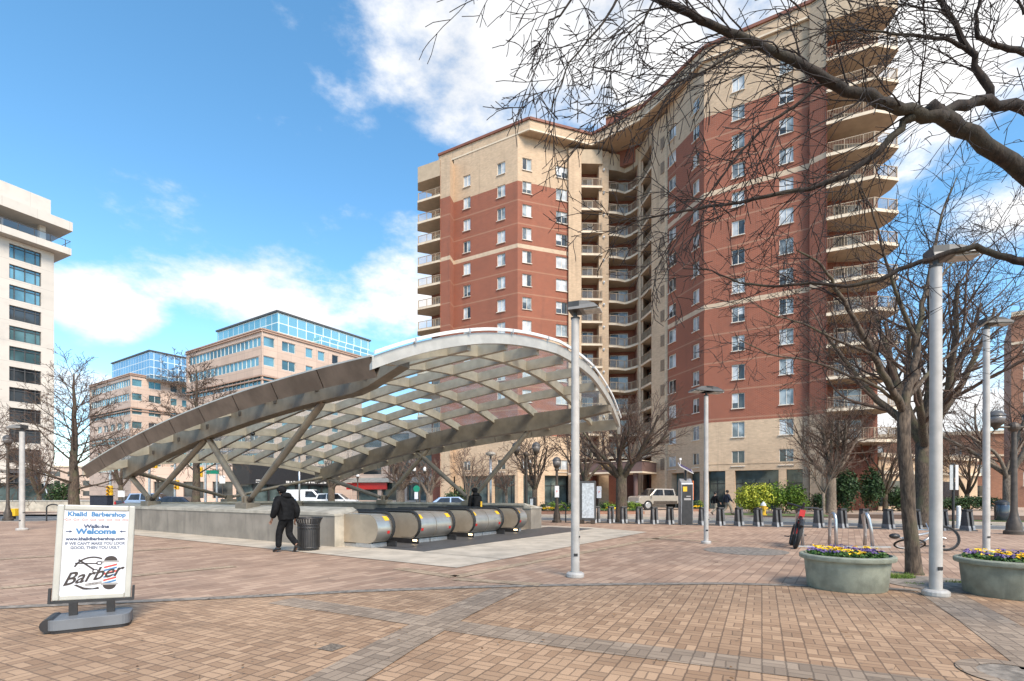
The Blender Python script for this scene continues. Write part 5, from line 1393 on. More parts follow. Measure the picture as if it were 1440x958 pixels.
def pack(o, P, hc, f):
    hooded(o, P, hc, f)
    b = MB(); b.box((0, -.23, 1.20), (.34, .2, .5)); q = bevel(b.build('backpack', M['cloth_bk2'], o), .05, 3)
    b = MB(); b.box((.13, -.335, 1.12), (.07, .012, .22)); b.build('reflective_tab', M['yellow'], q)
ep_ = cp(.25, 6.95, .03)
person(ep_, math.atan2(U.y, U.x) - PI / 2 - .5, 1.72, 'person with a black backpack riding down the far escalator', STAND, (M['cloth_bk'], 1.1), M['cloth_bk2'], M['rubber'], M['skin'], pack)
person(Vector((14.75, 37.2, 0)), -PI / 2 + .25, 1.66, 'person in a dark coat and light trousers striding behind another walker', WALK, (M['cloth_bk'], 1.15), M['cloth_kh'], M['bark_dk'], M['skin_lt'], None, 'walkers across the street')
person(Vector((15.55, 37.0, 0)), -PI / 2 + .1, 1.80, 'taller person in navy jacket carrying a bag, walking ahead on the far pavement', dict(WALK, rkn=(.09, .24, .52), ran=(.09, .30, .11), rtoe=(.09, .45, .075), lkn=(-.09, -.02, .5), lan=(-.09, -.36, .19), ltoe=(-.09, -.25, .06)), (M['cloth_navy'], 1.12), M['cloth_kh'], M['bark_dk'], M['skin'], None, 'walkers across the street')
# ------------------------------------------------------------------ bicycles
def wheel(mb_t, mb_r, c, ax, R_, tyre, up=Vector((0, 0, 1)), spokes=True):
    ax = Vector(ax).normalized(); x = ax.orthogonal().normalized(); y = ax.cross(x); c = Vector(c); n = 32
    ring = lambda r: [c + (x * math.cos(2 * PI * i / n) + y * math.sin(2 * PI * i / n)) * r for i in range(n + 1)]
    mb_t.tube(ring(R_ - tyre), tyre, 8, False); mb_r.tube(ring(R_ - tyre * 2.1), tyre * .45, 6, False)
    mb_r.tube([c - ax * .04, c + ax * .04], .022, 8)
    if spokes:
        for i in range(18):
            a = 2 * PI * i / 18; mb_r.tube([c + ax * .03 * (-1) ** i, c + (x * math.cos(a) + y * math.sin(a)) * (R_ - tyre * 2)], .0018, 3)
# red electric bike leaning at the rack, front wheel to the viewer
eb = thing('electric_bike', gp(1118, 772), 0, 'red and black electric bike leaning at the silver rack', 'bicycle'); eb.scale = (1.14,) * 3
Tl = Matrix.Rotation(math.radians(12), 4, 'Y') @ Matrix.Rotation(math.radians(-24), 4, 'Z')
def eL(x, y, z): return Tl @ Vector((x, y, z))
axw = Tl.to_3x3() @ Vector((1, 0, 0))
for y in (0.0, 1.12):
    a_, b_ = MB(), MB(); wheel(a_, b_, eL(0, y, .335), axw, .335, .048); w_ = a_.build('tyre', M['tyre'], eb, smooth=True); b_.build('rim', M['dkgrey'], w_)
b = MB(); 
for s in (-1, 1): b.tube([eL(.075 * s, 0, .335), eL(.07 * s, .10, .72)], .024, 8)
b.tube([eL(-.08, .10, .72), eL(.08, .10, .72)], .035, 8); b.tube([eL(0, .10, .70), eL(0, .19, 1.02)], .035, 8)
b.tube([eL(0, .06, .69)] + [eL(0, -.0 + .40 * math.sin(a) * -1, .335 + .40 * math.cos(a)) for a in (.15, .45, .75, 1.0)], .05, 6); b.build('fork', M['black'], eb)
b = MB(); b.tube([eL(0, .16, .93), eL(0, .34, .60), eL(0, .55, .42), eL(0, .78, .40)], [.05, .06, .055, .05], 10); b.tube([eL(0, .78, .40), eL(0, 1.12, .335)], .03, 8); b.tube([eL(0, .70, .40), eL(0, .82, .95)], .03, 8); b.build('frame', M['red'], eb, smooth=True)
b = MB(); b.box(eL(0, .09, .90), (.12, .06, .16), M=Tl); b.build('head_badge', M['red'], eb)
b = MB(); b.tube([eL(-.34, .34, 1.10), eL(-.2, .22, 1.08), eL(0, .17, 1.04), eL(.2, .22, 1.08), eL(.34, .34, 1.10)], .024, 8); b.tube([eL(0, .19, 1.0), eL(0, .12, 1.16)], .03, 8); b.build('handlebar', M['black'], eb)
b = MB(); b.tube([eL(0, .74, .98), eL(0, .84, 1.0), eL(0, .96, .99)], [.04, .07, .09], 8); b.build('saddle', M['black'], eb)
b = MB(); b.tube([eL(-.18, .60, .28), eL(.18, .60, .40)], .015, 6); b.box(eL(-.19, .60, .28), (.1, .08, .025), M=Tl); b.box(eL(.19, .60, .40), (.1, .08, .025), M=Tl); b.build('pedal', M['black'], eb)
b = MB(); b.box(eL(-.02, .30, .45), (.10, .3, .14), M=Tl); b.build('battery_cover', M['red'], eb)
# city bike fallen over behind the tree
cb = thing('fallen_bicycle', gp(1298, 779), 0, 'silver bicycle toppled over behind the tree trunk, front wheel turned up', 'bicycle')
def wv(px, py, Y): return pd(px, py, Y) - cb.location
Yb = cb.location.y
w1 = wv(1279, 767, Yb + .05); w2 = wv(1328, 757, Yb - .12)
a_, b_ = MB(), MB(); wheel(a_, b_, w1 + Vector((0, 0, .03)), Vector((.18, .42, .9)), .34, .024); t_ = a_.build('rear_tyre', M['tyre'], cb, smooth=True); b_.build('rim', M['white'], t_)
a_, b_ = MB(), MB(); wheel(a_, b_, w2, Vector((-.35, -.9, .26)), .33, .027); t_ = a_.build('front_tyre', M['tyre'], cb, smooth=True); b_.build('rim', M['dkgrey'], t_)
bbk = wv(1293, 765, Yb - .05); seat = wv(1258, 754, Yb); head_ = wv(1309, 749, Yb - .08); hd2 = wv(1312, 753, Yb - .1)
b = MB(); b.tube([w1, bbk], .02, 8); b.tube([w1, seat.lerp(bbk, .35)], .011, 8); b.tube([seat.lerp(bbk, .1), bbk], .018, 8); b.tube([bbk, hd2], .032, 8); b.tube([seat.lerp(bbk, .3), head_], .028, 8); b.tube([head_, hd2], .022, 8); b.build('frame', M['alum'], cb, smooth=True)
b = MB(); b.tube([hd2, w2 + Vector((0, -.05, 0))], .014, 8); b.tube([hd2, w2 + Vector((0, .06, 0.02))], .014, 8); b.build('fork', M['chrome'], cb)
h1, h2 = wv(1302, 736, Yb + .2), wv(1292, 745, Yb - .3)
b = MB(); b.tube([h1, head_ + Vector((-.05, 0, .06)), h2], .014, 8); b.tube([head_, head_ + Vector((-.05, 0, .06))], .016, 8); b.build('handlebar', M['chrome'], cb)
b = MB(); b.ball(seat, .12, 12, 8, .6, 1.1, .8); b.build('saddle', M['black'], cb, smooth=True)
b = MB(); n_ = Vector((.2, .4, .9)).normalized(); x_ = n_.orthogonal().normalized(); y_ = n_.cross(x_); b.tube([bbk + (x_ * math.cos(i * PI / 8) + y_ * math.sin(i * PI / 8)) * .09 for i in range(17)], .008, 6); b.tube([bbk, bbk + Vector((.16, 0, -.05))], .010, 6); b.tube([bbk, bbk - Vector((.12, 0, -.06))], .010, 6); b.box(bbk + Vector((.18, 0, -.05)), (.09, .08, .03)); b.box(bbk - Vector((.14, 0, -.06)), (.09, .08, .03)); b.build('crank', M['black'], cb)
# ------------------------------------------------------------------ bare trees
def rot_away(d, ang, az):
    d = d.normalized(); x = d.orthogonal().normalized(); y = d.cross(x)
    return (d * math.cos(ang) + (x * math.cos(az) + y * math.sin(az)) * math.sin(ang)).normalized()
def grow(mbs, p, d, L, r, lev, rg, cfg):
    """one branch and its children. mbs: [limbs mesh, twigs mesh]"""
    seg = cfg['seg'][min(lev, len(cfg['seg']) - 1)]; n = max(3, min(12, int(L / seg) + 1))
    wig, up = cfg['wig'], cfg['up'][min(lev, len(cfg['up']) - 1)]
    pts = [Vector(p)]; dd = Vector(d).normalized(); dirs = [dd.copy()]
    for i in range(n):
        dd = (dd + Vector((rg.gauss(0, wig), rg.gauss(0, wig), rg.gauss(0, wig) + up))).normalized()
        pts.append(pts[-1] + dd * (L / n)); dirs.append(dd.copy())
    end = .30 if lev < cfg['levels'] else .35
    rad = [max(cfg['rmin'], r * (1 - (1 - end) * i / n)) for i in range(n + 1)]
    sides = (8, 6, 4, 3, 3)[min(lev, 4)]
    (mbs[0] if lev < cfg.get('split', 2) else mbs[1]).tube(pts, rad, sides, caps=False)
    if lev >= cfg['levels']: return
    kid(mbs, pts, dirs, rad, L, lev, rg, cfg)
def kid(mbs, pts, dirs, rad, L, lev, rg, cfg):
    nb = cfg['nb'][min(lev, len(cfg['nb']) - 1)]; n = len(pts) - 1
    nb = int(nb * rg.uniform(.8, 1.2) + .5); az = rg.random() * 6.28
    f0 = cfg['f0'][min(lev, len(cfg['f0']) - 1)]
    for k in range(nb):
        f = f0 + (1 - f0) * (k + rg.random()) / nb; q = min(n - 1e-4, f * n); i = int(q)
        pp = pts[i].lerp(pts[i + 1], q - i); rr = rad[i] + (rad[i + 1] - rad[i]) * (q - i)
        az += 2.4 + rg.gauss(0, .4)
        ang = math.radians(rg.uniform(*cfg['ang']))
        nd = rot_away(dirs[min(i + 1, n)], ang, az)
        if cfg.get('flat'): nd.z *= cfg['flat']; nd.normalize()
        ll = L * rg.uniform(*cfg['len']) * (1 - cfg['taper'] * f)
        if ll < cfg['lmin']: continue
        grow(mbs, pp, nd, ll, rr * cfg['rr'] * rg.uniform(.8, 1.05), lev + 1, rg, cfg)
VASE = dict(levels=4, split=2, seg=(.6, .5, .35, .25, .2), wig=.10, up=(.05, .05, .03, .02), nb=(5, 6, 6, 5), f0=(.25, .25, .2, .15), ang=(22, 48), len=(.48, .68), taper=.35, rr=.62, rmin=.006, lmin=.15)
PIN = dict(VASE, ang=(30, 60), up=(-.02, .01, .01, 0), wig=.055, nb=(7, 6, 5, 4), f0=(.2, .2, .15, .15), rr=.55, len=(.4, .6))
def bare_tree(base, H, spread, r, seed, label, kind='vase', limbs=6, trunk=.28, cfg=None, mats=('bark', 'twig'), group=None, lean=(0, 0), name='bare_tree', lang=(22, 42)):
    rg = random.Random(seed); o = thing(name, base, 0, label, 'tree', group)
    cfg = dict(cfg or (VASE if kind == 'vase' else PIN)); T = MB(); B = MB(); Wg = MB()
    mbs = [B, Wg]
    if kind == 'vase':
        ht = H * trunk; pts = [Vector((0, 0, -.05)), Vector((0, 0, .12)), Vector((lean[0] * .3, lean[1] * .3, ht * .5)), Vector((lean[0], lean[1], ht))]
        T.tube(pts, [r * 1.55, r * 1.12, r, r * .95], 12); top = pts[-1]
        for k in range(limbs):
            az = 2 * PI * (k + rg.uniform(-.25, .25)) / limbs + seed; tl = math.radians(rg.uniform(*lang)) if k else math.radians(6)
            d = Vector((math.sin(tl) * math.cos(az), math.sin(tl) * math.sin(az), math.cos(tl)))
            L = (H - ht) * rg.uniform(.85, 1.05) / (.55 + .45 * math.cos(tl))
            L = min(L, spread / max(.25, math.sin(tl)) if k else L)
            grow(mbs, top + Vector((0, 0, -r * rg.uniform(.2, 1.6))), d, L * .8, r * rg.uniform(.48, .62), 1, rg, cfg)
    else:
        n = 10; pts = [Vector((rg.gauss(0, .02) * (i > 0), rg.gauss(0, .02) * (i > 0), H * .94 * i / n - (.05 if not i else 0))) for i in range(n + 1)]
        rad = [r * (1.5 if not i else 1.0) * (1 - .88 * i / n) for i in range(n + 1)]
        T.tube(pts, rad, 12)
        for k in range(limbs):
            f = trunk + (1 - trunk) * (k + rg.random() * .8) / limbs; q = min(n - 1e-3, f * n); i = int(q); pp = pts[i].lerp(pts[i + 1], q - i)
            az = k * 2.4 + rg.gauss(0, .3); el = math.radians(rg.uniform(0, 22) + 38 * f)
            d = Vector((math.cos(az) * math.cos(el), math.sin(az) * math.cos(el), math.sin(el)))
            L = spread * (1.05 - .72 * f) * rg.uniform(.8, 1.1)
            grow(mbs, pp, d, L, r * (1 - .8 * f) * .26, 1, rg, cfg)
    t_ = T.build('trunk', M[mats[0]], o, smooth=True)
    B.build('crown', M[mats[0]], o, smooth=True)['kind'] = 'stuff'
    tw = Wg.build('twigs', M[mats[1]], o, smooth=True); tw['kind'] = 'stuff'
    return o
def ground_at(px, Y, z=0.0): return Vector(((px - CXP) / F * Y, Y, z))
def HT(ptop, Y): return CH + (HZ - ptop) / F * Y
# left group
P3c = dict(PIN, levels=4, rmin=.009, nb=(8, 7, 5, 4), len=(.40, .60), up=(.02, .02, .02, .01), wig=.06)
bare_tree(ground_at(104, 29), HT(512, 29), 4.6, .30, 11, 'bare pin oak with level branches left of the canopy tip', 'pin', 30, .2, P3c, ('bark', 'twig'))
bare_tree(ground_at(-20, 33, ROADZ), HT(560, 33), 4.0, .28, 12, 'bare tree cut by the left edge, in front of the white tower', 'pin', 22, .2, P3c, ('bark', 'twig'))
bare_tree(ground_at(276, 44, ROADZ), HT(505, 44), 6.2, .36, 13, 'bare street tree rising above the left end of the canopy', 'pin', 26, .25, dict(P3c, rmin=.015), ('bark', 'twig'))
bare_tree(ground_at(170, 62, ROADZ), HT(585, 62), 5.5, .26, 14, 'smaller bare tree across the left street', 'vase', 6, .25, dict(VASE, rmin=.018, levels=3), ('bark', 'twig_far'))
bare_tree(ground_at(55, 55, ROADZ), HT(610, 55), 5.0, .22, 141, 'low reddish bare tree in front of the dark shopfront', 'vase', 6, .2, dict(VASE, rmin=.016, levels=3), ('bark', 'twig_far'))
# seen under and beyond the canopy
VF = dict(VASE, rmin=.013, levels=4, nb=(5, 5, 5, 4))
bare_tree(ground_at(466, 56, ROADZ), HT(628, 56), 4.5, .36, 15, 'bare tree under the canopy beside the red shop sign', 'vase', 6, .35, dict(VF, levels=3), ('bark', 'twig'))
bare_tree(ground_at(563, 47, ROADZ), HT(632, 47), 4.2, .40, 16, 'thick trunked bare tree seen between the middle struts', 'vase', 7, .36, VF, ('bark_gr', 'twig_far'))
bare_tree(ground_at(604, 45, ROADZ), HT(640, 45), 3.6, .30, 17, 'bare tree right of the green circle sign', 'vase', 6, .35, VF, ('bark_gr', 'twig_far'))
bare_tree(ground_at(660, 52), HT(628, 52), 3.8, .14, 18, 'slender reddish crape myrtle against the tan wall', 'vase', 7, .12, VF, ('bark_gr', 'twig_far'), lang=(8, 28))
bare_tree(ground_at(712, 42), HT(658, 42), 2.2, .13, 19, 'small bare tree by the flower bed under the canopy edge', 'vase', 6, .4, VF, ('bark_gr', 'twig_far'))
bare_tree(ground_at(752, 38), HT(605, 38), 3.4, .20, 20, 'bare tree behind the double lantern post', 'vase', 7, .3, VF, ('bark', 'twig'))
bare_tree(ground_at(874, 27.6), HT(548, 27.6), 3.9, .30, 21, 'vase shaped bare tree among the bike docks before the entrance', 'vase', 8, .36, dict(VASE, rmin=.0075, up=(.03, .03, .03, .02), nb=(6, 7, 6, 5)), ('bark', 'twig'), lang=(18, 46))
bare_tree(ground_at(822, 36), HT(590, 36), 3.0, .2, 211, 'bare tree half hidden behind the tall lamp post', 'vase', 7, .35, VF, ('bark', 'twig'))
# right side
bare_tree(ground_at(1169, 40), HT(560, 40), 5.2, .33, 22, 'wide bare tree with pale trunk in front of the dark hollies', 'vase', 9, .34, dict(VASE, rmin=.011, nb=(6, 7, 6, 5)), ('bark_gr', 'twig'), lang=(20, 55))
bare_tree(ground_at(1158, 38), HT(620, 38), 2.6, .11, 23, 'slim crape myrtle with reddish trunk beside the lime bush', 'vase', 6, .3, VF, ('pinkbark' if 'pinkbark' in M else 'bark_gr', 'twig_far'))
bare_tree(ground_at(1300, 25), HT(345, 25), 5.8, .38, 24, 'big spreading bare zelkova behind the thick lamp post', 'vase', 10, .30, dict(VASE, rmin=.0085, nb=(6, 7, 6, 5), up=(.03, .04, .03, .02)), ('bark', 'twig'), lang=(14, 48))
bare_tree(ground_at(1418, 34, ROADZ), HT(520, 34), 5.0, .30, 25, 'bare tree behind the heavy lantern post', 'vase', 8, .3, dict(VF, rmin=.011), ('bark_gr', 'twig'), lang=(20, 50))
bare_tree(ground_at(1360, 50), HT(600, 50), 5.0, .2, 26, 'reddish bare tree in front of the far right brick building', 'vase', 8, .2, dict(VF, rmin=.015), ('bark', 'twig_far'), lang=(15, 50))
bare_tree(ground_at(1245, 46), HT(585, 46), 3.6, .2, 27, 'reddish bare tree right of the hollies', 'vase', 8, .2, dict(VF, rmin=.014), ('bark', 'twig_far'), lang=(15, 50))
bare_tree(ground_at(1480, 44), HT(560, 44), 5.0, .25, 28, 'reddish bare tree partly outside the right edge', 'vase', 8, .2, dict(VF, rmin=.014), ('bark', 'twig_far'), lang=(15, 50))
# ------------------------------------------------------------------ near trees, limbs laid out one by one
def limb_tree(name, label, trunk_pts, limbs, seed, base, twigcfg, mats):
    o = thing(name, base, 0, label, 'tree'); rg = random.Random(seed); T = MB(); B = MB(); Wg = MB(); base = Vector(base)
    T.tube([p - base for p, r in trunk_pts], [r for p, r in trunk_pts], 14)
    for L in limbs:
        pts = [Vector(p) - base for p, r in L['pts']]; rad = [r for p, r in L['pts']]
        # refine with a little wander
        fp, fr = [], []
        for i in range(len(pts) - 1):
            for k in range(3):
                f = k / 3; q = pts[i].lerp(pts[i + 1], f)
                if k: q += Vector((rg.gauss(0, .02), rg.gauss(0, .02), rg.gauss(0, .02))) * min(1.5, rad[i] * 18)
                fp.append(q); fr.append((rad[i] + (rad[i + 1] - rad[i]) * f) * rg.uniform(.93, 1.08))
        fp.append(pts[-1]); fr.append(rad[-1])
        B.tube(fp, fr, 9 if fr[0] > .03 else 6)
        if L.get('twigs', 0):
            dirs = [(fp[min(i + 1, len(fp) - 1)] - fp[max(0, i - 1)]).normalized() for i in range(len(fp))]
            c = dict(twigcfg); c['nb'] = (L['twigs'],) + tuple(twigcfg['nb'][1:]); c['f0'] = (L.get('f0', .1),) + tuple(twigcfg['f0'][1:])
            c['split'] = 0
            if 'up' in L: c['up'] = L['up']
            if 'rr' in L: c['rr'] = L['rr']
            kid([Wg, Wg], fp, dirs, [min(x, L.get('rcap', .03)) for x in fr], L.get('tl', 1.6), 0, rg, c)
    T.build('trunk', M[mats[0]], o, smooth=True); B.build('limbs', M[mats[1]], o, smooth=True)['kind'] = 'stuff'; Wg.build('twigs', M[mats[2]], o, smooth=True)['kind'] = 'stuff'
    return o
def L_(seq, Y0, Y1, r0, r1, **k):
    n = len(seq) - 1
    return dict(pts=[(pd(x, y, Y0 + (Y1 - Y0) * i / n), r0 + (r1 - r0) * (i / n) ** .8) for i, (x, y) in enumerate(seq)], **k)
TW = dict(levels=3, split=0, seg=(.3, .22, .16, .12), wig=.12, up=(.03, .02, .01), nb=(8, 5, 3, 2), f0=(.15, .2, .2, .2), ang=(28, 62), len=(.42, .72), taper=.25, rr=.5, rmin=.0034, lmin=.10)
mb_ = gp(1284, 808)
Y = mb_.y
trk = [(pd(1286, 813, Y), .19), (pd(1285, 803, Y), .14), (pd(1283, 770, Y), .118), (pd(1278, 725, Y), .112), (pd(1276, 680, Y), .115), (pd(1271, 630, Y), .106), (pd(1271, 578, Y), .106)]
lm = [L_([(1271, 582), (1263, 562), (1247, 534), (1226, 498), (1207, 460), (1188, 424), (1170, 392), (1150, 368), (1120, 352)], Y, Y - 1.2, .082, .012, twigs=16, tl=2.2, rcap=.028),
      L_([(1272, 585), (1279, 540), (1288, 505), (1291, 461), (1301, 414), (1310, 367), (1318, 330), (1330, 285), (1345, 250)], Y, Y + .8, .088, .010, twigs=17, tl=2.2, rcap=.028),
      L_([(1289, 500), (1280, 462), (1266, 425), (1250, 380), (1238, 340), (1225, 292), (1205, 255)], Y + .3, Y - .6, .05, .008, twigs=13, tl=1.9, rcap=.024),
      L_([(1264, 565), (1225, 540), (1180, 522), (1130, 505), (1080, 498), (1040, 478)], Y, Y - 2.0, .034, .007, twigs=13, tl=1.7, rcap=.018),
      L_([(1276, 560), (1310, 520), (1345, 488), (1385, 455), (1420, 430), (1460, 410)], Y, Y + 1.0, .042, .008, twigs=14, tl=1.9, rcap=.02),
      L_([(1226, 498), (1180, 480), (1130, 455), (1090, 445), (1050, 420)], Y - .6, Y - 1.6, .026, .006, twigs=12, tl=1.5, rcap=.014),
      L_([(1300, 420), (1330, 380), (1365, 345), (1400, 320)], Y + .4, Y + 1.0, .03, .007, twigs=10, tl=1.5, rcap=.016)]
limb_tree('street_tree', 'mossy trunked bare tree in the paving pit beside the thick lamp post', trk, lm, 31, mb_, TW, ('bark', 'bark', 'twig_dk'))
# tree standing outside the right edge; its limbs cross the top of the picture
ob = Vector((7.6, 4.4, 0))
ot = [(ob + Vector((0, 0, -.05)), .26), (ob + Vector((0, 0, .2)), .19), (ob + Vector((-.05, 0, 1.4)), .165), (ob + Vector((-.1, -.05, 2.5)), .155)]
tt = ot[-1][0]
TD = dict(TW, rmin=.0030, wig=.10, nb=(9, 4, 3, 2), seg=(.14, .11, .09, .08), up=(-.055, -.05, -.04), ang=(22, 50), len=(.45, .8), lmin=.08)
def O_(seq, Y0, Y1, r0, r1, pre=None, **k):
    d = L_(seq, Y0, Y1, r0, r1, **k)
    if pre: d['pts'] = pre + d['pts']
    return d
ol = [O_([(1560, 330), (1440, 243), (1385, 205), (1340, 172), (1306, 149)], 4.2, 4.0, .062, .056, pre=[(tt, .13), (Vector((6.4, 4.3, 3.0)), .095)]),
      O_([(1326, 166), (1292, 160), (1250, 146), (1205, 131), (1163, 113), (1115, 84), (1062, 60), (1025, 46), (985, 29), (930, 1), (860, -28), (790, -50), (700, -70)], 4.0, 3.8, .049, .018, twigs=40, tl=1.5, rcap=.015, f0=.06),
      O_([(1292, 160), (1268, 182), (1235, 215), (1190, 246), (1140, 266), (1080, 276), (1020, 288), (960, 297), (905, 308), (855, 330)], 4.0, 4.4, .034, .004, twigs=17, tl=.95, rcap=.010, f0=.1),
      O_([(1560, 190), (1440, 152), (1390, 140), (1345, 148), (1300, 166)], 4.4, 4.05, .050, .034, pre=[(tt + Vector((.1, 0, .4)), .09), (Vector((6.9, 4.5, 4.2)), .07)], twigs=10, tl=.9, rcap=.010),
      O_([(1392, 140), (1378, 105), (1362, 70), (1345, 35), (1325, 5), (1300, -30), (1260, -70)], 4.35, 4.2, .032, .012, twigs=22, tl=1.1, rcap=.012),
      O_([(1440, 74), (1410, 66), (1375, 52), (1372, 20), (1385, -20)], 4.6, 4.4, .026, .012, pre=[(Vector((6.9, 4.5, 4.2)), .045), (pd(1560, 110, 4.6), .034)], twigs=12, tl=.9, rcap=.010),
      O_([(1360, 68), (1330, 54), (1290, 50), (1255, 48), (1215, 42), (1160, 45), (1100, 66)], 4.3, 4.2, .018, .004, twigs=18, tl=.9, rcap=.008),
      O_([(1560, 395), (1440, 368), (1405, 360), (1372, 346), (1320, 360), (1280, 374), (1235, 394), (1190, 403), (1140, 398), (1090, 403), (1040, 398), (1000, 380), (960, 378)], 5.0, 5.6, .042, .005, pre=[(tt, .10), (Vector((6.6, 4.7, 3.3)), .07)], twigs=22, tl=1.05, rcap=.011, up=(.03, .02, .0), f0=.1),
      O_([(1163, 113), (1120, 148), (1085, 170), (1040, 215), (1005, 262), (975, 300), (940, 345), (920, 385)], 3.95, 4.2, .014, .003, twigs=18, tl=.8, rcap=.007),
      O_([(1062, 60), (1020, 82), (975, 108), (935, 122), (890, 142), (848, 160)], 3.9, 3.9, .012, .003, twigs=14, tl=.8, rcap=.007),
      O_([(880, -20), (862, 10), (842, 40), (800, 88), (785, 130), (770, 165)], 3.8, 3.7, .012, .003, twigs=10, tl=.75, rcap=.006),
      O_([(830, -40), (803, 0), (788, 22), (772, 28), (768, 60), (752, 100), (738, 160)], 3.8, 3.8, .010, .0025, twigs=9, tl=.6, rcap=.005),
      O_([(960, 15), (920, 0), (905, 30), (880, 52), (862, 70), (850, 120), (848, 160)], 3.85, 3.8, .010, .0025, twigs=10, tl=.6, rcap=.006),
      O_([(1440, 20), (1432, 0), (1420, -30)], 4.5, 4.5, .012, .006, twigs=8, tl=.9, rcap=.008)]
limb_tree('overhanging_tree', 'dark bare tree outside the right edge whose knobbly limbs hang across the top', ot, ol, 41, ob, TD, ('bark_dk', 'bark_dk', 'twig_dk'))
# ------------------------------------------------------------------ shrubs
def shrub(base, rx, ry, h, n, leaf, m, seed, label, group=None, name='shrub', lumps=9, cat='shrub', cone=0.0):
    rg = random.Random(seed); o = thing(name, base, 0, label, cat, group); lf = MB()
    cs_ = [(0, 0, h * .48, 1.0)]
    for i in range(lumps):
        a = rg.random() * 6.28; q = rg.uniform(.25, .62); z = h * rg.uniform(.25, .72)
        cs_.append((math.cos(a) * q, math.sin(a) * q, z, rg.uniform(.42, .62)))
    for i in range(n):
        x0, y0, z0, s = rg.choice(cs_)
        v = Vector((rg.gauss(0, 1), rg.gauss(0, 1), rg.gauss(0, 1))).normalized() * (rg.random() ** .35)
        f = 1.0 - cone * max(0, (z0 + v.z * h * .5 * s) / h)
        c = Vector(((x0 + v.x * s) * rx * f, (y0 + v.y * s) * ry * f, z0 + v.z * h * .52 * s))
        if c.z < .02 or c.z > h * 1.05: continue
        nn = (v + Vector((rg.gauss(0, .6), rg.gauss(0, .6), rg.gauss(0, .6) + .3))).normalized(); x = nn.orthogonal().normalized(); y = nn.cross(x); a = rg.random() * 6.28
        x, y = x * math.cos(a) + y * math.sin(a), y * math.cos(a) - x * math.sin(a); s_ = leaf * rg.uniform(.6, 1.3)
        lf.add([c + x * s_, c + y * s_ * .5, c - x * s_, c - y * s_ * .5], [(0, 1, 2, 3)])
    lf.build('foliage', M[m], o)
    st = MB()
    for i in range(5): a = i * 1.26; st.tube([(math.cos(a) * .08, math.sin(a) * .08, 0), (math.cos(a) * rx * .35, math.sin(a) * ry * .35, h * .5)], [.035, .012], 5)
    st.build('stem', M['bark'], o)
    return o
shrub(ground_at(1062, 40), 1.65, 1.5, 2.6, 5200, .095, 'bush_lime', 1, 'rounded lime green evergreen bush left of its darker neighbour')
shrub(ground_at(1102, 40.5), 1.9, 1.5, 2.75, 5600, .095, 'bush_mid', 2, 'rounded mid green evergreen bush right of the lime one')
shrub(ground_at(1190, 43), 1.35, 1.3, 4.0, 5200, .11, 'bush_dark', 3, 'dark green holly bush nearest the pale trunk', cone=.25)
shrub(ground_at(1224, 45), 1.25, 1.3, 4.1, 4600, .11, 'bush_dark', 4, 'second dark holly bush, the taller of the two', cone=.35)
shrub(ground_at(1266, 46), 1.3, 1.2, 2.3, 2600, .11, 'bush_dark', 5, 'dark broad bush behind the mossy tree trunk')
shrub(ground_at(1150, 44), .9, .9, 1.8, 1500, .11, 'bush_dark', 6, 'dark shrub behind the crape myrtle')  # dark evergreen leaf colour, same as the hollies
shrub(ground_at(1362, 48), 4.0, 1.2, 1.5, 3600, .10, 'bush_dark', 7, 'low clipped dark hedge at the far right', name='hedge', cat='hedge', lumps=16)
shrub(ground_at(640, 50), 1.3, 1.2, 2.4, 2400, .11, 'bush_dark', 8, 'dark green shrub under the canopy right of the circle sign')
shrub(ground_at(90, 70, ROADZ), 2.5, 1.5, 4.2, 2400, .16, 'bush_dark', 9, 'green magnolia right of the dark shopfront at left')
# flower beds across the street: little boxwood balls and yellow pansies
rgb = random.Random(4)
bx = [(x, 41 + rgb.uniform(-.4, .4)) for x in (766, 777, 788, 799, 858, 868, 848, 885, 893)] + [(x, 47.5) for x in (976, 987)]
for i, (x, Y_) in enumerate(bx):
    shrub(ground_at(x, Y_), .52, .52, 1.0, 700, .06, 'bush_mid' if i % 3 else 'bush_dark', 50 + i, 'clipped boxwood ball in the flower bed before the tower', 'boxwood balls in the street beds', name='boxwood_ball', lumps=3)
def bed(px0, px1, Y_, seed, label):
    rg = random.Random(seed); a, b_ = ground_at(px0, Y_), ground_at(px1, Y_); o = thing('flower_bed', (a + b_) / 2, 0, label, 'flowers', 'yellow flower beds across the street'); L = (b_ - a).length
    k = MB(); k.box((0, 0, .10), (L + .4, 1.3, .2)); k.build('edging', M['lowbrick'], o); k = MB(); k.box((0, 0, .19), (L + .2, 1.1, .1)); k.build('soil', M['mulch'], o)
    g_, y_ = MB(), MB()
    for i in range(int(L * 130)):
        c = Vector((rg.uniform(-L / 2, L / 2), rg.uniform(-.5, .5), .26 + rg.random() * .14)); s = rg.uniform(.03, .06); n = Vector((rg.gauss(0, .6), rg.gauss(0, .6) - .4, 1)).normalized(); x = n.orthogonal().normalized(); y = n.cross(x)
        mb = y_ if (math.sin(c.x * 2.3 + seed) + rg.gauss(0, .5)) > .1 else g_
        if mb is y_: c.z += .1
        mb.add([c + x * s, c + y * s, c - x * s, c - y * s], [(0, 1, 2, 3)])
    g_.build('leaves', M['leaf'], o); y_.build('yellow_blooms', M['yellow_fl'], o)
bed(722, 800, 40.2, 1, 'yellow flower bed behind the pay station and lantern post'); bed(845, 900, 40.0, 2, 'yellow flower bed beside the vase shaped tree'); bed(972, 992, 46.0, 3, 'short yellow flower bed right of the pay kiosk')
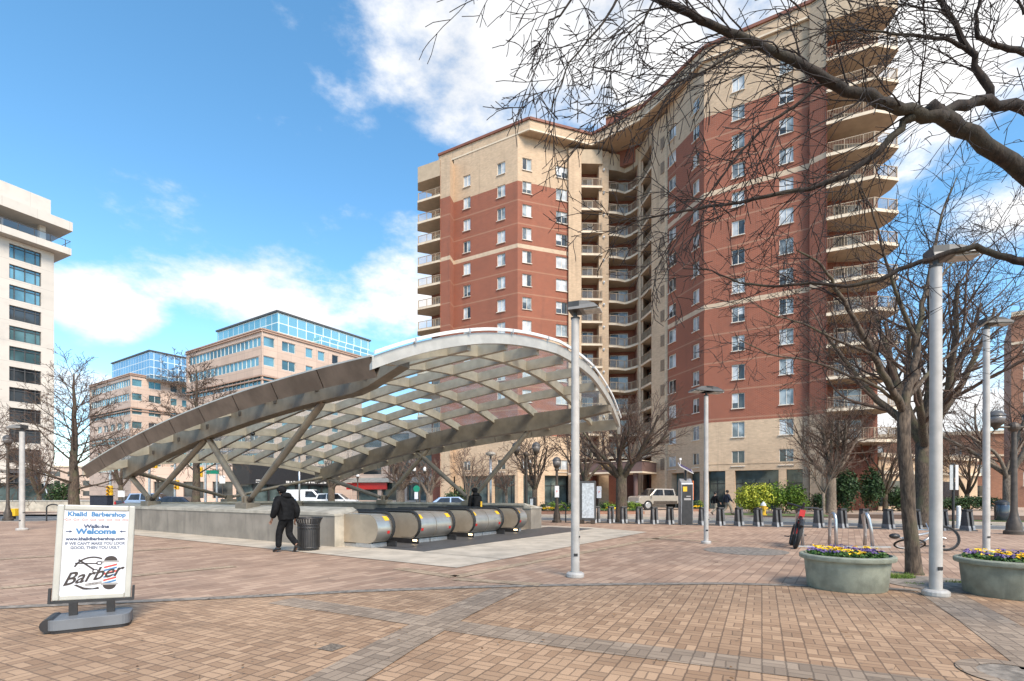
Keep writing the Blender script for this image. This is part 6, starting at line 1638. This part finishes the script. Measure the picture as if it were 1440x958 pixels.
# grass tuft at the tree foot and weeds along the pit
def tuft(c, r, n, seed, label, hgt=.10):
    rg = random.Random(seed); b = MB(); c = Vector(c)
    for i in range(n):
        a = rg.random() * 6.28; q = r * math.sqrt(rg.random()); p = Vector((math.cos(a) * q * 1.4, math.sin(a) * q * .8, 0)); h = hgt * rg.uniform(.4, 1.1); w = Vector((rg.gauss(0, 1), rg.gauss(0, 1), 0)).normalized() * .005; t = Vector((rg.gauss(0, .3), rg.gauss(0, .3), 1)) * h
        b.add([p - w, p + w, p + t], [(0, 1, 2)])
    o = b.build('grass', M['grassb']); o.location = c; o['kind'] = 'stuff'
tuft(gp(1262, 813), .22, 700, 1, 'a'); tuft(gp(1345, 820), .12, 160, 2, 'b', .06); tuft(gp(1285, 822), .12, 90, 3, 'c', .05); tuft(gp(1372, 822), .16, 150, 4, 'd', .06)

rgl = random.Random(77); b = MB()
for i in range(170):
    px, py = rgl.uniform(-40, 1480), 735 + 225 * rgl.random() ** .8
    if 760 < py < 826 and 470 < px < 760: continue
    c = gp(px, py, .03); s = rgl.uniform(.010, .026); a = rgl.random() * 6.28; x = Vector((math.cos(a), math.sin(a), rgl.uniform(-.2, .2))) * s; y = Vector((-math.sin(a), math.cos(a), rgl.uniform(-.3, .3))) * s * .6
    c.z = .03; b.add([c + x, c + y, c - x * .9, c - y], [(0, 1, 2, 3)])
for i in range(26):
    c = gp(rgl.uniform(0, 1440), 760 + 190 * rgl.random(), .03); a = rgl.random() * 6.28; d = Vector((math.cos(a), math.sin(a), 0)); L = rgl.uniform(.04, .14); b.tube([c, c + d * L * .5 + Vector((.004, .004, 0)), c + d * L], [.003, .003, .002], 4)
o = b.build('leaf_litter', M['deadleaf']); o['kind'] = 'stuff'
# ------------------------------------------------------------------ white tower at far left
wt = thing('white_tower', (0, 0, 0), 0, 'white precast tower with ribbon windows and an overhanging top terrace at far left', 'building')
a0 = Vector((-76.3, 85.3, 0)); dW = Vector((-.46, -.888, 0)).normalized()      # corner, direction towards the left edge
nW = Vector((-dW.y, dW.x, 0)) * 1.0
if nW.dot(Vector((1, -1, 0))) < 0: nW = -nW
kW = -nW
def WP(s, k=0.0, z=0.0): return a0 + dW * s + kW * k + Vector((0, 0, z))
LW = 26.0
wm = MB(); wins = []
sA, sB = ray_s(58, a0, WP(1)), ray_s(13, a0, WP(1))
sC = sB + 3.5
ztop_w = CH + (HZ - 356.5) / F * WP(sA).y
zs_ = [ztop_w - 3.22 * i for i in range(12)]
for z in zs_:
    wins.append((LW - sB, LW - sA, z - 2.25, z)); wins.append((LW - sC - (sB - sA), LW - sC, z - 2.25, z))
wall(wm, WP(LW), a0, 5.0, 41.6, wins, .35)
wm.quad(a0 + Vector((0, 0, 0)), a0 + Vector((0, 0, 41.6)), WP(0, 24, 41.6), WP(0, 24)); wm.quad(WP(LW, 0, 41.6), WP(0, 0, 41.6), WP(0, 24, 41.6), WP(LW, 24, 41.6))
wm.quad(WP(0, 24), WP(LW, 24), WP(LW, 24, 41.6), WP(0, 24, 41.6)); wm.quad(WP(LW), WP(LW, 24), WP(LW, 24, 41.6), WP(LW, 0, 41.6))
wm.build('wall', M['whitest'], wt)
rgz = random.Random(9); _c = {}
for (u0, u1, z0, z1) in wins:
    wd, ht = u1 - u0, z1 - z0; o_ = None
    mk_ = rgz.choices(('win_teal', 'win_dark'), (5, 1) if z1 > ztop_w - 14 else (1, 5))[0]
    key = (round(wd, 1), mk_)
    if key not in _c:
        f = MB()
        for z in (.05, ht * .80, ht - .05): f.box((0, 0, z), (wd, .12, .10))
        for x in (-wd / 2 + .05, -wd * .33, 0, wd * .33, wd / 2 - .05): f.box((x, .005, ht / 2), (.11, .11, ht - .1))
        fo = f.build('window', M['dkgrey']); p = MB(); p.quad((-wd / 2, .05, 0), (wd / 2, .05, 0), (wd / 2, .05, ht), (-wd / 2, .05, ht)); po_ = p.build('pane', M[mk_])
        _c[key] = (fo.data, po_.data); bpy.data.objects.remove(fo); bpy.data.objects.remove(po_)
    o_ = link('window', _c[key][0], wt); c = WP(LW) - dW * (u0 + u1) / 2; o_.location = c + kW * .28 + Vector((0, 0, z0)); dd = -dW; o_.rotation_euler = (0, 0, math.atan2(dd.y, dd.x)); link('pane', _c[key][1], o_)
def wslab(name, s0, s1, k0, k1, z0, z1, m='whitest'):
    b = MB(); b.prism([(WP(s, k).x, WP(s, k).y) for s, k in ((s0, k0), (s1, k0), (s1, k1), (s0, k1))], z0, z1); return b.build(name, M[m], wt)
zT = ztop_w + .7
wslab('terrace_slab', -1.7, LW + 2, -1.7, 24, zT, zT + 1.1)
wslab('terrace_wall', 5.5, LW, 2.5, 22, zT + 1.1, zT + 4)
wslab('terrace_column', 1.0, 1.8, .2, 1.0, zT + 1.1, zT + 4.0); wslab('terrace_column', 9.0, 9.8, -.6, .2, zT + 1.1, zT + 4.0)
wslab('roof_slab', -1.8, LW + 2, -1.9, 24, zT + 4.0, zT + 5.5)
wslab('roof_parapet', .2, LW, .6, 22, zT + 5.5, zT + 8.9)
b = MB()
for s in range(-1, int(LW), 2): b.bar(WP(s + .1, -1.6, zT + 1.15), WP(s + .1, -1.6, zT + 2.3), .08, .08, (1, 0, 0))
b.bar(WP(-1.6, -1.6, zT + 2.3), WP(LW, -1.6, zT + 2.3), .07, .07); b.bar(WP(-1.6, -1.6, zT + 2.3), WP(-1.6, 10, zT + 2.3), .07, .07)
r_ = b.build('railing', M['dkgrey'], wt)
b = MB(); b.quad(WP(-1.6, -1.6, zT + 1.2), WP(LW, -1.6, zT + 1.2), WP(LW, -1.6, zT + 2.2), WP(-1.6, -1.6, zT + 2.2)); b.build('glass_rail', M['glassrail'], r_)
b = MB(); b.quad(WP(0, .6, 0), WP(LW, .6, 0), WP(LW, .6, 5.4), WP(0, .6, 5.4)); b.build('shopfront', M['store_glass'], wt)
b = MB()
for s in (0.3, 4.2, 8.4, 12.6, 16.8, 21): b.box(WP(s, .4, 2.7), (.5, .5, 5.4), math.atan2(dW.y, dW.x))
b.bar(WP(0, .3, 5.1), WP(LW, .3, 5.1), .6, .5); b.build('shopfront_mullion', M['dkgrey'], wt)
fs_ = thing('front_sculpture', WP(2.6, -3.0), 0, 'tall pale curved blade sculpture before the dark shopfront', 'sculpture')
for sg_ in (-.35, .35):
    b = MB(); b.tube([(sg_ * 2.2 + .9, 0, .0), (sg_ * 1.9 + .1, 0, 1.5), (sg_ * 1.4 - .2, 0, 3.0), (sg_ * .7 + .2, 0, 4.3), (.55, 0, 5.6)], [.09, .10, .10, .08, .03], 8); b.build('blade', M['chrome'], fs_, smooth=True)
text('shop_lettering', 'THE\nPROVIDENCE\nCENTER' if False else 'HOME\nFURNISHING\nSTUDIO' if False else '', .1, M['white'], (0, 0, 0), (1, 0, 0), (0, 0, 1), wt) if False else None
# ------------------------------------------------------------------ pink office blocks
def office(name, label, c, L1, L2, H, storey, ztops, ped, glass_c, GL1, GL2, GH, cw):
    """c: near corner; faces run along U (left, away) and along V (right, away)"""
    o = thing(name, (0, 0, 0), 0, label, 'building'); c = Vector(c); A_, B_ = U, V
    n1 = Vector((A_.y, -A_.x, 0)); n1 = n1 if n1.y < 0 else -n1; n2 = Vector((B_.y, -B_.x, 0)); n2 = n2 if n2.y < 0 else -n2
    bx_ = MB(); pl = [(p.x, p.y) for p in (c, c + B_ * L2, c + B_ * L2 + A_ * L1, c + A_ * L1)]
    # walls with ribbon openings along the U face and punched openings on the V face
    N = int((H - 7) / storey); w1, w2 = [], []
    for i in range(N):
        zt = H - 1.5 - i * storey
        if i < 3 or i % 2 == 0: w1.append((1.2 if i % 2 else .0 + .5, L1 - 1.0, zt - 1.9, zt))
        else: w1 += [(q, q + 3.2, zt - 1.9, zt) for q in [1.5 + 4.6 * k for k in range(int((L1 - 5) / 4.6))]]
        w2 += [(q, q + (3.0 if q < 5 else 1.7), zt - 2.0, zt) for q in [4.2, 9.6] + [12.6 + 3.6 * k for k in range(max(0, int((L2 - 16) / 3.6)))] if q + 3 < L2]
        w2.append((.0 + .3, 2.6, zt - 1.9, zt))
    W1 = [(L1 - b_, L1 - a_, z0, z1) for a_, b_, z0, z1 in w1]
    wall(bx_, c + A_ * L1, c, 0, H, W1, .3); wall(bx_, c, c + B_ * L2, 0, H, w2, .3)
    bx_.add([(p[0], p[1], z) for z in (0, H) for p in pl], [(1, 2, 6, 5), (2, 3, 7, 6), (4, 5, 6, 7)])
    wo = bx_.build('wall', M['pinkst'], o)
    tr = MB()
    for z in (H - .55, H - .15, H - 9.3, H - 10.0, H - 17.5):
        tr.bar(c + A_ * L1 + n1 * .10 + Vector((0, 0, z)), c + n1 * .10 + n2 * .0 + Vector((0, 0, z)), .3, .25); tr.bar(c + n2 * .10 + Vector((0, 0, z)), c + B_ * L2 + n2 * .10 + Vector((0, 0, z)), .3, .25)
    tr.build('cornice', M['pinkst2'], o)
    def rib(P, d, n, ws):
        for (a_, b_, z0, z1) in ws:
            if z1 < 4: continue
            f = MB(); k = max(1, int((b_ - a_) / 1.5)); 
            for i in range(k + 1): q = a_ + (b_ - a_) * i / k; f.bar(P + d * q - n * .2 + Vector((0, 0, z0)), P + d * q - n * .2 + Vector((0, 0, z1)), .10, .10, n)
            for z in (z0 + .05, z1 - .05): f.bar(P + d * a_ - n * .2 + Vector((0, 0, z)), P + d * b_ - n * .2 + Vector((0, 0, z)), .1, .1)
            fo = f.build('window', M['white'], o)
            g = MB(); g.quad(P + d * a_ - n * .26 + Vector((0, 0, z0)), P + d * b_ - n * .26 + Vector((0, 0, z0)), P + d * b_ - n * .26 + Vector((0, 0, z1)), P + d * a_ - n * .26 + Vector((0, 0, z1))); g.build('pane', M['win_teal'] if rgz.random() < .75 else M['win_dark'], fo)
    rib(c, A_, n1, w1); rib(c, B_, n2, w2)
    g = Vector(glass_c); pl = [(p.x, p.y) for p in (g, g + B_ * GL2, g + B_ * GL2 + A_ * GL1, g + A_ * GL1)]
    b = MB(); b.prism(pl, H - 1, GH); b.build('glass_penthouse', M[cw], o)
    b = MB(); b.prism([(p.x, p.y) for p in (g - A_ * .3 - B_ * .3, g + B_ * (GL2 + .3) - A_ * .3, g + B_ * (GL2 + .3) + A_ * (GL1 + .3), g + A_ * (GL1 + .3) - B_ * .3)], GH, GH + .35); b.build('roof_edge', M['dkgrey'], o)
    b = MB(); q = g + B_ * (GL2 * .35) + n2 * 2.4; b.prism([(p.x, p.y) for p in (q, q + B_ * GL2 * .62, q + B_ * GL2 * .62 + A_ * 3, q + A_ * 3)], H - 1, GH - 3.4); b.build('glass_bay', M[cw], o)
    return o
office('office_building', 'pink precast office block with a teal glass penthouse behind the canopy', (-48.8, 100, 0), 30.5, 24.5, 34, 3.8, 0, 0, (-49.8, 108.7, 0), 24.5, 25, 40.2, 'cw_teal')
office('office_building', 'smaller pink office block with a blue glass top, farther left', (-102, 137, 0), 29, 22, 34, 3.8, 0, 0, (-98, 138.5, 0), 25, 16, 40.2, 'cw_blue')
# black storefront pavilion wrapped round the foot of the near block
bp = thing('dark_storefront', (0, 0, 0), 0, 'black clad corner storefront with small white lettering under the canopy', 'shop')
c = Vector((-41.0, 80.0, 0)); Hs = 6.45
b = MB(); b.prism([(p.x, p.y) for p in (c, c + V * 17, c + V * 17 + U * 5, c + U * 5)], 3.1, Hs); b.build('fascia', M['black'], bp)
b = MB(); b.prism([(p.x, p.y) for p in (c + V * .6 + U * .6, c + V * 16.4 + U * .6, c + V * 16.4 + U * 5, c + V * .6 + U * 5)], 0, 3.1); b.build('shopfront', M['store_glass'], bp)
for k in range(7): b = MB(); b.box(c + V * (.9 + 2.5 * k) + U * .45 + Vector((0, 0, 1.55)), (.22, .22, 3.1), math.atan2(V.y, V.x)); b.build('pillar', M['black'], bp)
b = MB(); b.prism([(p.x, p.y) for p in (c - V * .2 - U * .2, c + V * 17.2 - U * .2, c + V * 17.2 + U * 5.2, c - V * .2 + U * 5.2)], Hs, Hs + .4); b.build('cap', M['pinkst'], bp)
fa_ = [x for x in kids(bp) if x.name.startswith('fascia')][0]; nf = Vector((V.y, -V.x, 0)); nf = nf if nf.y < 0 else -nf
b = MB(); rgs = random.Random(3)
for s0, z0, hh, cnt in ((1.0, 3.75, .16, 7), (1.0, 3.42, .16, 9), (6.2, 3.55, .36, 22)):
    q = s0
    for i in range(cnt):
        wd_ = hh * rgs.uniform(.45, .8); b.bar(c + V * q + nf * .02 + Vector((0, 0, z0)), c + V * (q + wd_) + nf * .02 + Vector((0, 0, z0)), .03, hh * rgs.uniform(.7, 1)); q += wd_ + hh * (.22 if rgs.random() < .85 else .7)
b.build('white_lettering', M['white'], fa_)['kind'] = 'stuff'
# low pink block to the right of it with a red shop board
lb = thing('low_block', (0, 0, 0), 0, 'low pink building with dark upper openings seen under the canopy', 'building')
c = Vector((-30, 96, 0)); d = Vector((.96, -.28, 0)).normalized(); n = Vector((d.y, -d.x, 0)); wn = [(2 + 5.6 * k, 6.2 + 5.6 * k, 5.2, 8.6) for k in range(6)] + [(1 + 5.2 * k, 5.4 + 5.2 * k, .4, 3.6) for k in range(6)] + [(2 + 5.6 * k, 6.2 + 5.6 * k, 10.2, 12.6) for k in range(6)]
b = MB(); wall(b, c, c + d * 36, 0, 15, wn, .8); b.quad(c + Vector((0, 0, 15)), c + d * 36 + Vector((0, 0, 15)), c + d * 36 - n * 16 + Vector((0, 0, 15)), c - n * 16 + Vector((0, 0, 15))); b.quad(c, c - n * 16, c - n * 16 + Vector((0, 0, 15)), c + Vector((0, 0, 15))); b.build('wall', M['pinkst'], lb)
for a_, b_, z0, z1 in wn:
    g = MB(); g.quad(c + d * a_ - n * .75 + Vector((0, 0, z0)), c + d * b_ - n * .75 + Vector((0, 0, z0)), c + d * b_ - n * .75 + Vector((0, 0, z1)), c + d * a_ - n * .75 + Vector((0, 0, z1))); g.build('window', M['win_dark'] if z0 > 4 else M['store_glass'], lb)
b = MB(); b.box(c + d * 3.2 + n * .15 + Vector((0, 0, 3.0)), (8.5, .2, 1.2), math.atan2(d.y, d.x)); b.build('shop_board', M['red'], lb)
b = MB(); b.box(c + d * 3.2 + n * .35 + Vector((0, 0, 4.1)), (10, .8, .8), math.atan2(d.y, d.x)); b.build('awning', M['lip'], lb)
# low long pink building at left under the trees
lb = thing('low_block', (0, 0, 0), 0, 'low rose coloured building beyond the left street', 'building')
c = Vector((-66, 92, 0)); d = Vector((.9, .1, 0)).normalized(); n = Vector((d.y, -d.x, 0)); wn = [(1.5 + 5 * k, 5 + 5 * k, .8, 3.8) for k in range(5)]
b = MB(); wall(b, c, c + d * 27, 0, 6.5, wn, .4); b.quad(c + Vector((0, 0, 6.5)), c + d * 27 + Vector((0, 0, 6.5)), c + d * 27 - n * 8 + Vector((0, 0, 6.5)), c - n * 8 + Vector((0, 0, 6.5))); b.build('wall', M['pinkst'], lb)
for a_, b_, z0, z1 in wn:
    g = MB(); g.quad(c + d * a_ - n * .35 + Vector((0, 0, z0)), c + d * b_ - n * .35 + Vector((0, 0, z0)), c + d * b_ - n * .35 + Vector((0, 0, z1)), c + d * a_ - n * .35 + Vector((0, 0, z1))); g.build('window', M['win_dark'], lb)
# right: podium of the tower, far brick terrace, brick block at the edge
pd_ = thing('podium_wing', (0, 0, 0), 0, 'low tan wing with cream bands right of the tall tower', 'building')
b = MB(); b.prism([(34.5, 48.2), (50, 55), (46, 66), (34.5, 60)], 0, 5.2); b.build('wall', M['towertan'], pd_)
b = MB(); b.bar((34.3, 47.9, 5.2), (50.2, 54.8, 5.2), .5, .4); b.bar((34.4, 48.0, 3.6), (50.1, 54.9, 3.6), .3, .3); b.build('band', M['trim'], pd_)
b = MB()
for k in range(3): p = Vector((36 + 4.6 * k, 48.85 + 2.02 * k, 1.6)); b.box(p, (3.2, .12, 2.4), math.atan2(6.8, 15.5)); 
b.build('window', M['win_dark'], pd_)
def brickblock(label, c, d, L, H, cols, rows, s0, ws, zs0, dep=14):
    o = thing('brick_building', (0, 0, 0), 0, label, 'building'); c = Vector(c); d = Vector(d).normalized(); n = Vector((d.y, -d.x, 0))
    wn = [(s0 + ws * 2.2 * i, s0 + ws * 2.2 * i + ws, zs0 + 3.1 * j, zs0 + 3.1 * j + 1.6) for i in range(cols) for j in range(rows)]
    b = MB(); wall(b, c, c + d * L, 0, H, wn, .15); b.quad(c + Vector((0, 0, H)), c + d * L + Vector((0, 0, H)), c + d * L - n * dep + Vector((0, 0, H)), c - n * dep + Vector((0, 0, H))); b.quad(c, c - n * dep, c - n * dep + Vector((0, 0, H)), c + Vector((0, 0, H))); b.build('wall', M['lowbrick'], o)
    b = MB(); b.bar(c + n * .1 + Vector((0, 0, H)), c + d * L + n * .1 + Vector((0, 0, H)), .5, .5); b.bar(c + n * .06 + Vector((0, 0, H - 3.4)), c + d * L + n * .06 + Vector((0, 0, H - 3.4)), .2, .3); b.build('cornice', M['trim'], o)
    for a_, b_, z0, z1 in wn:
        w_ = window(c, c + d * L, a_, b_, z0, z1, o, .15)
brickblock('tall brick apartment block cut by the right edge', (58.5, 60, 0), (.75, -.66, 0), 16, 22.5, 5, 6, 1.0, 1.4, 2.5)
brickblock('long low brick terrace behind the bare trees at right', (52, 82, 0), (.94, -.34, 0), 60, 10.6, 16, 3, 1.5, 1.5, 1.2)
# distant skyline pieces closing the street ends
for (x, y, w_, dp, h, lab, m) in ((-150, 190, 46, 20, 11, 'distant low tan building closing the left street', 'pinkst'), (-60, 175, 60, 20, 13, 'distant rose building beyond the offices', 'pinkst'), (-12, 150, 34, 20, 12, 'distant tan building left of the tower foot', 'towertan'), (105, 150, 90, 20, 10, 'distant brick row beyond the right trees', 'lowbrick')):
    o = thing('distant_building', (x, y, 0), .1, lab, 'building'); b = MB(); b.box((0, 0, h / 2), (w_, dp, h)); b.build('wall', M[m], o)
    for k in range(int(w_ / 5)):
        for z in (1.8, 5.4, 8.6):
            if z + 1 < h: g = MB(); g.box((-w_ / 2 + 2.6 + 5 * k, -dp / 2 - .02, z), (2.6, .08, 1.7)); g.build('window', M['win_dark'], o)
    b = MB(); b.box((0, -dp / 2, h + .2), (w_ + .6, .8, .5)); b.build('cornice', M['trim'], o)
# ------------------------------------------------------------------ vehicles
def car(name, loc, rz, label, prof, roof, Wd, m, wheels, wr, cat='car', glass=None, group=None, cab=None):
    """prof: side outline of the lower body (x forward, z); cab: side outline of the glasshouse"""
    o = thing(name, loc, rz, label, cat, group)
    b = MB(); b.extrude(prof, (0, -Wd / 2, 0), (1, 0, 0), (0, 0, 1), (0, 1, 0), Wd); bo = bevel(b.build('body', M[m], o), .07, 3)
    b = MB(); n = len(cab); vs = []
    zt = max(p[1] for p in cab); zb = min(p[1] for p in cab)
    for s in (-1, 1):
        for x, z in cab: vs.append((x, s * (Wd / 2 - .03 - .16 * (z - zb) / (zt - zb)), z))
    b.add(vs, [tuple(range(n)), tuple(reversed(range(n, 2 * n)))] + [(i, (i + 1) % n, n + (i + 1) % n, n + i) for i in range(n)]); bevel(b.build('cabin', M[m], o), .05, 2)
    gl = MB()
    for side in (-1, 1):
        for poly in glass:
            q = [Vector((x, side * (Wd / 2 - .018 - .16 * (z - zb) / (zt - zb)), z)) for x, z in poly]; gl.add(q, [tuple(range(len(q)))])
    # windscreen and rear screen
    xs = sorted(cab, key=lambda p: p[0])
    def screen(p, q, off):
        a, c_ = Vector((p[0], 0, p[1])), Vector((q[0], 0, q[1])); a2, c2 = a.lerp(c_, .12), a.lerp(c_, .9); wa = Wd / 2 - .12; wb = Wd / 2 - .24
        gl.quad(a2 + Vector((off, -wa, .01)), a2 + Vector((off, wa, .01)), c2 + Vector((off, wb, .01)), c2 + Vector((off, -wb, .01)))
    screen(cab[-1], cab[-2], .035); screen(cab[0], cab[1], -.035)
    gl.build('glass', M['carglass'], o)
    for x in wheels:
        for s in (-1, 1):
            w_ = MB(); y = s * (Wd / 2 - .10); w_.tube([(x, y - .11, wr), (x, y + .11, wr)], wr, 20); t_ = w_.build('tyre', M['tyre'], o)
            w_ = MB(); w_.tube([(x, y + s * .105, wr), (x, y + s * .125, wr)], [wr * .64, wr * .55], 14); w_.build('rim', M['alum'], t_)
    x0, x1 = min(p[0] for p in prof), max(p[0] for p in prof)
    for s in (-1, 1):
        b = MB(); b.box((x0 - .005, s * (Wd / 2 - .14), .95 * (prof[0][1] + .0) + .32), (.04, .22, .32)); b.build('tail_light', M['tail'], o)
        b = MB(); b.box((x1 + .0, s * (Wd / 2 - .24), .78), (.04, .34, .16)); b.build('headlight', M['white'], o)
        b = MB(); b.box((cab[-1][0] - .15, s * (Wd / 2 + .10), 1.08 + (.25 if Wd > 1.95 else 0)), (.12, .2, .2)); b.build('mirror', M[m], o)
    return o
SED = dict(prof=[(-2.2, .35), (-2.25, .75), (-2.1, .95), (2.0, .88), (2.25, .68), (2.25, .35)], cab=[(-1.85, .93), (-1.15, 1.43), (.35, 1.45), (1.15, .92)], glass=[[(-1.45, .97), (-1.05, 1.36), (-.35, 1.38), (-.35, .97)], [(-.25, .97), (-.25, 1.38), (.30, 1.38), (.88, .97)]], wheels=(-1.35, 1.4), wr=.33, Wd=1.8, roof=0)
SUV = dict(prof=[(-2.3, .4), (-2.35, .9), (-2.25, 1.08), (2.1, 1.02), (2.35, .8), (2.35, .4)], cab=[(-2.2, 1.06), (-1.95, 1.72), (.3, 1.75), (1.2, 1.05)], glass=[[(-2.0, 1.1), (-1.82, 1.62), (-1.0, 1.66), (-1.0, 1.1)], [(-.9, 1.1), (-.9, 1.67), (.25, 1.67), (.95, 1.1)]], wheels=(-1.42, 1.45), wr=.37, Wd=1.9, roof=0)
PU_ = dict(prof=[(-3.0, .70), (-3.05, 1.34), (-.55, 1.36), (1.45, 1.38), (2.72, 1.34), (2.92, 1.22), (2.98, .62), (2.4, .58), (-2.3, .62)], cab=[(-1.15, 1.34), (-1.02, 2.04), (.95, 2.07), (1.75, 1.34)], glass=[[(-.97, 1.40), (-.90, 1.93), (.12, 1.96), (.12, 1.40)], [(.26, 1.40), (.26, 1.96), (.90, 1.96), (1.46, 1.40)]], wheels=(-1.85, 1.95), wr=.47, Wd=2.03, roof=0)
pk = car('pickup_truck', ground_at(928, 50), PI + .30, 'champagne crew cab pickup parked before the tower entrance', m='cargold', cat='pickup truck', **PU_)
b = MB(); b.box((0.05, -1.025, .72), (2.6, .03, .30)); b.box((0.05, 1.025, .72), (2.6, .03, .30)); b.box((-3.07, 0, .62), (.14, 1.9, .22)); b.build('lower_cladding', M['bronze'], pk)
b = MB(); b.box((-2.05, 0, 1.37), (1.7, 1.7, .02)); b.build('bed', M['black'], pk)
b = MB(); b.box((-3.075, 0, .98), (.02, .34, .18)); b.build('number_plate', M['white'], pk)
rz_left = math.atan2(-.1, -1)
car('parked_car', ground_at(218, 52, ROADZ), .15, 'silver blue car beyond the left end of the wall', m='carblue', **SUV)
car('parked_car', ground_at(196, 60, ROADZ), 1.3, 'dark car at the far left crossing', m='cardark', **SED)
car('parked_car', ground_at(243, 45, ROADZ), PI + .1, 'dark low car just right of the silver blue one', m='cardark', **SED)
VAN = dict(prof=[(-2.6, .4), (-2.65, 1.1), (-2.6, 1.2), (2.3, 1.2), (2.6, .95), (2.65, .4)], cab=[(-2.6, 1.2), (-2.55, 2.15), (1.0, 2.2), (1.95, 1.2)], glass=[[(.2, 1.3), (.2, 2.0), (.95, 2.0), (1.6, 1.3)]], wheels=(-1.7, 1.7), wr=.38, Wd=2.0, roof=0)
car('white_van', ground_at(430, 60, ROADZ), .1, 'white van with small blue marks on its side under the canopy', m='carwhite', cat='van', **VAN)
vn = [x for x in bpy.data.objects if x.name.startswith('white_van')][0]; b = MB()
for i, wd_ in enumerate((.18, .22, .14, .2)): b.box((-1.9 + .34 * i, -1.012, .98), (wd_, .02, .22))
b.build('blue_marking', M['ink_blue'], [x for x in kids(vn) if x.name.startswith('body')][0])['kind'] = 'stuff'
car('parked_car', ground_at(474, 58, ROADZ), .1, 'white sedan right behind the white van', m='carwhite', **SUV)
car('parked_car', ground_at(640, 40, ROADZ), .05, 'pale blue car whose roof shows above the far wall', m='carblue', **SED)
# ------------------------------------------------------------------ traffic signals
def signal(px, Y, ptop, heads, label, arm=None, sign=None):
    p = ground_at(px, Y, ROADZ); H = HT(ptop, Y) - ROADZ
    o = thing('traffic_signal', p, 0, label, 'traffic light', 'traffic lights at the left crossing')
    b = MB(); b.tube([(0, 0, 0), (0, 0, H)], [.13, .10], 10); b.lathe([(.25, 0), (.25, .3), (.14, .35)], 12); b.build('pole', M['chrome'], o)
    if arm: b = MB(); b.tube([(0, 0, H - .5), (arm, -.2, H - .3)], [.08, .05], 8); b.build('mast_arm', M['chrome'], o)
    for hx, hy in heads:
        q = pd(hx, hy, Y) - p
        b = MB(); b.box(q, (.36, .28, 1.05)); 
        for k in (-1, 0, 1): b.tube([q + Vector((0, -.14, .33 * k)), q + Vector((0, -.34, .33 * k + .02))], [.14, .15], 10, False)
        h = bevel(b.build('signal_head', M['yellow'], o), .03)
        b = MB()
        for k in (-1, 0, 1): b.tube([q + Vector((0, -.145, .33 * k)), q + Vector((0, -.15, .33 * k))], .12, 12)
        b.build('lens', M['dkgrey'], h)
    if sign:
        q = pd(*sign, Y) - p; b = MB(); b.box(q, (1.5, .04, .40)); b.build('street_name_sign', M['green_sg'], o)
    return o
signal(210, 50, 640, [(203, 651), (218, 651)], 'traffic light with twin yellow heads seen past the canopy tip')
signal(289, 54, 630, [(282, 664)], 'traffic light with green street name plate behind the left struts', sign=(298, 664))
signal(305, 60, 630, [(358, 647)], 'tall signal pole whose head hangs above the dark storefront', arm=4.5)
signal(246, 57, 650, [(249, 682)], 'slim signal pole with a low yellow head between the left struts')
signal(155, 48, 655, [(155, 691)], 'signal pole with yellow pedestrian head left of the wall')
# parking meters and small yellow hydrant-like box at the far left
mb2 = thing('newspaper_box', ground_at(20, 34, ROADZ), 0, 'small yellow box on the verge at the far left', 'street box'); b = MB(); b.box((0, 0, .45), (.42, .38, .5)); bevel(b.build('box', M['yellow'], mb2), .04); b = MB(); b.box((0, 0, .1), (.12, .12, .2)); b.build('leg', M['black'], mb2)
mb2 = thing('cabinet_box', ground_at(143, 42, ROADZ), 0, 'dark navy cabinet beyond the sign, left of the canopy wall', 'utility cabinet'); b = MB(); b.box((0, 0, .75), (1.4, .7, 1.5)); bevel(b.build('cabinet', M['cloth_navy'], mb2), .03); b = MB(); b.box((0, 0, 1.53), (1.5, .8, .06)); b.build('lid', M['dkgrey'], mb2)
wl_ = thing('garden_wall', ground_at(60, 46), 0, 'low pale concrete wall on the verge in front of the white tower', 'wall'); b = MB(); b.box((0, 0, .45), (12, .5, .9)); b.build('wall_body', M['coping'], wl_); b = MB(); b.box((0, 0, .93), (12.2, .6, .08)); b.build('cap', M['lip'], wl_)
# clay pot by the near wall
ct = thing('clay_planter', cp(14.2, -.6), 0, 'brown clay pot at the left end of the concrete wall', 'planter'); b = MB(); b.lathe([(.26, 0), (.34, .5), (.42, .56), (.44, .72), (.38, .74), (.36, .66)], 20); b.build('pot', M['skirt'], ct, smooth=True, angle=40); b = MB(); b.lathe([(.37, .66), (1e-7, .68)], 16); b.build('soil', M['soil'], ct)
